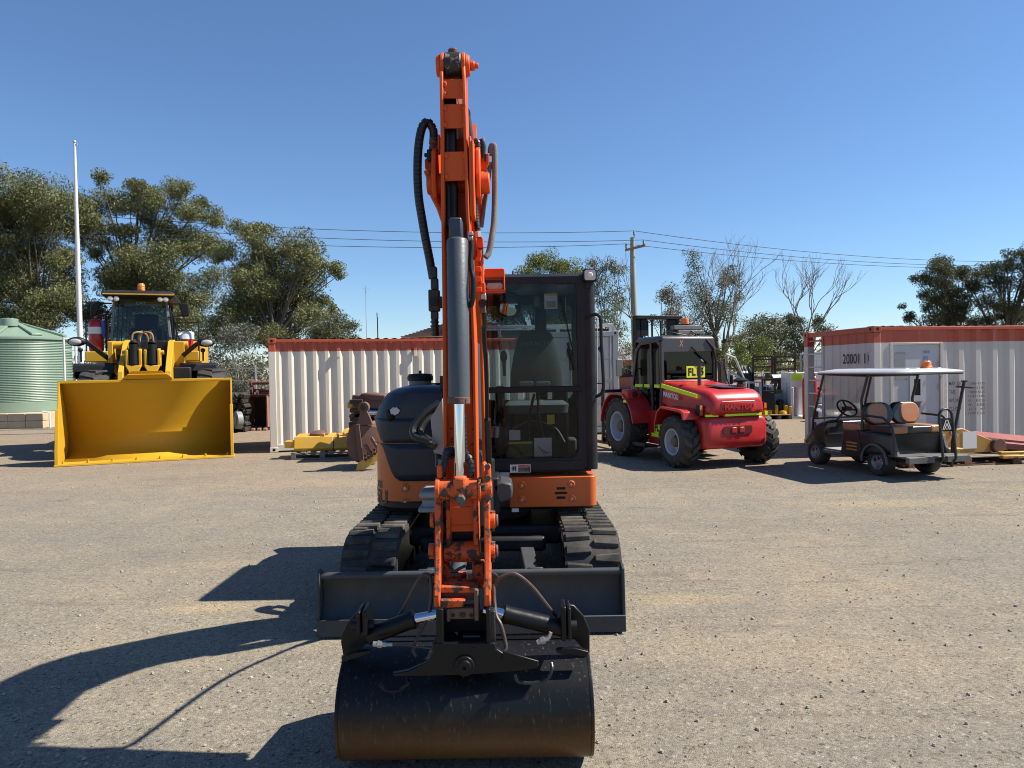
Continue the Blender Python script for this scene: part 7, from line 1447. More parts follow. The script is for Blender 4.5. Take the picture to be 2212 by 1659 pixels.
# cab: pillars drawn from the rear and left side
zc0, zc1 = 0.78, 2.36; ya, yb_ = 0.93, 2.22; hwc = 0.60
side = [V(0, ya, 1.45), V(0, 1.02, 0.78), V(0, 1.42, 0.74), V(0, 1.85, 1.28), V(0, 2.18, 1.40), V(0, 1.98, 2.16), V(0, 1.78, 2.32), V(0, 1.10, 2.36), V(0, 0.96, 2.24)]
sidei = [V(0, ya+0.07, 1.48), V(0, 1.09, 0.85), V(0, 1.38, 0.82), V(0, 1.78, 1.33), V(0, 2.08, 1.44), V(0, 1.91, 2.12), V(0, 1.75, 2.24), V(0, 1.14, 2.28), V(0, 1.04, 2.20)]
M_cabg = mat("cab_graphite_paint", (0.045, 0.047, 0.052), 0.4, var=0.1, coat=0.1)
for s in (-1, 1):
    x = -hwc if s < 0 else hwc-0.05
    mb = MB(); ringframe(mb, [p+V(x, 0, 0) for p in side], [p+V(x, 0, 0) for p in sidei], (0.05, 0, 0)); CS = Fb("cab_side", mb, M_cabg, bevel=0.008)
    mb = MB(); mb.beam((x+0.025, 1.32, 0.80), (x+0.025, 1.36, 2.30), 0.05, 0.06, up=Y); Fb("door_pillar", mb, M_cabg, CS, bevel=0.005)
    mb = MB(); mb.prism([p+V(x+0.022, 0, 0) for p in sidei], (0.004, 0, 0)); Fb("side_window", mb, G_dark, CS)
    if s < 0:
        for y0, y1 in ((1.02, 1.22), (1.40, 1.62), (1.68, 1.98)):
            mb = MB(); mb.bx(x-0.004, x+0.002, y0, y1, 1.395, 1.455); Fb("reflective_strip", mb, M_hiv, CS)
        mb = MB(); mb.bx(x-0.03, x, 1.24, 1.30, 1.35, 1.45); Fb("door_handle", mb, M_black, CS, bevel=0.01)
mb = MB(); ringframe(mb, rect(-hwc, hwc, 1.42, 2.34, 0.10, ya-0.0), rect(-hwc+0.05, hwc-0.05, 1.54, 2.08, 0.03, ya-0.0), (0, 0.06, 0)); RW = Fb("rear_window_frame", mb, M_cabg, bevel=0.006)
mb = MB(); mb.bx(-hwc+0.02, hwc-0.02, ya-0.015, ya+0.04, 1.44, 1.525); Fb("red_rear_sill", mb, M_red, RW, bevel=0.008)
for x in (-0.38, 0.36):
    mb = MB(); mb.bx(x-0.04, x+0.04, ya-0.03, ya-0.012, 1.455, 1.50); Fb("sill_clip", mb, M_black, RW, bevel=0.004)
mb = MB(); mb.bx(-hwc+0.04, hwc-0.04, ya+0.02, ya+0.025, 1.53, 2.10); Fb("rear_window", mb, G_dark, RW)
mb = MB(); mb.bx(-0.05, 0.37, ya+0.008, ya+0.016, 1.575, 1.80); NS = Fb("number_sticker", mb, M_hiv, RW, bevel=0.003)
text("number_lettering", "FL15", V(-0.015, ya+0.007, 1.61), V(0.35, 0, 0), V(0, 0, 0.155), M_ink, NS, bold=0.05, depth=0.001)
mb = MB(); mb.beam((0.05, ya-0.02, 2.17), (0.42, ya-0.02, 1.86), 0.02, 0.025, up=Y); mb.beam((0.20, ya-0.03, 2.04), (0.46, ya-0.03, 1.82), 0.012, 0.012, up=Y); Fb("wiper", mb, M_black, RW)
text("cross_mark", "X", V(-0.21, ya-0.001, 2.18), V(0.09, 0, 0), V(0, 0, 0.13), mat("rust_pink_mark", (0.35, 0.2, 0.16), 0.7), RW, bold=0.04, depth=0.002)
mb = MB(); mb.loft([[V(x*hwc*f, y, z) for x, y in ((-1, ya+d), (1, ya+d), (1, 1.95-d), (-1, 1.95-d))] for z, f, d in ((2.30, 1.0, 0.0), (2.36, 1.0, 0.0), (2.40, 0.93, 0.06))]); RF_ = Fb("cab_roof", mb, M_cabg, bevel=0.03, seg=3)
mb = MB(); mb.prism([V(-hwc+0.02, 1.95, 2.36), V(-hwc+0.02, 2.20, 1.40), V(-hwc+0.02, 2.17, 1.40), V(-hwc+0.02, 1.92, 2.36)], (2*hwc-0.04, 0, 0)); Fb("windscreen", mb, G_dark)
mb = MB(); mb.bx(-0.30, 0.25, 1.15, 1.35, 1.2, 1.75); mb.bx(-0.28, 0.23, 1.15, 1.6, 1.0, 1.2); Fb("driver_seat", mb, M_black, bevel=0.05, seg=3)
mb = MB(); mb.bx(-0.55, 0.55, 1.02, 2.1, 0.76, 0.80); Fb("cab_floor", mb, M_black)
mb = MB(); mb.tube([V(hwc-0.01, ya-0.03, 1.36), V(hwc, ya-0.03, 1.9), V(hwc-0.05, ya-0.02, 2.15), V(hwc-0.2, ya, 2.32)], 0.022, n=8); mb.tube([V(hwc+0.03, ya, 1.9), V(hwc+0.25, 1.0, 1.85), V(hwc+0.33, 1.0, 1.50), V(hwc+0.45, 1.0, 1.30)], 0.012, n=6); Fb("cable_loom", mb, M_hose)
# light bar and beacon
mb = MB(); mb.bx(-0.24, 0.38, 1.05, 1.20, 2.52, 2.60); mb.bx(-0.18, 0.40, 1.0, 1.03, 2.43, 2.50); LBR = Fb("light_bar", mb, mat("dusty_grey_bar", (0.14, 0.135, 0.13), 0.5, var=0.2), bevel=0.008)
for x in (-0.2, 0.35):
    mb = MB(); mb.bx(x-0.015, x+0.015, 1.08, 1.15, 2.38, 2.53); Fb("bar_foot", mb, M_dk, LBR)
mb = MB(); mb.bx(-0.04, 0.14, 1.08, 1.2, 2.60, 2.63); Fb("beacon_base", mb, M_dk, LBR); mb = MB(); mb.lathe([(0.075, 0), (0.078, 0.02), (0.072, 0.11), (0.06, 0.12), (0, 0.125)], (0.05, 1.13, 2.63), n=18); Fb("beacon", mb, mat("faded_amber_lens", (0.70, 0.17, 0.05), 0.35), LBR)
for i, pts in enumerate(([(-0.5, 1.1, 2.42), (-0.35, 1.05, 2.47), (-0.2, 1.0, 2.44), (0.0, 1.0, 2.41)], [(0.1, 1.0, 2.5), (0.18, 0.98, 2.45), (0.2, 0.98, 2.40)])):
    mb = MB(); mb.tube(spline([V(*p) for p in pts]), 0.010, n=6); Fb("wire", mb, M_hose, LBR)
# mast
my = WBASE+0.62
mx0 = fp(1375, 760, my).x; mx1 = fp(1468, 760, my).x; mzt = fp(1420, 684, my).z
for x in (mx0, mx1-0.10):
    mb = MB(); mb.bx(x, x+0.10, my, my+0.16, 0.25, mzt-0.02); Fb("mast_rail", mb, M_black, bevel=0.006)
    mb = MB(); mb.bx(x+(0.12 if x == mx0 else -0.09), x+(0.19 if x == mx0 else -0.02), my+0.03, my+0.14, 0.3, mzt-0.10); Fb("inner_mast_rail", mb, M_dk, bevel=0.004)
mb = MB(); mb.bx(mx0-0.02, mx1+0.05, my-0.06, my+0.14, mzt-0.06, mzt+0.02); Fb("mast_head", mb, M_black, bevel=0.01)
mb = MB(); mb.bx(mx0, mx1, my-0.05, my-0.01, mzt-0.52, mzt-0.46); mb.bx(mx0, mx1, my-0.02, my+0.04, mzt-1.25, mzt-1.10); Fb("mast_cross_member", mb, M_black, bevel=0.006)
for dx in (0.30, 0.40, 0.62, 0.72):
    mb = MB(); mb.cyl((mx0+dx, my+0.02, 0.5), (mx0+dx, my+0.02, mzt-0.08), 0.022 if dx in (0.4, 0.62) else 0.012, n=10); Fb("mast_chain", mb, M_dk)
mb = MB(); mb.bx(mx1-0.30, mx1-0.06, my+0.0, my+0.05, mzt-0.42, mzt-0.06); Fb("mast_gusset", mb, M_black); mb = MB(); mb.bx(mx0+0.12, mx0+0.28, my+0.0, my+0.05, mzt-0.42, mzt-0.06); Fb("mast_gusset", mb, M_black)
mb = MB(); mb.bx(-0.95, 0.85, my+0.18, my+0.26, 0.20, 0.30); mb.bx(-0.95, 0.85, my+0.18, my+0.26, 0.95, 1.05)
for x in (-0.95, -0.5, 0.0, 0.4, 0.78): mb.bx(x, x+0.06, my+0.19, my+0.25, 0.28, 1.30)
mb.bx(-0.95, 0.84, my+0.19, my+0.25, 1.26, 1.33); Fb("fork_carriage", mb, M_black, bevel=0.006)
for x in (-0.6, 0.45):
    mb = MB(); mb.bx(x, x+0.12, my+0.27, my+0.33, 0.10, 0.9); mb.bx(x, x+0.12, my+0.27, my+1.45, 0.08, 0.13); Fb("fork", mb, M_black, bevel=0.006)
# left mirror, front-left lamp
mb = MB(); mb.prism([V(p.x-0.86, 2.15, p.z) for p in rect(-0.07, 0.07, 1.62, 1.97, 0.03)], (0, 0.05, 0)); MI = Fb("mirror", mb, mat("grey_mirror_back", (0.14, 0.145, 0.15), 0.5), bevel=0.01); mb = MB(); mb.tube([V(-0.80, 2.16, 1.78), V(-0.68, 2.12, 1.76), V(-0.60, 2.1, 1.60)], 0.012, n=6); Fb("mirror_arm", mb, M_black, MI)
mb = MB(); mb.bx(-1.02, -0.72, WBASE-0.45, WBASE-0.2, 1.16, 1.36); LH = Fb("lamp_housing", mb, M_red, bevel=0.03, seg=3); mb = MB(); mb.lathe([(0.07, 0), (0.06, 0.01), (0, 0.012)], (-0.85, WBASE-0.455, 1.26), V(0, -1, 0), n=16); Fb("lamp_lens", mb, M_dk, LH); mb = MB(); mb.bx(-1.03, -0.93, WBASE-0.46, WBASE-0.3, 1.10, 1.15); Fb("reflective_strip", mb, M_hiv, LH)

# ================================================================ GOLF CART (own frame: +y forwards = away from the camera)
GC = thing("golf_cart", "black golf cart with tan and black seats, white canopy roof and amber beacon", "golf cart", (6.30, 11.42, 0), R(14))
def Gb(name, mb, m, parent=GC, **k): return build(name, mb, m, parent, **k)
M_tan = mat("tan_vinyl", (0.42, 0.175, 0.075), 0.4, var=0.1, coat=0.1); M_bv = mat("black_vinyl", (0.02, 0.02, 0.022), 0.35, coat=0.1); M_cgrey = mat("cart_grey_plastic", (0.075, 0.078, 0.08), 0.6, dust=0.3); M_cb = mat("cart_black_body", (0.010, 0.010, 0.012), 0.38, coat=0.1, dust=0.08); M_fr = mat("powder_black_tube", (0.015, 0.015, 0.016), 0.4)
WB = 1.50
for s in (-1, 1):
    for yy in (0, WB):
        c = V(s*0.44, yy, 0.215); mb = MB(); mb.lathe([(0.12, -0.08), (0.17, -0.10), (0.20, -0.095), (0.215, -0.07), (0.215, 0.07), (0.20, 0.095), (0.17, 0.10), (0.12, 0.08)], c, X, n=32, caps=False); W_ = Gb("wheel", mb, M_tyre, smooth=50)
        mb = MB(); mb.lathe([(0.125, 0.085), (0.118, 0.092), (0.11, 0.07), (0.09, 0.05), (0.04, 0.06), (0.03, 0.075), (0, 0.078)], c, X*s, n=24, caps=False); RM = Gb("rim", mb, mat("silver_rim", (0.28, 0.28, 0.28), 0.4, metal=0.5), W_)
        for k in range(5): a = 2*math.pi*k/5; mb = MB(); q = c+V(0, math.cos(a)*0.075, math.sin(a)*0.075)+X*s*0.062; mb.beam(c+X*s*0.068, q+(q-c-X*s*0.062)*0.4, 0.025, 0.012, up=X); Gb("spoke", mb, mat("silver_rim", (0,0,0)), RM)
# body
mb = MB(); mb.bx(-0.50, 0.50, -0.15, WB+0.1, 0.22, 0.30); Gb("floor_pan", mb, M_cb, bevel=0.02)
def bodyring(y, hw, z0, z1, r=0.06): return [V(p.x, y, p.z) for p in rect(-hw, hw, z0, z1, r)]
mb = MB(); mb.loft([bodyring(-0.26, 0.50, 0.38, 0.68), bodyring(-0.15, 0.55, 0.34, 0.69), bodyring(0.35, 0.56, 0.30, 0.69), bodyring(0.52, 0.55, 0.28, 0.68)]); RB = Gb("rear_body", mb, M_cb, smooth=50)
for s in (-1, 1):
    mb = MB(); o = []; i_ = []
    for k in range(11): a = R(-5+190*k/10); o.append(V(s*0.60-(0.03 if s > 0 else 0), 0.29*math.cos(a), 0.23+0.29*math.sin(a))); i_.append(V(s*0.60-(0.03 if s > 0 else 0), 0.255*math.cos(a), 0.23+0.255*math.sin(a)))
    mb.prism(o+i_[::-1], (0.03, 0, 0)); Gb("wheel_arch", mb, M_cgrey, RB, bevel=0.008)
    mb = MB(); x = -0.575 if s < 0 else 0.545; mb.prism([V(x, 0.30, 0.26), V(x, 0.36, 0.68), V(x, 0.70, 0.68), V(x, 0.78, 0.26)], (0.03, 0, 0)); SP = Gb("side_panel", mb, M_cb, bevel=0.008)
    for k in range(3):
        mb = MB(); z = 0.36+0.055*k; xx = x-0.003 if s < 0 else x+0.028; mb.bx(xx, xx+0.005, 0.38, 0.64, z, z+0.026); Gb("tan_stripe", mb, mat("orange_stripe", (0.45, 0.16, 0.05), 0.5), SP)
    mb = MB(); x = -0.52 if s < 0 else 0.47; mb.prism([V(x, 0.72, 0.23), V(x, 1.42, 0.23), V(x, 1.42, 0.29), V(x, 0.72, 0.29)], (0.05, 0, 0)); Gb("sill", mb, M_cgrey, bevel=0.008)
mb = MB(); mb.bx(-0.48, 0.48, 0.78, 1.40, 0.30, 0.315); Gb("floor_mat", mb, mat("grey_floor_mat", (0.25, 0.26, 0.27), 0.8, var=0.2, bump=0.3), GC)
# cowl
mb = MB(); mb.loft([bodyring(1.30, 0.48, 0.30, 0.80, 0.12), bodyring(1.45, 0.54, 0.32, 0.76, 0.14), bodyring(1.70, 0.54, 0.32, 0.58, 0.12), bodyring(1.86, 0.46, 0.32, 0.47, 0.07)]); CWL = Gb("front_cowl", mb, M_cb, smooth=60)
mb = MB(); mb.bx(-0.44, 0.44, 1.25, 1.31, 0.55, 0.78); Gb("dashboard", mb, M_bv, CWL, bevel=0.03)
for s in (-1, 1):
    mb = MB(); mb.prism([V(s*0.30, 1.20, 0.76), V(s*0.48, 1.20, 0.75), V(s*0.48, 1.30, 0.60), V(s*0.30, 1.30, 0.60)], (0, 0.05, 0.0)); Gb("glove_tray", mb, M_bv, CWL)
# steering
sc_ = V(-0.24, 1.02, 1.02); axs = V(0, 0.75, -0.65).normalized()
pn = axs.cross(X).normalized(); mb = MB(); mb.tube([sc_+(X*math.cos(t)+pn*math.sin(t))*0.175 for t in [i*math.pi/12 for i in range(24)]], 0.016, n=8, closed=True)
for a in (0.3, 2.84, 4.71): mb.beam(sc_, sc_+(X*math.cos(a)+pn*math.sin(a))*0.17, 0.03, 0.015, up=axs)
mb.box(sc_+axs*0.01, (0.13, 0.10, 0.07)); SW = Gb("steering_wheel", mb, M_black, bevel=0.003); mb = MB(); mb.cyl(sc_, sc_+axs*0.42, 0.024, n=10); Gb("steering_column", mb, M_fr, SW)
# seats: front bench faces forward, its back shared with the rear bench
def pad(name, c, sz, m, rot=None, bev=0.03, par=GC): mb = MB(); mb.box(c, sz, rot); return Gb(name, mb, m, par, bevel=bev, seg=4, smooth=60)
def backpad(x, w_, y, z0, z1, m, lean, parent, th=0.07, name="backrest_panel", rad=0.12):
    mb = MB(); o = rect(x-w_/2, x+w_/2, z0, z1, rad, 0, 6); mb.prism([V(p.x, y+lean*(p.z-z0)-th/2, p.z) for p in o], (0, th, 0)); return Gb(name, mb, m, parent, bevel=0.025, seg=4, smooth=60)
pad("front_seat", V(0, 0.60, 0.74), (1.02, 0.42, 0.11), M_tan)
RS = pad("rear_seat", V(0, -0.08, 0.74), (1.06, 0.46, 0.11), M_bv)
for x, w_ in ((-0.36, 0.30), (0.36, 0.30)): pad("tan_seat_panel", V(x, -0.08, 0.743), (w_, 0.47, 0.115), M_tan, par=RS)
for x in (-0.26, 0.26):
    b_ = backpad(x, 0.55, 0.26, 0.79, 1.15, M_bv, 0.16, GC, th=0.10, name="backrest", rad=0.17)
    backpad(x+(0.0 if x > 0 else 0.0)+(0.07 if x > 0 else -0.04), 0.38, 0.26, 0.805, 1.145, M_tan, 0.16, b_, th=0.125, name="tan_back_panel", rad=0.14)
mb = MB(); mb.bx(-0.46, 0.46, -0.26, 0.30, 0.36, 0.69); Gb("seat_box", mb, M_bv, bevel=0.01)
# rear foot deck
mb = MB(); mb.bx(-0.54, 0.54, -0.66, -0.24, 0.335, 0.36); DK = Gb("foot_deck", mb, M_cgrey, bevel=0.01)
for x0, x1 in ((-0.56, -0.10), (0.14, 0.56)):
    mb = MB(); mb.loft([rring(-0.70, (x1-x0)/2, 0.27, 0.355, 0.02), rring(-0.64, (x1-x0)/2+0.01, 0.26, 0.37, 0.02)]); mb.v = [p+V((x0+x1)/2, 0, 0) for p in mb.v]; Gb("deck_lip", mb, M_cgrey, DK, smooth=30)
for s in (-1, 1):
    mb = MB(); x = s*0.50-(0.0 if s < 0 else 0.06); mb.prism([V(x, -0.26, 0.35), V(x, -0.40, 0.35), V(x, -0.34, 0.50), V(x, -0.30, 0.64), V(x, -0.24, 0.66)], (0.06, 0, 0)); Gb("deck_gusset", mb, M_cgrey, DK, bevel=0.008)
mb = MB(); mb.bx(-0.4, 0.4, -0.60, -0.2, 0.26, 0.335); Gb("deck_frame", mb, M_dk, DK)
# tubes: arm rests, centre grab hoop, roof struts
for s in (-1, 1):
    mb = MB(); mb.tube(spline([V(s*0.55, 0.22, 0.95), V(s*0.56, -0.05, 0.94), V(s*0.56, -0.20, 0.92), V(s*0.56, -0.36, 0.78), V(s*0.56, -0.40, 0.60), V(s*0.56, -0.40, 0.36)], 5), 0.018, n=10); Gb("arm_rail", mb, M_fr)
hx = 0.12; mb = MB(); mb.tube([V(hx-0.12, -0.71, 0.28), V(hx-0.12, -0.75, 0.33), V(hx-0.12, -0.72, 0.64), V(hx-0.12, -0.68, 0.96)]+[V(hx-0.12*math.cos(t), -0.68, 0.96+0.12*math.sin(t)) for t in [i*math.pi/8 for i in range(1, 8)]]+[V(hx+0.12, -0.68, 0.96), V(hx+0.12, -0.72, 0.64), V(hx+0.12, -0.75, 0.33), V(hx+0.12, -0.71, 0.28)], 0.020, n=10); GH = Gb("grab_hoop", mb, M_fr)
mb = MB(); mb.bx(hx-0.10, hx+0.10, -0.70, -0.685, 0.74, 0.94); BD = Gb("badge_plate", mb, M_black, GH)
for x0, x1, x2 in ((-0.075, -0.03, 0.0), (-0.045, 0.0, 0.0)):
    for s in (-1, 1):
        mb = MB(); t = 0.016; a = V(hx+s*x0, -0.705, 0.765); b = V(hx+s*x2*0+s*(-0.012 if x0 < -0.05 else 0.0)-s*0.0, -0.705, 0.915 if x0 < -0.05 else 0.86); mb.beam(a, b, t, 0.002, up=Y); Gb("badge_stroke", mb, M_white, BD)
mb = MB(); mb.prism([V(hx-0.022, -0.707, 0.765), V(hx+0.022, -0.707, 0.765), V(hx, -0.707, 0.81)], (0, 0.003, 0)); Gb("badge_wedge", mb, mat("orange_stripe", (0,0,0)), BD)
RZ = 1.66
for s in (-1, 1):
    mb = MB(); mb.tube([V(s*0.52, 1.58, 0.55), V(s*0.52, 1.55, 0.82), V(s*0.50, 1.28, RZ-0.04)], 0.020, n=10); Gb("front_roof_strut", mb, M_fr)
    mb = MB(); mb.tube([V(s*0.50, 0.34, 0.70), V(s*0.50, 0.36, 1.20), V(s*0.49, 0.22, RZ-0.05)], 0.022, n=10); Gb("rear_roof_strut", mb, M_fr)
mb = MB(); mb.tube([V(-0.48, 0.26, RZ-0.07), V(-0.48, 1.30, RZ-0.05), V(0.48, 1.30, RZ-0.05), V(0.48, 0.26, RZ-0.07), V(-0.48, 0.26, RZ-0.07)], 0.018, n=8); Gb("roof_frame", mb, M_fr); mb = MB(); mb.tube([V(-0.52, 1.55, 0.82), V(0.52, 1.55, 0.82)], 0.014, n=8); Gb("screen_bar", mb, M_fr)
mb = MB(); mb.prism([V(-0.50, 1.545, 0.84), V(0.50, 1.545, 0.84), V(0.49, 1.295, RZ-0.08), V(-0.49, 1.315, RZ-0.08)], (0, 0.005, 0.0)); Gb("windscreen", mb, glass("clear_screen", (0.86, 0.88, 0.88), 0.04))
def rfring(z, g, h): return [V(p.x, p.z, z) for p in rect(-0.60+g, 0.60-g, -0.62+g, 1.40-g, 0.14, 0, 4)]
mb = MB(); mb.loft([rfring(RZ-0.04, 0.0, 0), rfring(RZ-0.015, -0.012, 0), rfring(RZ+0.008, 0.02, 0), rfring(RZ+0.040, 0.20, 0)]); RFc = Gb("canopy_roof", mb, mat("white_canopy", (0.36, 0.38, 0.41), 0.6, dust=0.25), smooth=50)
mb = MB(); mb.bx(-0.56, 0.56, -0.58, 1.36, RZ-0.055, RZ-0.041); Gb("roof_liner", mb, M_dk, RFc)
for x in (-0.3, -0.1, 0.1, 0.3):
    mb = MB(); mb.bx(x-0.035, x+0.035, -0.40, 1.17, RZ+0.032, RZ+0.048); Gb("roof_rib", mb, mat("white_canopy", (0,0,0)), RFc, bevel=0.01)
mb = MB(); mb.lathe([(0.085, 0), (0.09, 0.02), (0.075, 0.04), (0.07, 0.10), (0.055, 0.115), (0, 0.12)], (0.14, -0.30, RZ+0.040), n=18); Gb("beacon", mb, M_amber, RFc)
mb = MB(); mb.ball((0.32, 0.62, 0.95), (0.10, 0.12, 0.13)); 
tow = build("cloth_bundle", MB().ball((0, 0, 0.07), (0.13, 0.10, 0.09)), mat("white_cloth", (0.55, 0.55, 0.58), 0.8, var=0.3, scale=20, bump=0.5), None); tow.location = INV[GC.name].inverted() @ V(-0.22, 0.86, 0.315); setp(tow, "white cloth bundle lying on the golf cart's floor beside the seat", "cloth")
# flag stick at the cart's rear right
a = at(1972, 948, 12.0); b = at(2083, 826, 12.0); a = at(2060, 940, 12.15); b = at(2083, 822, 12.15)
mb = MB(); mb.cyl(V(a.x-0.02, 12.15, 0.42), V(b.x, 12.15, b.z), 0.026, n=10); SK2 = thing("stick", "black pole with a small crosspiece leaning behind the golf cart's rear deck", "pole", V(a.x, 12.15, 0.0)); mb.cyl(V(a.x-0.04, 12.15, 0.0), V(a.x-0.02, 12.15, 0.42), 0.026, n=10)
build("pole_shaft", mb, M_fr, SK2, world=True); mb = MB(); mb.cyl(V(b.x-0.14, 12.15, b.z-0.10), V(b.x+0.14, 12.15, b.z-0.12), 0.018, n=8); mb.cyl(V(b.x-0.05, 12.15, b.z-0.01), V(b.x+0.05, 12.15, b.z-0.01), 0.016, n=8); build("crosspiece", mb, M_fr, SK2, world=True)
# ================================================================ things standing about the yard
def pallet(name_label, loc, rz, w=1.17, d=1.17, m=None, group=None, h=0.15, worldinv=None):
    m = m or M_wood; t = thing("pallet", name_label, "pallet", loc, rz, group)
    for k in range(7):
        mb = MB(); x = -w/2+k*(w-0.10)/6; mb.bx(x, x+0.10, -d/2, d/2, h-0.022, h); build("deck_board", mb, m, t, bevel=0.003)
    for y in (-d/2, -0.04, d/2-0.08):
        mb = MB(); mb.bx(-w/2, w/2, y, y+0.08, 0.022, h-0.022) if False else None
        for x in (-w/2, -0.05, w/2-0.10):
            mb = MB(); mb.bx(x, x+0.10, y, y+0.08, 0.022, h-0.024); build("bearer_block", mb, m, t, bevel=0.003)
        mb = MB(); mb.bx(-w/2, w/2, y, y+0.08, 0.0, 0.020); build("bottom_board", mb, m, t, bevel=0.003)
        mb = MB(); mb.bx(-w/2, w/2, y+0.005, y+0.075, h-0.044, h-0.024); build("stringer_board", mb, m, t)
    return t
# pallet with the yellow machine guard in front of the cream container
g0 = gr(628, 993); d0 = g0.y
PL = thing  # noqa
g1 = at(752, 985, d0+0.25)
pxc = (g0.x+g1.x)/2
M_gw = mat("grey_weathered_wood", (0.20, 0.18, 0.16), 0.9, var=0.3, scale=14, bump=0.4)
pallet("grey timber pallet under the yellow machine guard beside the cream container", (pxc, d0+0.62, 0), R(8), w=1.28, d=1.15, m=M_gw)
YP = thing("machine_guard", "yellow steel machine guard lying on the grey pallet by the cream container", "machine guard", (pxc+0.03, d0+0.60, 0.152), R(8))
mb = MB(); mb.prism([V(-0.62, -0.42, 0.0), V(-0.62, -0.46, 0.06), V(-0.62, -0.36, 0.30), V(-0.62, 0.30, 0.32), V(-0.62, 0.36, 0.0)], (0.80, 0, 0)); build("guard_shell", mb, M_yelw, YP, bevel=0.012)
mb = MB(); mb.prism([V(0.19, -0.40, 0.0), V(0.19, -0.44, 0.06), V(0.19, -0.35, 0.27), V(0.19, 0.30, 0.30), V(0.19, 0.36, 0.0)], (0.62, 0, 0)); build("guard_shell", mb, M_yelw, YP, bevel=0.012)
mb = MB(); mb.bx(-0.82, -0.60, -0.38, -0.1, 0.08, 0.22); build("mount_lug", mb, M_yelw, YP, bevel=0.01)
for x in (-0.05, 0.25, 0.45):
    mb = MB(); mb.bx(x, x+0.05, -0.36, -0.30, 0.27, 0.36); build("bracket", mb, M_yelw, YP, bevel=0.008)
mb = MB(); mb.lathe([(0.20, 0), (0.20, 0.03), (0.12, 0.08), (0.05, 0.10), (0, 0.10)], (-0.15, -0.05, 0.31), n=20); mb.cyl((-0.35, 0.0, 0.33), (0.0, 0.05, 0.36), 0.05, n=10); build("hub_casting", mb, M_rust, YP, smooth=40)
mb = MB(); mb.lathe([(0.15, 0), (0.16, 0.03), (0.14, 0.09), (0.04, 0.11), (0, 0.11)], (0.50, -0.05, 0.30), V(0, -0.5, 1), n=22); build("round_cap", mb, M_yelw, YP, smooth=40)
# rusty ripper bucket leaning on its yellow cutting edge, right of the pallet
RY = 13.1
rb = gr(768, 1017); RY = rb.y+0.05
RB_ = thing("rusty_bucket", "rust-brown excavator bucket standing on its worn yellow cutting edge", "bucket", (at(785, 950, RY+0.3).x, RY+0.3, 0))
def rbp(u, v, d): return at(u, v, RY+d)
mb = MB(); poly = [(752, 928), (765, 914), (774, 918), (778, 960), (782, 998), (770, 1000), (752, 985), (747, 955)]
mb.prism([rbp(u, v, 0.05) for u, v in poly], (0.25, 0.9, 0)); build("curved_side", mb, M_rust, RB_, world=True, bevel=0.03, seg=3)
mb = MB(); mb.prism([rbp(776, 918, 0), rbp(824, 922, 0.1), rbp(830, 980, 0.1), rbp(783, 1000, 0)], (0.1, 0.10, 0)); FPt = build("face_plate", mb, M_rust, RB_, world=True, bevel=0.01)
mb = MB(); mb.prism([rbp(766, 918, -0.02), rbp(776, 916, -0.02), rbp(786, 1000, -0.02), rbp(776, 1003, -0.02)], (0, 0.12, 0)); build("front_rib", mb, M_rust, RB_, world=True, bevel=0.01)
mb = MB(); mb.prism([rbp(773, 1000, -0.03), rbp(822, 968, 0.0), rbp(830, 985, 0.0), rbp(785, 1016, -0.06), rbp(768, 1018, -0.06)], (0, 0.06, 0)); build("cutting_edge", mb, M_yelw, RB_, world=True, bevel=0.006)
for (a, b) in (((788, 960), (803, 985)), ((802, 945), (820, 975))):
    mb = MB(); mb.beam(rbp(*a, -0.05), rbp(*b, -0.07), 0.05, 0.10, up=Y); build("stiffener", mb, M_rust, RB_, world=True, bevel=0.006)
for k in range(6):
    mb = MB(); c = rbp(790+k*6.5, 993-k*4.2, -0.07); mb.cyl(c, c-V(0, 0.04, -0.01), 0.028, n=6); build("tooth_bolt", mb, M_rustd, RB_, world=True)
    mb = MB(); c = rbp(789+k*6.5, 985-k*4.2, -0.05); mb.cyl(c, c-V(0, 0.03, -0.01), 0.022, n=6); build("tooth_bolt", mb, M_rustd, RB_, world=True)
mb = MB(); c = rbp(785, 880, 0.02); mb.cyl(c-V(0, 0.02, 0), c+V(0, 0.12, 0), 0.10, n=22); mb.prism([rbp(778, 888, 0.0), rbp(793, 888, 0.0), rbp(800, 904, 0.0), rbp(805, 918, 0.0), rbp(768, 918, 0.0), rbp(775, 904, 0.0)], (0, 0.08, 0)); ERr = build("hanger_ear", mb, M_rust, RB_, world=True, bevel=0.008)
mb = MB(); mb.cyl(c-V(0, 0.035, 0), c-V(0, 0.018, 0), 0.055, n=18); build("ear_bore", mb, M_rustd, ERr, world=True)
# stack of worn yellow and rusty attachments behind it
ST = thing("attachment_stack", "heap of rusty and yellow machine attachments behind the rust-brown bucket", "machine parts", (at(795, 880, 14.6).x, 14.6, 0))
def sp_(u, v, d=0): return at(u, v, 14.4+d)
for (poly, th, m, nm) in (([(760, 853), (772, 852), (790, 857), (812, 862), (830, 862), (830, 885), (760, 878)], 0.6, M_rust, "top_bracket"), ([(755, 880), (775, 885), (775, 897), (756, 893)], 0.3, M_yelw, "yellow_block"), ([(752, 898), (768, 886), (795, 884), (830, 890), (832, 912), (760, 914)], 0.7, M_rust, "lower_casting"), ([(761, 893), (781, 889), (795, 893), (795, 903), (765, 906)], 0.35, M_yelw, "yellow_ring"), ([(795, 897), (835, 898), (835, 920), (800, 920)], 0.6, M_yelw, "yellow_frame"), ([(752, 912), (835, 915), (835, 985), (760, 985)], 0.8, M_rustd, "base_casting")):
    mb = MB(); mb.prism([sp_(u, v) for u, v in poly], (0, th, 0)); build(nm, mb, m, ST, world=True, bevel=0.03, seg=3)
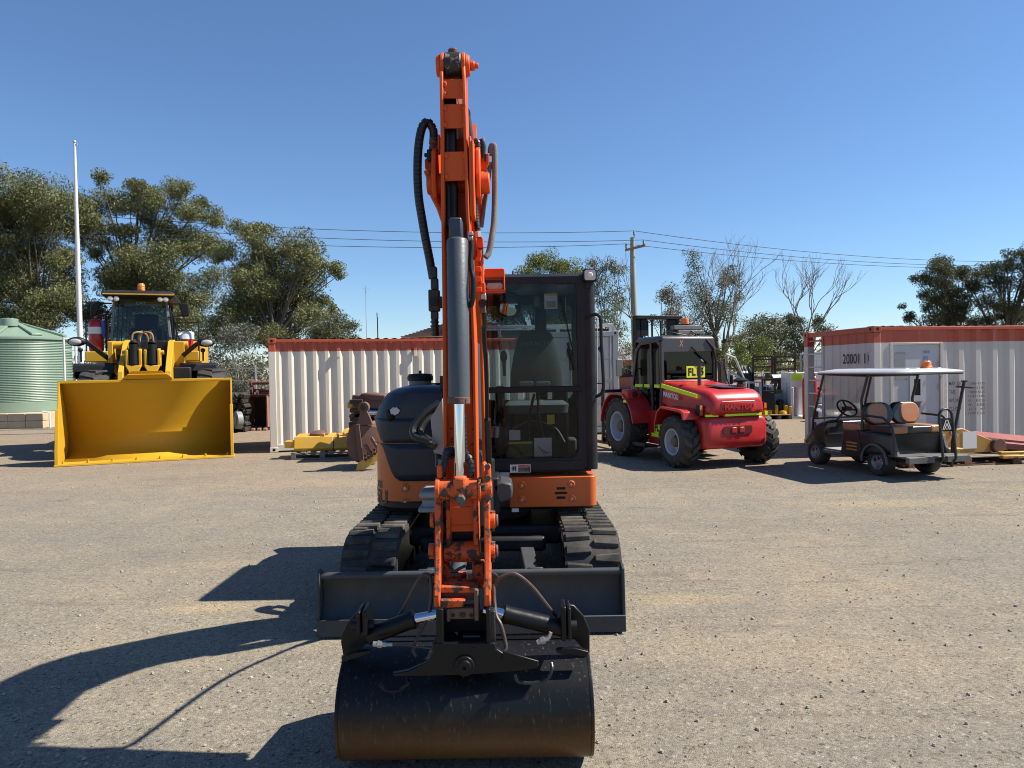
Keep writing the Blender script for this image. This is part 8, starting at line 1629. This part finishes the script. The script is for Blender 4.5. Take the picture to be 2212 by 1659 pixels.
mb = MB(); mb.prism([sp_(776, 851, -0.05), sp_(790, 848, -0.05), sp_(832, 852, -0.05), sp_(836, 866, -0.05), sp_(800, 866, -0.05)], (0, 0.5, 0)); build("curved_guard", mb, M_rust, ST, world=True, bevel=0.04, seg=4)
mb = MB(); mb.cyl(sp_(798, 891, -0.08), sp_(840, 893, -0.08), 0.055, n=16); build("chrome_ram", mb, M_chrome, ST, world=True)
mb = MB(); mb.cyl(sp_(752, 875, 0.1), sp_(776, 877, 0.1), 0.06, n=12); build("pin", mb, M_yelw, ST, world=True)
for k in range(3):
    mb = MB(); mb.bx(sp_(757, 860).x, sp_(785, 860).x, 14.3, 14.5, sp_(770, 866+k*19).z-0.05, sp_(770, 866+k*19).z+0.03); build("spacer_block", mb, M_rustd, ST, world=True, bevel=0.01)
# open rusty bucket and black track chains between the loader and the cream container
b0 = gr(550, 930); BD_ = b0.y
OB = thing("rusty_bucket", "deep open-mouthed rusty bucket standing left of the cream container", "bucket", (at(552, 900, BD_+0.4).x, BD_+0.4, 0))
x0 = at(529, 900, BD_).x; x1 = at(578, 900, BD_).x; zt5 = at(550, 856, BD_).z
for x in (x0, x1-0.05):
    mb = MB(); mb.prism([V(x, BD_, 0.03), V(x, BD_, zt5), V(x, BD_+0.5, zt5+0.1), V(x, BD_+1.0, zt5*0.7), V(x, BD_+0.9, 0.15)], (0.05, 0, 0)); build("bucket_side", mb, mat("pink_rust_steel", (0.24, 0.12, 0.09), 0.8, var=0.3), OB, world=True, bevel=0.01)
mb = MB(); mb.bx(x0, x1, BD_+0.75, BD_+0.85, 0.05, zt5); mb.bx(x0, x1, BD_, BD_+0.8, 0.03, 0.10); mb.bx(x0, x1, BD_+0.05, BD_+0.8, zt5-0.02, zt5+0.05); build("bucket_shell", mb, M_rustd, OB, world=True)
for k in range(4):
    mb = MB(); x = x0+0.03+k*(x1-x0-0.15)/3; mb.prism([V(x, BD_-0.12, 0.0), V(x, BD_+0.1, 0.0), V(x, BD_+0.1, 0.12), V(x, BD_-0.10, 0.06)], (0.11, 0, 0)); build("tooth", mb, mat("pink_rust_steel", (0,0,0)), OB, world=True, bevel=0.01)
for z, xx in ((zt5+0.18, 0.12), (zt5+0.42, 0.1), (zt5+0.08, 0.3)):
    mb = MB(); mb.cyl((x0+xx, BD_+0.3, z), (x1, BD_+0.3, z), 0.055, n=12); mb.cyl((x0+xx, BD_+0.3, z), (x0+xx+0.07, BD_+0.3, z), 0.13, n=14); build("pin_assembly", mb, M_rust, OB, world=True)
mb = MB(); mb.prism([V(x0+0.10, BD_+0.25, zt5), V(x0+0.10, BD_+0.25, zt5+0.55), V(x0+0.10, BD_+0.45, zt5+0.55), V(x0+0.10, BD_+0.6, zt5)], (0.06, 0, 0)); build("hinge_ear", mb, M_rust, OB, world=True, bevel=0.02)
TCh = thing("track_chains", "pile of black steel track chains lying behind the loader bucket's right end", "track chain", (at(516, 900, 22.5).x, 22.5, 0))
for row in range(7):
    mb = MB(); z = 0.10+row*0.17; xa_ = at(500, 900, 22.5).x-0.1
    for k in range(8):
        x = xa_+k*0.085+0.03*math.sin(row*2.1+k); mb.box((x, 22.5+0.12*math.sin(k*1.7+row), z+0.03*math.sin(k*2.3+row)), (0.075, 0.5, 0.13), Matrix.Rotation(0.5*math.sin(k*1.3+row*2), 3, 'Y'))
    build("chain_layer", mb, mat("black_oily_steel", (0.02, 0.02, 0.022), 0.45, var=0.5, dust=0.2), TCh, world=True, bevel=0.01)
mb = MB(); c = at(509, 908, 22.0); mb.cyl(c, c+V(0.12, 0.1, 0), 0.27, n=24); mb.cyl(c-V(0.02, 0.02, 0), c+V(0.0, 0.0, 0), 0.12, n=18); solo("steel_drum_disc", mb, mat("grey_disc_paint", (0.22, 0.24, 0.26), 0.5), "grey steel wheel disc leaning on the black track chains", "wheel disc", loc=V(c.x, 22.0, c.z-0.27))

# ---- right of the cart: pallet with yellow linkage, red plates
q0 = at(1995, 1011, 12.9)
g0 = gr(1960+0, 1015); 
PR = thing("pallet", "red-brown timber pallet under the yellow lifting arm behind the golf cart", "pallet", (at(2035, 1000, 12.55).x, 12.7, 0), R(9))
for k in range(7):
    mb = MB(); y = -0.5+k*0.15; mb.bx(-0.95, 1.25, y, y+0.10, 0.13, 0.15); build("deck_board", mb, M_wood, PR, bevel=0.003)
for x in (-0.95, 0.12, 1.10):
    mb = MB(); mb.bx(x, x+0.14, -0.5, 0.5, 0.02, 0.128); build("bearer", mb, M_woodr, PR, bevel=0.004)
for y in (-0.5, 0.40):
    mb = MB(); mb.bx(-0.95, 1.25, y, y+0.10, 0.0, 0.019); build("bottom_board", mb, M_woodr, PR, bevel=0.003)
YA = thing("lifting_arm", "ochre-yellow steel lifting arm with a paper tag lying on the pallet behind the cart", "machine part", (PR.location.x, 12.7, 0.152), R(9))
M_och = mat("ochre_paint", (0.42, 0.22, 0.03), 0.45, var=0.1, dust=0.2, wear=0.12)
mb = MB(); mb.prism([V(-0.85, -0.20, 0.03), V(-0.85, -0.20, 0.32), V(-0.35, -0.20, 0.34), V(0.08, -0.20, 0.45), V(0.35, -0.20, 0.46), V(0.98, -0.20, 0.22), V(1.02, -0.20, 0.06), V(0.90, -0.20, 0.02)], (0, 0.05, 0)); AA = build("arm_plate", mb, M_och, YA, bevel=0.01)
mb = MB(); mb.prism([V(-0.85, 0.22, 0.03), V(-0.85, 0.22, 0.32), V(-0.35, 0.22, 0.34), V(0.08, 0.22, 0.45), V(0.35, 0.22, 0.46), V(0.98, 0.22, 0.22), V(1.02, 0.22, 0.06), V(0.90, 0.22, 0.02)], (0, 0.05, 0)); build("arm_plate", mb, M_och, YA, bevel=0.01)
mb = MB(); mb.prism([V(-0.82, -0.14, 0.28), V(-0.35, -0.14, 0.30), V(0.08, -0.14, 0.41), V(0.33, -0.14, 0.42), V(0.33, -0.14, 0.40), V(0.08, -0.14, 0.39), V(-0.35, -0.14, 0.28), V(-0.82, -0.14, 0.26)], (0, 0.35, 0)); build("cross_web", mb, M_och, YA)
mb = MB(); mb.bx(0.34, 0.62, -0.206, -0.201, 0.10, 0.40); build("paper_tag", mb, M_paper, AA)
mb = MB(); mb.cyl((1.02, -0.28, 0.14), (1.02, 0.30, 0.14), 0.13, n=20); build("pivot_tube", mb, M_rust, YA, bevel=0.01)
mb = MB(); mb.cyl((0.12, -0.23, 0.40), (0.12, -0.20, 0.40), 0.035, n=12); mb.cyl((0.22, -0.23, 0.35), (0.22, -0.20, 0.35), 0.025, n=12); build("arm_bolt", mb, M_steel, AA)
mb = MB(); mb.bx(-0.15, 0.18, -0.40, -0.26, 0.10, 0.14); mb.cyl((0.08, -0.34, 0.0), (0.08, -0.34, 0.11), 0.04, n=10); build("latch_foot", mb, M_yelw, YA, bevel=0.01)
mb = MB(); mb.sheet([[V(-0.62+0.09*i, -0.15+0.08*j, 0.345+0.05*math.sin(i*1.7+j)*math.sin(j*1.3)+(0.06 if i > 3 else 0.0)) for j in range(5)] for i in range(8)]); solo("paper_sheets", mb, M_paper, "crumpled pale paper sheets on the yellow lifting arm", "paper", loc=V(0, 0, 0)) ; ps = COL.objects[-1] if False else bpy.data.objects["paper_sheets"]; ps.location = YA.location+V(0, 0, 0.015); ps.rotation_euler = (0, 0, R(9))
# faded red machine guards further right
for k, (u, v_, dd, lb, w_, rz_) in enumerate(((2085, 935, 13.0, "flat faded red steel panel left of two propped beside the site container", 1.5, -14), (2160, 930, 12.95, "flat faded red steel panel right of two propped beside the site container", 1.3, -10))):
    p = at(u, v_, dd); t = thing("steel_guard", lb, "steel panel", (p.x+0.35, dd+0.05, 0), R(-6), "faded red panels")
    mb = MB(); mb.prism([V(-w_/2, 0.0, 0.36), V(w_/2, -0.25, 0.22), V(w_/2+0.05, 0.30, 0.30), V(-w_/2+0.15, 0.50, 0.42)], (0, 0, 0.05)); build("panel_sheet", mb, M_redd, t, bevel=0.01)
    mb = MB(); mb.prism([V(-w_/2+0.1, -0.01, 0.30), V(w_/2-0.05, -0.26, 0.16), V(w_/2-0.05, -0.20, 0.16), V(-w_/2+0.1, 0.05, 0.30)], (0, 0, 0.07)); build("panel_edge", mb, M_redd, t)
    for x in (-0.5, 0.05, 0.5):
        mb = MB(); mb.bx(x, x+0.09, 0.0, 0.12, 0.0, 0.30-0.10*(x+0.6)); build("support_leg", mb, M_rustd, t)
YT = thing("tow_hitch", "yellow steel bar lying on the ground at the right edge", "machine part", (at(2190, 1000, 12.4).x, 12.5, 0), R(4))
mb = MB(); mb.bx(-0.28, 0.6, -0.2, -0.08, 0.10, 0.15); mb.bx(-0.16, 0.6, 0.0, 0.10, 0.14, 0.19); build("bar", mb, M_yelw, YT, bevel=0.01); mb = MB(); mb.bx(-0.1, 0.0, -0.2, 0.1, 0.0, 0.14); mb.bx(0.45, 0.55, -0.2, 0.1, 0.0, 0.14); build("foot", mb, M_rustd, YT, bevel=0.01)

# ---- background yard between the forklift and the site container (D 1590..1780)
def wb(u0, u1, v0, v1, Yd, th, mb=None): mb = mb or MB(); return ubox(mb, u0, u1, v0, v1, Yd, th)
# gas cylinders in a black rack
for k, (u, lb) in enumerate(((1603, "leftmost of the three dark gas cylinders behind the forklift"), (1611, "middle of the three dark gas cylinders behind the forklift"), (1620, "rightmost and tallest-looking of the three dark gas cylinders"))):
    t = thing("gas_cylinder", lb, "gas cylinder", (at(u, 800, 24).x, 24.0+0.05*k, 0), 0, "gas cylinders")
    hh = at(u, 796, 24).z+(0.04 if k == 2 else 0); mb = MB(); mb.lathe([(0.085, 0), (0.095, 0.03), (0.095, hh-0.16), (0.07, hh-0.06), (0.03, hh)], (0, 0, 0), n=18); build("cylinder_body", mb, M_black if k < 2 else mat("dark_green_bottle", (0.03, 0.05, 0.045), 0.3), t)
    mb = MB(); mb.cyl((0, 0, hh), (0, 0, hh+0.10), 0.025, n=8); mb.cyl((-0.04, 0, hh+0.08), (0.04, 0, hh+0.08), 0.015, n=8); build("valve", mb, M_white if k < 2 else M_dk, t)
    mb = MB(); mb.lathe([(0.097, hh-0.17), (0.08, hh-0.09), (0.05, hh-0.03)], (0, 0, 0), n=18); build("shoulder_band", mb, M_white if k < 2 else M_dk, t, recalc=False)
RK = thing("cylinder_rack", "low black steel rack holding the dark gas cylinders", "rack", (at(1611, 830, 23.8).x, 23.8, 0)); mb = MB(); x0 = at(1600, 800, 23.8).x-RK.location.x; x1 = at(1627, 800, 23.8).x-RK.location.x
mb.bx(x0, x1, -0.02, 0.02, 1.0, 1.55); build("rack_front", mb, M_black, RK); mb = MB(); mb.bx(x0, x0+0.04, -0.02, 0.4, 0, 1.6); build("rack_post", mb, M_black, RK); mb = MB(); mb.bx(x1-0.04, x1, -0.02, 0.4, 0, 1.6); build("rack_post", mb, M_black, RK); mb = MB(); mb.bx(x0, x1, 0, 0.4, 0.05, 0.1); build("rack_floor", mb, M_black, RK)
# black tubular frame leaning right of the forklift cab
TF = thing("tube_frame", "grey steel tube A-frame standing behind the forklift's bonnet", "frame", (at(1590, 830, 19).x, 19.0, 0))
for (a, b) in (((1568, 765), (1588, 773)), ((1588, 773), (1611, 828)), ((1575, 800), (1597, 815)), ((1597, 815), (1607, 828)), ((1575, 800), (1572, 828)), ((1611, 828), (1611, 905))):
    mb = MB(); mb.cyl(at(*a, 19), at(*b, 19), 0.03, n=8); build("tube", mb, M_galv, TF, world=True)
mb = MB(); wb(1572, 1585, 808, 830, 19.1, 0.4, mb); build("gear_unit", mb, M_black, TF, world=True, bevel=0.04); mb = MB(); mb.cyl(at(1574, 800, 19.0), at(1574, 905, 19.0), 0.03, n=8); build("tube", mb, M_galv, TF, world=True)
# stillage cage
def cage(name, lb, u0, u1, v0, Yd, dep, mfr, mmesh, mesh_m=0.09, zbot=0.0, cat="cage", vbot=None, group=None):
    a = at(u0, v0, Yd); b = at(u1, v0, Yd); t = thing(name, lb, cat, (a.x, Yd, 0), 0, group); w_ = b.x-a.x; h_ = a.z; z0_ = zbot
    for x in (0, w_-0.05):
        for y in (0, dep-0.05):
            mb = MB(); mb.bx(x, x+0.05, y, y+0.05, z0_, h_); build("post", mb, mfr, t)
    mb = MB()
    for z in (z0_+0.05, h_-0.05):
        mb.bx(0.05, w_-0.05, 0, 0.05, z, z+0.05); mb.bx(0.05, w_-0.05, dep-0.05, dep, z, z+0.05)
    build("frame_rail", mb, mfr, t)
    mb = MB(); n_ = int(w_/mesh_m)
    for k in range(1, n_): x = k*w_/n_; mb.bx(x-0.004, x+0.004, 0.02, 0.03, z0_+0.1, h_-0.05)
    for k in range(1, int((h_-z0_)/mesh_m)): z = z0_+k*mesh_m; mb.bx(0.05, w_-0.05, 0.031, 0.038, z, z+0.008)
    build("wire_mesh", mb, mmesh, t); return t
cage("stillage_cage", "grey wire stillage cage with a white rim behind the forklift bonnet", 1592, 1645, 825, 19.5, 1.0, M_galv, M_black, 0.06)
cage("wire_crate", "blue-grey wire crate of scrap between the cage and the timber trestle", 1646, 1676, 818, 23.5, 1.0, M_dk, M_galv, 0.12, 0.85)
SC = thing("scrap_bin", "dark bin of mixed scrap metal under the wire crate", "bin", (at(1660, 850, 23.6).x, 23.7, 0)); mb = MB(); mb.bx(-0.6, 0.3, 0.1, 0.9, 0.3, 0.9); build("bin_body", mb, M_dk, SC, bevel=0.02)
for k in range(9):
    mb = MB(); c = V(-0.55+0.09*k, 0.05+0.06*math.sin(k*2.0), 0.98+0.10*abs(math.sin(k*1.3))); mb.box(c, (0.14, 0.3, 0.08+0.05*(k % 3)), Matrix.Rotation(k*0.7, 3, 'Y')); build("scrap_piece", mb, (M_galv, M_black, mat("blue_scrap", (0.08, 0.14, 0.22), 0.5), M_rust)[k % 4], SC, bevel=0.01)
# concrete block with pallet and timber trestles on top
cb0 = at(1645, 890, 24.6); CB_ = thing("concrete_block", "large pale concrete block in the yard behind the forklift", "concrete block", (at(1680, 880, 24.6).x, 24.6, 0)); w0 = at(1645, 870, 24.6).x-CB_.location.x; w1 = at(1716, 870, 24.6).x-CB_.location.x; hc = at(1680, 851, 24.6).z
mb = MB(); mb.bx(w0, w1, 0, 1.2, 0, hc); build("block_body", mb, M_conc, CB_, bevel=0.02); mb = MB(); mb.cyl((0.35, -0.01, hc-0.15), (0.35, -0.04, hc-0.15), 0.05, n=10); mb.cyl((0.35, -0.03, hc-0.3), (0.35, -0.03, hc-0.15), 0.02, n=6); build("lifting_loop", mb, M_rust, CB_)
t = thing("pallet", "dark timber pallet on top of the large concrete block", "pallet", (CB_.location.x+0.1, 25.1, hc+0.005)); 
for y in (-0.4, 0.0, 0.35):
    mb = MB(); mb.bx(-0.5, 0.62, y, y+0.1, 0, 0.10); build("bearer", mb, M_wood, t)
mb = MB()
for y in (-0.45, -0.2, 0.05, 0.3): mb.bx(-0.55, 0.65, y, y+0.14, 0.103, 0.125)
build("deck_boards", mb, M_wood, t)
for k, u in enumerate((1680, 1698)):
    t = thing("trestle", ("left" if k == 0 else "right")+"-hand rusty steel trestle standing on the block-top pallet", "trestle", (at(u, 830, 25.1).x, 25.1, hc+0.131)); h_ = at(u, 817, 25.1).z-hc-0.131
    mb = MB(); mb.bx(-0.28, 0.28, -0.3, 0.3, h_-0.05, h_); build("trestle_top", mb, M_rust, t, bevel=0.01)
    for s in (-1, 1):
        mb = MB(); mb.beam((s*0.10, -0.2, h_-0.05), (s*0.20, -0.25, 0.0), 0.09, 0.03, up=Y); build("leg", mb, M_wood if s > 0 else M_rust, t)
        mb = MB(); mb.beam((s*0.10, 0.2, h_-0.05), (s*0.20, 0.25, 0.0), 0.09, 0.03, up=Y); build("leg", mb, M_rust, t)
mb = MB(); p = at(1692, 815, 25.2); mb.prism([V(-0.5, -0.3, 0), V(0.5, -0.3, 0.0), V(0.6, 0.4, 0.10), V(-0.3, 0.4, 0.10)], (0, 0, 0.02)); o = build("sheet", mb, M_white, None); o.name = "tin_sheet"; o.location = (p.x, 25.1, hc+0.131+h_+0.01); setp(o, "pale metal sheet lying across the two rusty trestles", "metal sheet")
# yellow machine parts on a low pallet
py = gr(1690, 905).y
p0 = at(1680, 895, py); t = thing("pallet", "pale timber pallet carrying three small yellow machine parts", "pallet", (at(1682, 895, py).x, py+0.55, 0)); wL = at(1652, 895, py).x-t.location.x; wR = at(1711, 895, py).x-t.location.x
mb = MB(); mb.bx(wL, wR, -0.55, 0.5, 0.12, 0.145); build("deck_boards", mb, mat("pale_wood", (0.40, 0.27, 0.13), 0.8, var=0.2), t)
for x in (wL, (wL+wR)/2, wR-0.1):
    mb = MB(); mb.bx(x, x+0.1, -0.55, 0.5, 0.0, 0.118); build("bearer", mb, M_wood, t)
for k, (u0, u1, v0, lb) in enumerate(((1653, 1668, 880, "leftmost small yellow block on the pale pallet"), (1678, 1698, 874, "yellow U-shaped bracket holding a dark fitting on the pale pallet"), (1704, 1711, 878, "narrow yellow block at the pallet's right end beside the white cabinet"))):
    a = at(u0, v0, py+0.2); b = at(u1, v0, py+0.2); t2 = thing("machine_part", lb, "machine part", ((a.x+b.x)/2, py+0.35, 0.147)); w_ = (b.x-a.x)/2; h_ = a.z-0.147
    if k == 1:
        for s in (-1, 1):
            mb = MB(); mb.bx(s*w_-0.05, s*w_+0.05, -0.15, 0.15, 0.0, h_-0.03); build("upright", mb, M_yel, t2, bevel=0.01)
        mb = MB(); mb.ball((0, 0, h_+0.08), (0.13, 0.12, 0.10)); mb.cyl((0, 0, 0.1), (0, 0, h_), 0.09, n=12); build("dark_fitting", mb, M_black, t2); mb = MB(); mb.lathe([(0.15, 0), (0.12, 0.10), (0, 0.14)], (0.05, -0.1, 0), n=16); build("yellow_boss", mb, M_yel, t2)
    else:
        mb = MB(); mb.bx(-w_, w_, -0.15, 0.15, 0, h_); build("block_body", mb, M_yel, t2, bevel=0.015); mb = MB(); mb.bx(-w_*0.3, w_*0.3, -0.16, 0.16, 0.02, h_*0.7); build("face_rib", mb, M_yel, t2, bevel=0.01)
# white cabinet with a green square, drum and red bottles, tote cage
cy_ = gr(1740, 904).y; a = at(1708, 805, cy_+0.2); b = at(1785, 805, cy_+0.2)
WC = thing("cabinet", "white equipment cabinet with a bright green square on its upper panel", "cabinet", (a.x, cy_+0.2, 0)); w_ = b.x-a.x; h_ = a.z
mb = MB(); mb.bx(0, w_, 0.05, 0.9, h_-0.50, h_); mb.bx(0, 0.10, 0, 0.9, 0.05, h_-0.50); mb.bx(0, w_, 0.85, 0.9, 0.05, h_-0.5); mb.bx(0, w_, 0, 0.9, 0.0, 0.06); build("cabinet_body", mb, M_white, WC, bevel=0.015)
g0 = at(1711, 822, cy_+0.2); g1 = at(1734, 807, cy_+0.2); mb = MB(); mb.bx(g0.x-a.x, g1.x-a.x, 0.035, 0.049, g0.z, g1.z); build("green_square", mb, mat("green_square", (0.50, 0.66, 0.01), 0.5), WC)
mb = MB(); mb.cyl((0.18, 0.02, h_), (0.18, 0.02, h_+0.08), 0.05, 0.02, n=10); build("vent_cap", mb, M_white, WC)
DRp = at(1726, 890, cy_); mb = MB(); hd = at(1726, 833, cy_).z; t = thing("drum", "light grey drum standing in the white cabinet's lower bay", "drum", (DRp.x, cy_+0.55, 0.065)); mb.lathe([(0.19, 0), (0.20, 0.02), (0.20, hd*0.5), (0.206, hd*0.52), (0.20, hd*0.55), (0.20, hd), (0.17, hd+0.02), (0, hd+0.02)], (0, 0, 0), n=22); build("drum_body", mb, mat("grey_drum", (0.36, 0.37, 0.41), 0.5), t); mb = MB(); mb.lathe([(0.204, hd*0.02), (0.204, hd*0.06)], (0, 0, 0), n=22); build("drum_rim", mb, M_galv, t, recalc=False)
for k, (u, vt, lb) in enumerate(((1740, 815, "tall red gas bottle beside the grey drum in the cabinet"), (1759, 812, "red fire extinguisher seen through the container's ladder"), (1768, 842, "short red bottle low behind the container's ladder"))):
    yy = cy_-0.05; p = at(u, 860, yy); hh = at(u, vt, yy).z; t = thing("gas_bottle", lb, "gas bottle", (p.x, yy, 0), 0, "red bottles"); r_ = 0.10 if k != 2 else 0.14
    mb = MB(); mb.lathe([(r_*0.9, 0), (r_, 0.04), (r_, hh-0.12), (r_*0.6, hh-0.03), (0.02, hh)], (0, 0, 0), n=18); build("bottle_body", mb, M_red, t); mb = MB(); mb.cyl((0, 0, hh), (0, 0, hh+0.08), 0.03, n=8); build("valve", mb, M_black, t)
    if k == 2: mb = MB(); mb.lathe([(r_+0.003, hh*0.55), (r_+0.003, hh*0.75)], (0, 0, 0), n=18); build("label_band", mb, mat("pale_blue_band", (0.35, 0.5, 0.6), 0.5), t, recalc=False)
ib = cage("tote_cage", "white plastic tote in a wire cage stacked behind the ladder end", 1752, 1800, 761, 25.5, 1.0, M_galv, M_galv, 0.16, 0.0)
mb = MB(); hh = at(1760, 761, 25.5).z; mb.bx(0.08, 1.2, 0.08, 0.9, hh-1.0, hh-0.06); build("tote_tank", mb, M_white, ib, bevel=0.05); mb = MB(); mb.bx(0.06, 1.2, 0.08, 0.9, 0.0, hh-1.05); build("lower_tote", mb, M_gplas, ib, bevel=0.05)
SG_ = thing("sack", "white bulk sack lying behind the container's ladder foot", "sack", (at(1769, 880, 22.5).x, 22.5, 0)); mb = MB(); mb.ball((0, 0, 0.22), (0.35, 0.3, 0.26)); mb.ball((0.1, -0.05, 0.40), (0.22, 0.2, 0.12)); build("sack_body", mb, mat("white_cloth", (0.55,0.55,0.58), 0.8), SG_, smooth=60); mb = MB(); mb.ball((0.0, -0.1, 0.50), (0.08, 0.07, 0.05)); build("tied_neck", mb, mat("white_cloth", (0,0,0)), SG_)
# rusty stock-rail panels
RRy = 29.0
for k, (u0, u1, vr, lb) in enumerate(((1625, 1670, (771, 777, 793), "left-hand rusty rail panel standing by the green bush"), (1673, 1719, (771, 782, 798), "right-hand rusty rail panel standing by the green bush"))):
    a = at(u0, 772, RRy); b = at(u1, 772, RRy); t = thing("stock_rail", lb, "rail panel", (a.x, RRy, 0), 0, "rusty rail panels"); w_ = b.x-a.x; zt_ = a.z
    for x in (0, w_-0.06):
        mb = MB(); mb.bx(x, x+0.08, 0, 0.08, 0, zt_+0.03); build("post", mb, M_rustd, t)
    for v_ in vr+(815,):
        z = at(u0, v_, RRy).z; mb = MB(); mb.bx(0.08, w_-0.06, 0.02, 0.06, z-0.03, z+0.03); build("rail", mb, M_rustd, t)
mb = MB(); mb.beam(at(1661, 772, RRy+0.4), at(1668, 812, RRy+0.3), 0.08, 0.05, up=Y); a = at(1668, 812, RRy+0.3); mb.beam(a, V(a.x+0.2, RRy+0.3, 0), 0.08, 0.05, up=Y); solo("timber_prop", mb, mat("pink_timber", (0.35, 0.2, 0.13), 0.8), "slanting bare timber prop behind the rusty rails", "timber prop")
# wire mesh fence far across the yard
WF = thing("wire_fence", "low wire mesh fence far across the yard behind the bushes", "fence", (0, 31.5, 0)); fx0 = at(1580, 800, 31.5).x; fx1 = at(1860, 800, 31.5).x
k = 0
x = fx0
while x < fx1:
    mb = MB(); mb.cyl((x, 0, 0), (x, 0, 1.55), 0.03, n=6); build("fence_post", mb, M_galv, WF); x += 1.35
mb = MB()
for z in (0.3, 0.6, 0.9, 1.2, 1.5): mb.cyl((fx0, 0.04, z), (fx1, 0.04, z), 0.007, n=4)
x = fx0
while x < fx1: mb.cyl((x, 0.05, 0.1), (x, 0.05, 1.5), 0.004, n=3); x += 0.22
build("fence_wire", mb, M_galv, WF, smooth=0)
WR = thing("cable_fence", "tall three-wire fence crossing behind the rusty rails", "fence", (0, 34.0, 0)); mb = MB()
for v_ in (790, 796): a = at(1560, v_+1, 34); b = at(1740, v_-1, 34); mb.cyl(V(a.x, 0, a.z), V(b.x, 0, b.z), 0.02, n=4)
build("rail_wire", mb, M_wood, WR, smooth=0)
for u in (1562, 1600, 1738): p = at(u, 790, 34); mb = MB(); mb.cyl((p.x, 0.05, 0), (p.x, 0.05, p.z+0.1), 0.05, n=8); build("post", mb, M_wood, WR)
# scattered leaf litter under the shrub and trees behind the loader
ug = []
for i in range(70):
    u = -60+rng.random()*640; Yd = 29+rng.random()*8; c = at(u, 800, Yd); q = rng.normal(size=(500, 3)); ql = np.linalg.norm(q, axis=1)[:, None]; q = q/ql*np.minimum(ql, 1.7)*np.array([0.8, 0.6, 0.42]); ug.append(np.array([c.x, Yd, 0.7+rng.random()*0.7])+q)
o = leaves("undergrowth", np.concatenate(ug), 0.5, 0.13, L_eug, None, np.zeros(3)); setp(o, "dense scrubby undergrowth beneath the eucalypts behind the loader", kind="stuff")
# wire fence with posts by the shrub
for u in (560, 572):
    pass
SF = thing("mesh_fence", "grey mesh fence post line in front of the shrub left of the cream container", "fence", (at(553, 850, 24).x, 24, 0)); mb = MB(); mb.cyl((0, 0, 0), (0, 0, 2.1), 0.03, n=8); build("fence_post", mb, M_galv, SF); mb = MB()
for z in (1.2, 1.6, 2.0): mb.cyl((-1.2, 0.03, z), (1.6, 0.03, z), 0.006, n=4)
build("fence_wire", mb, M_galv, SF, smooth=0)
# white road-edge line far right
bpy.context.view_layer.update()
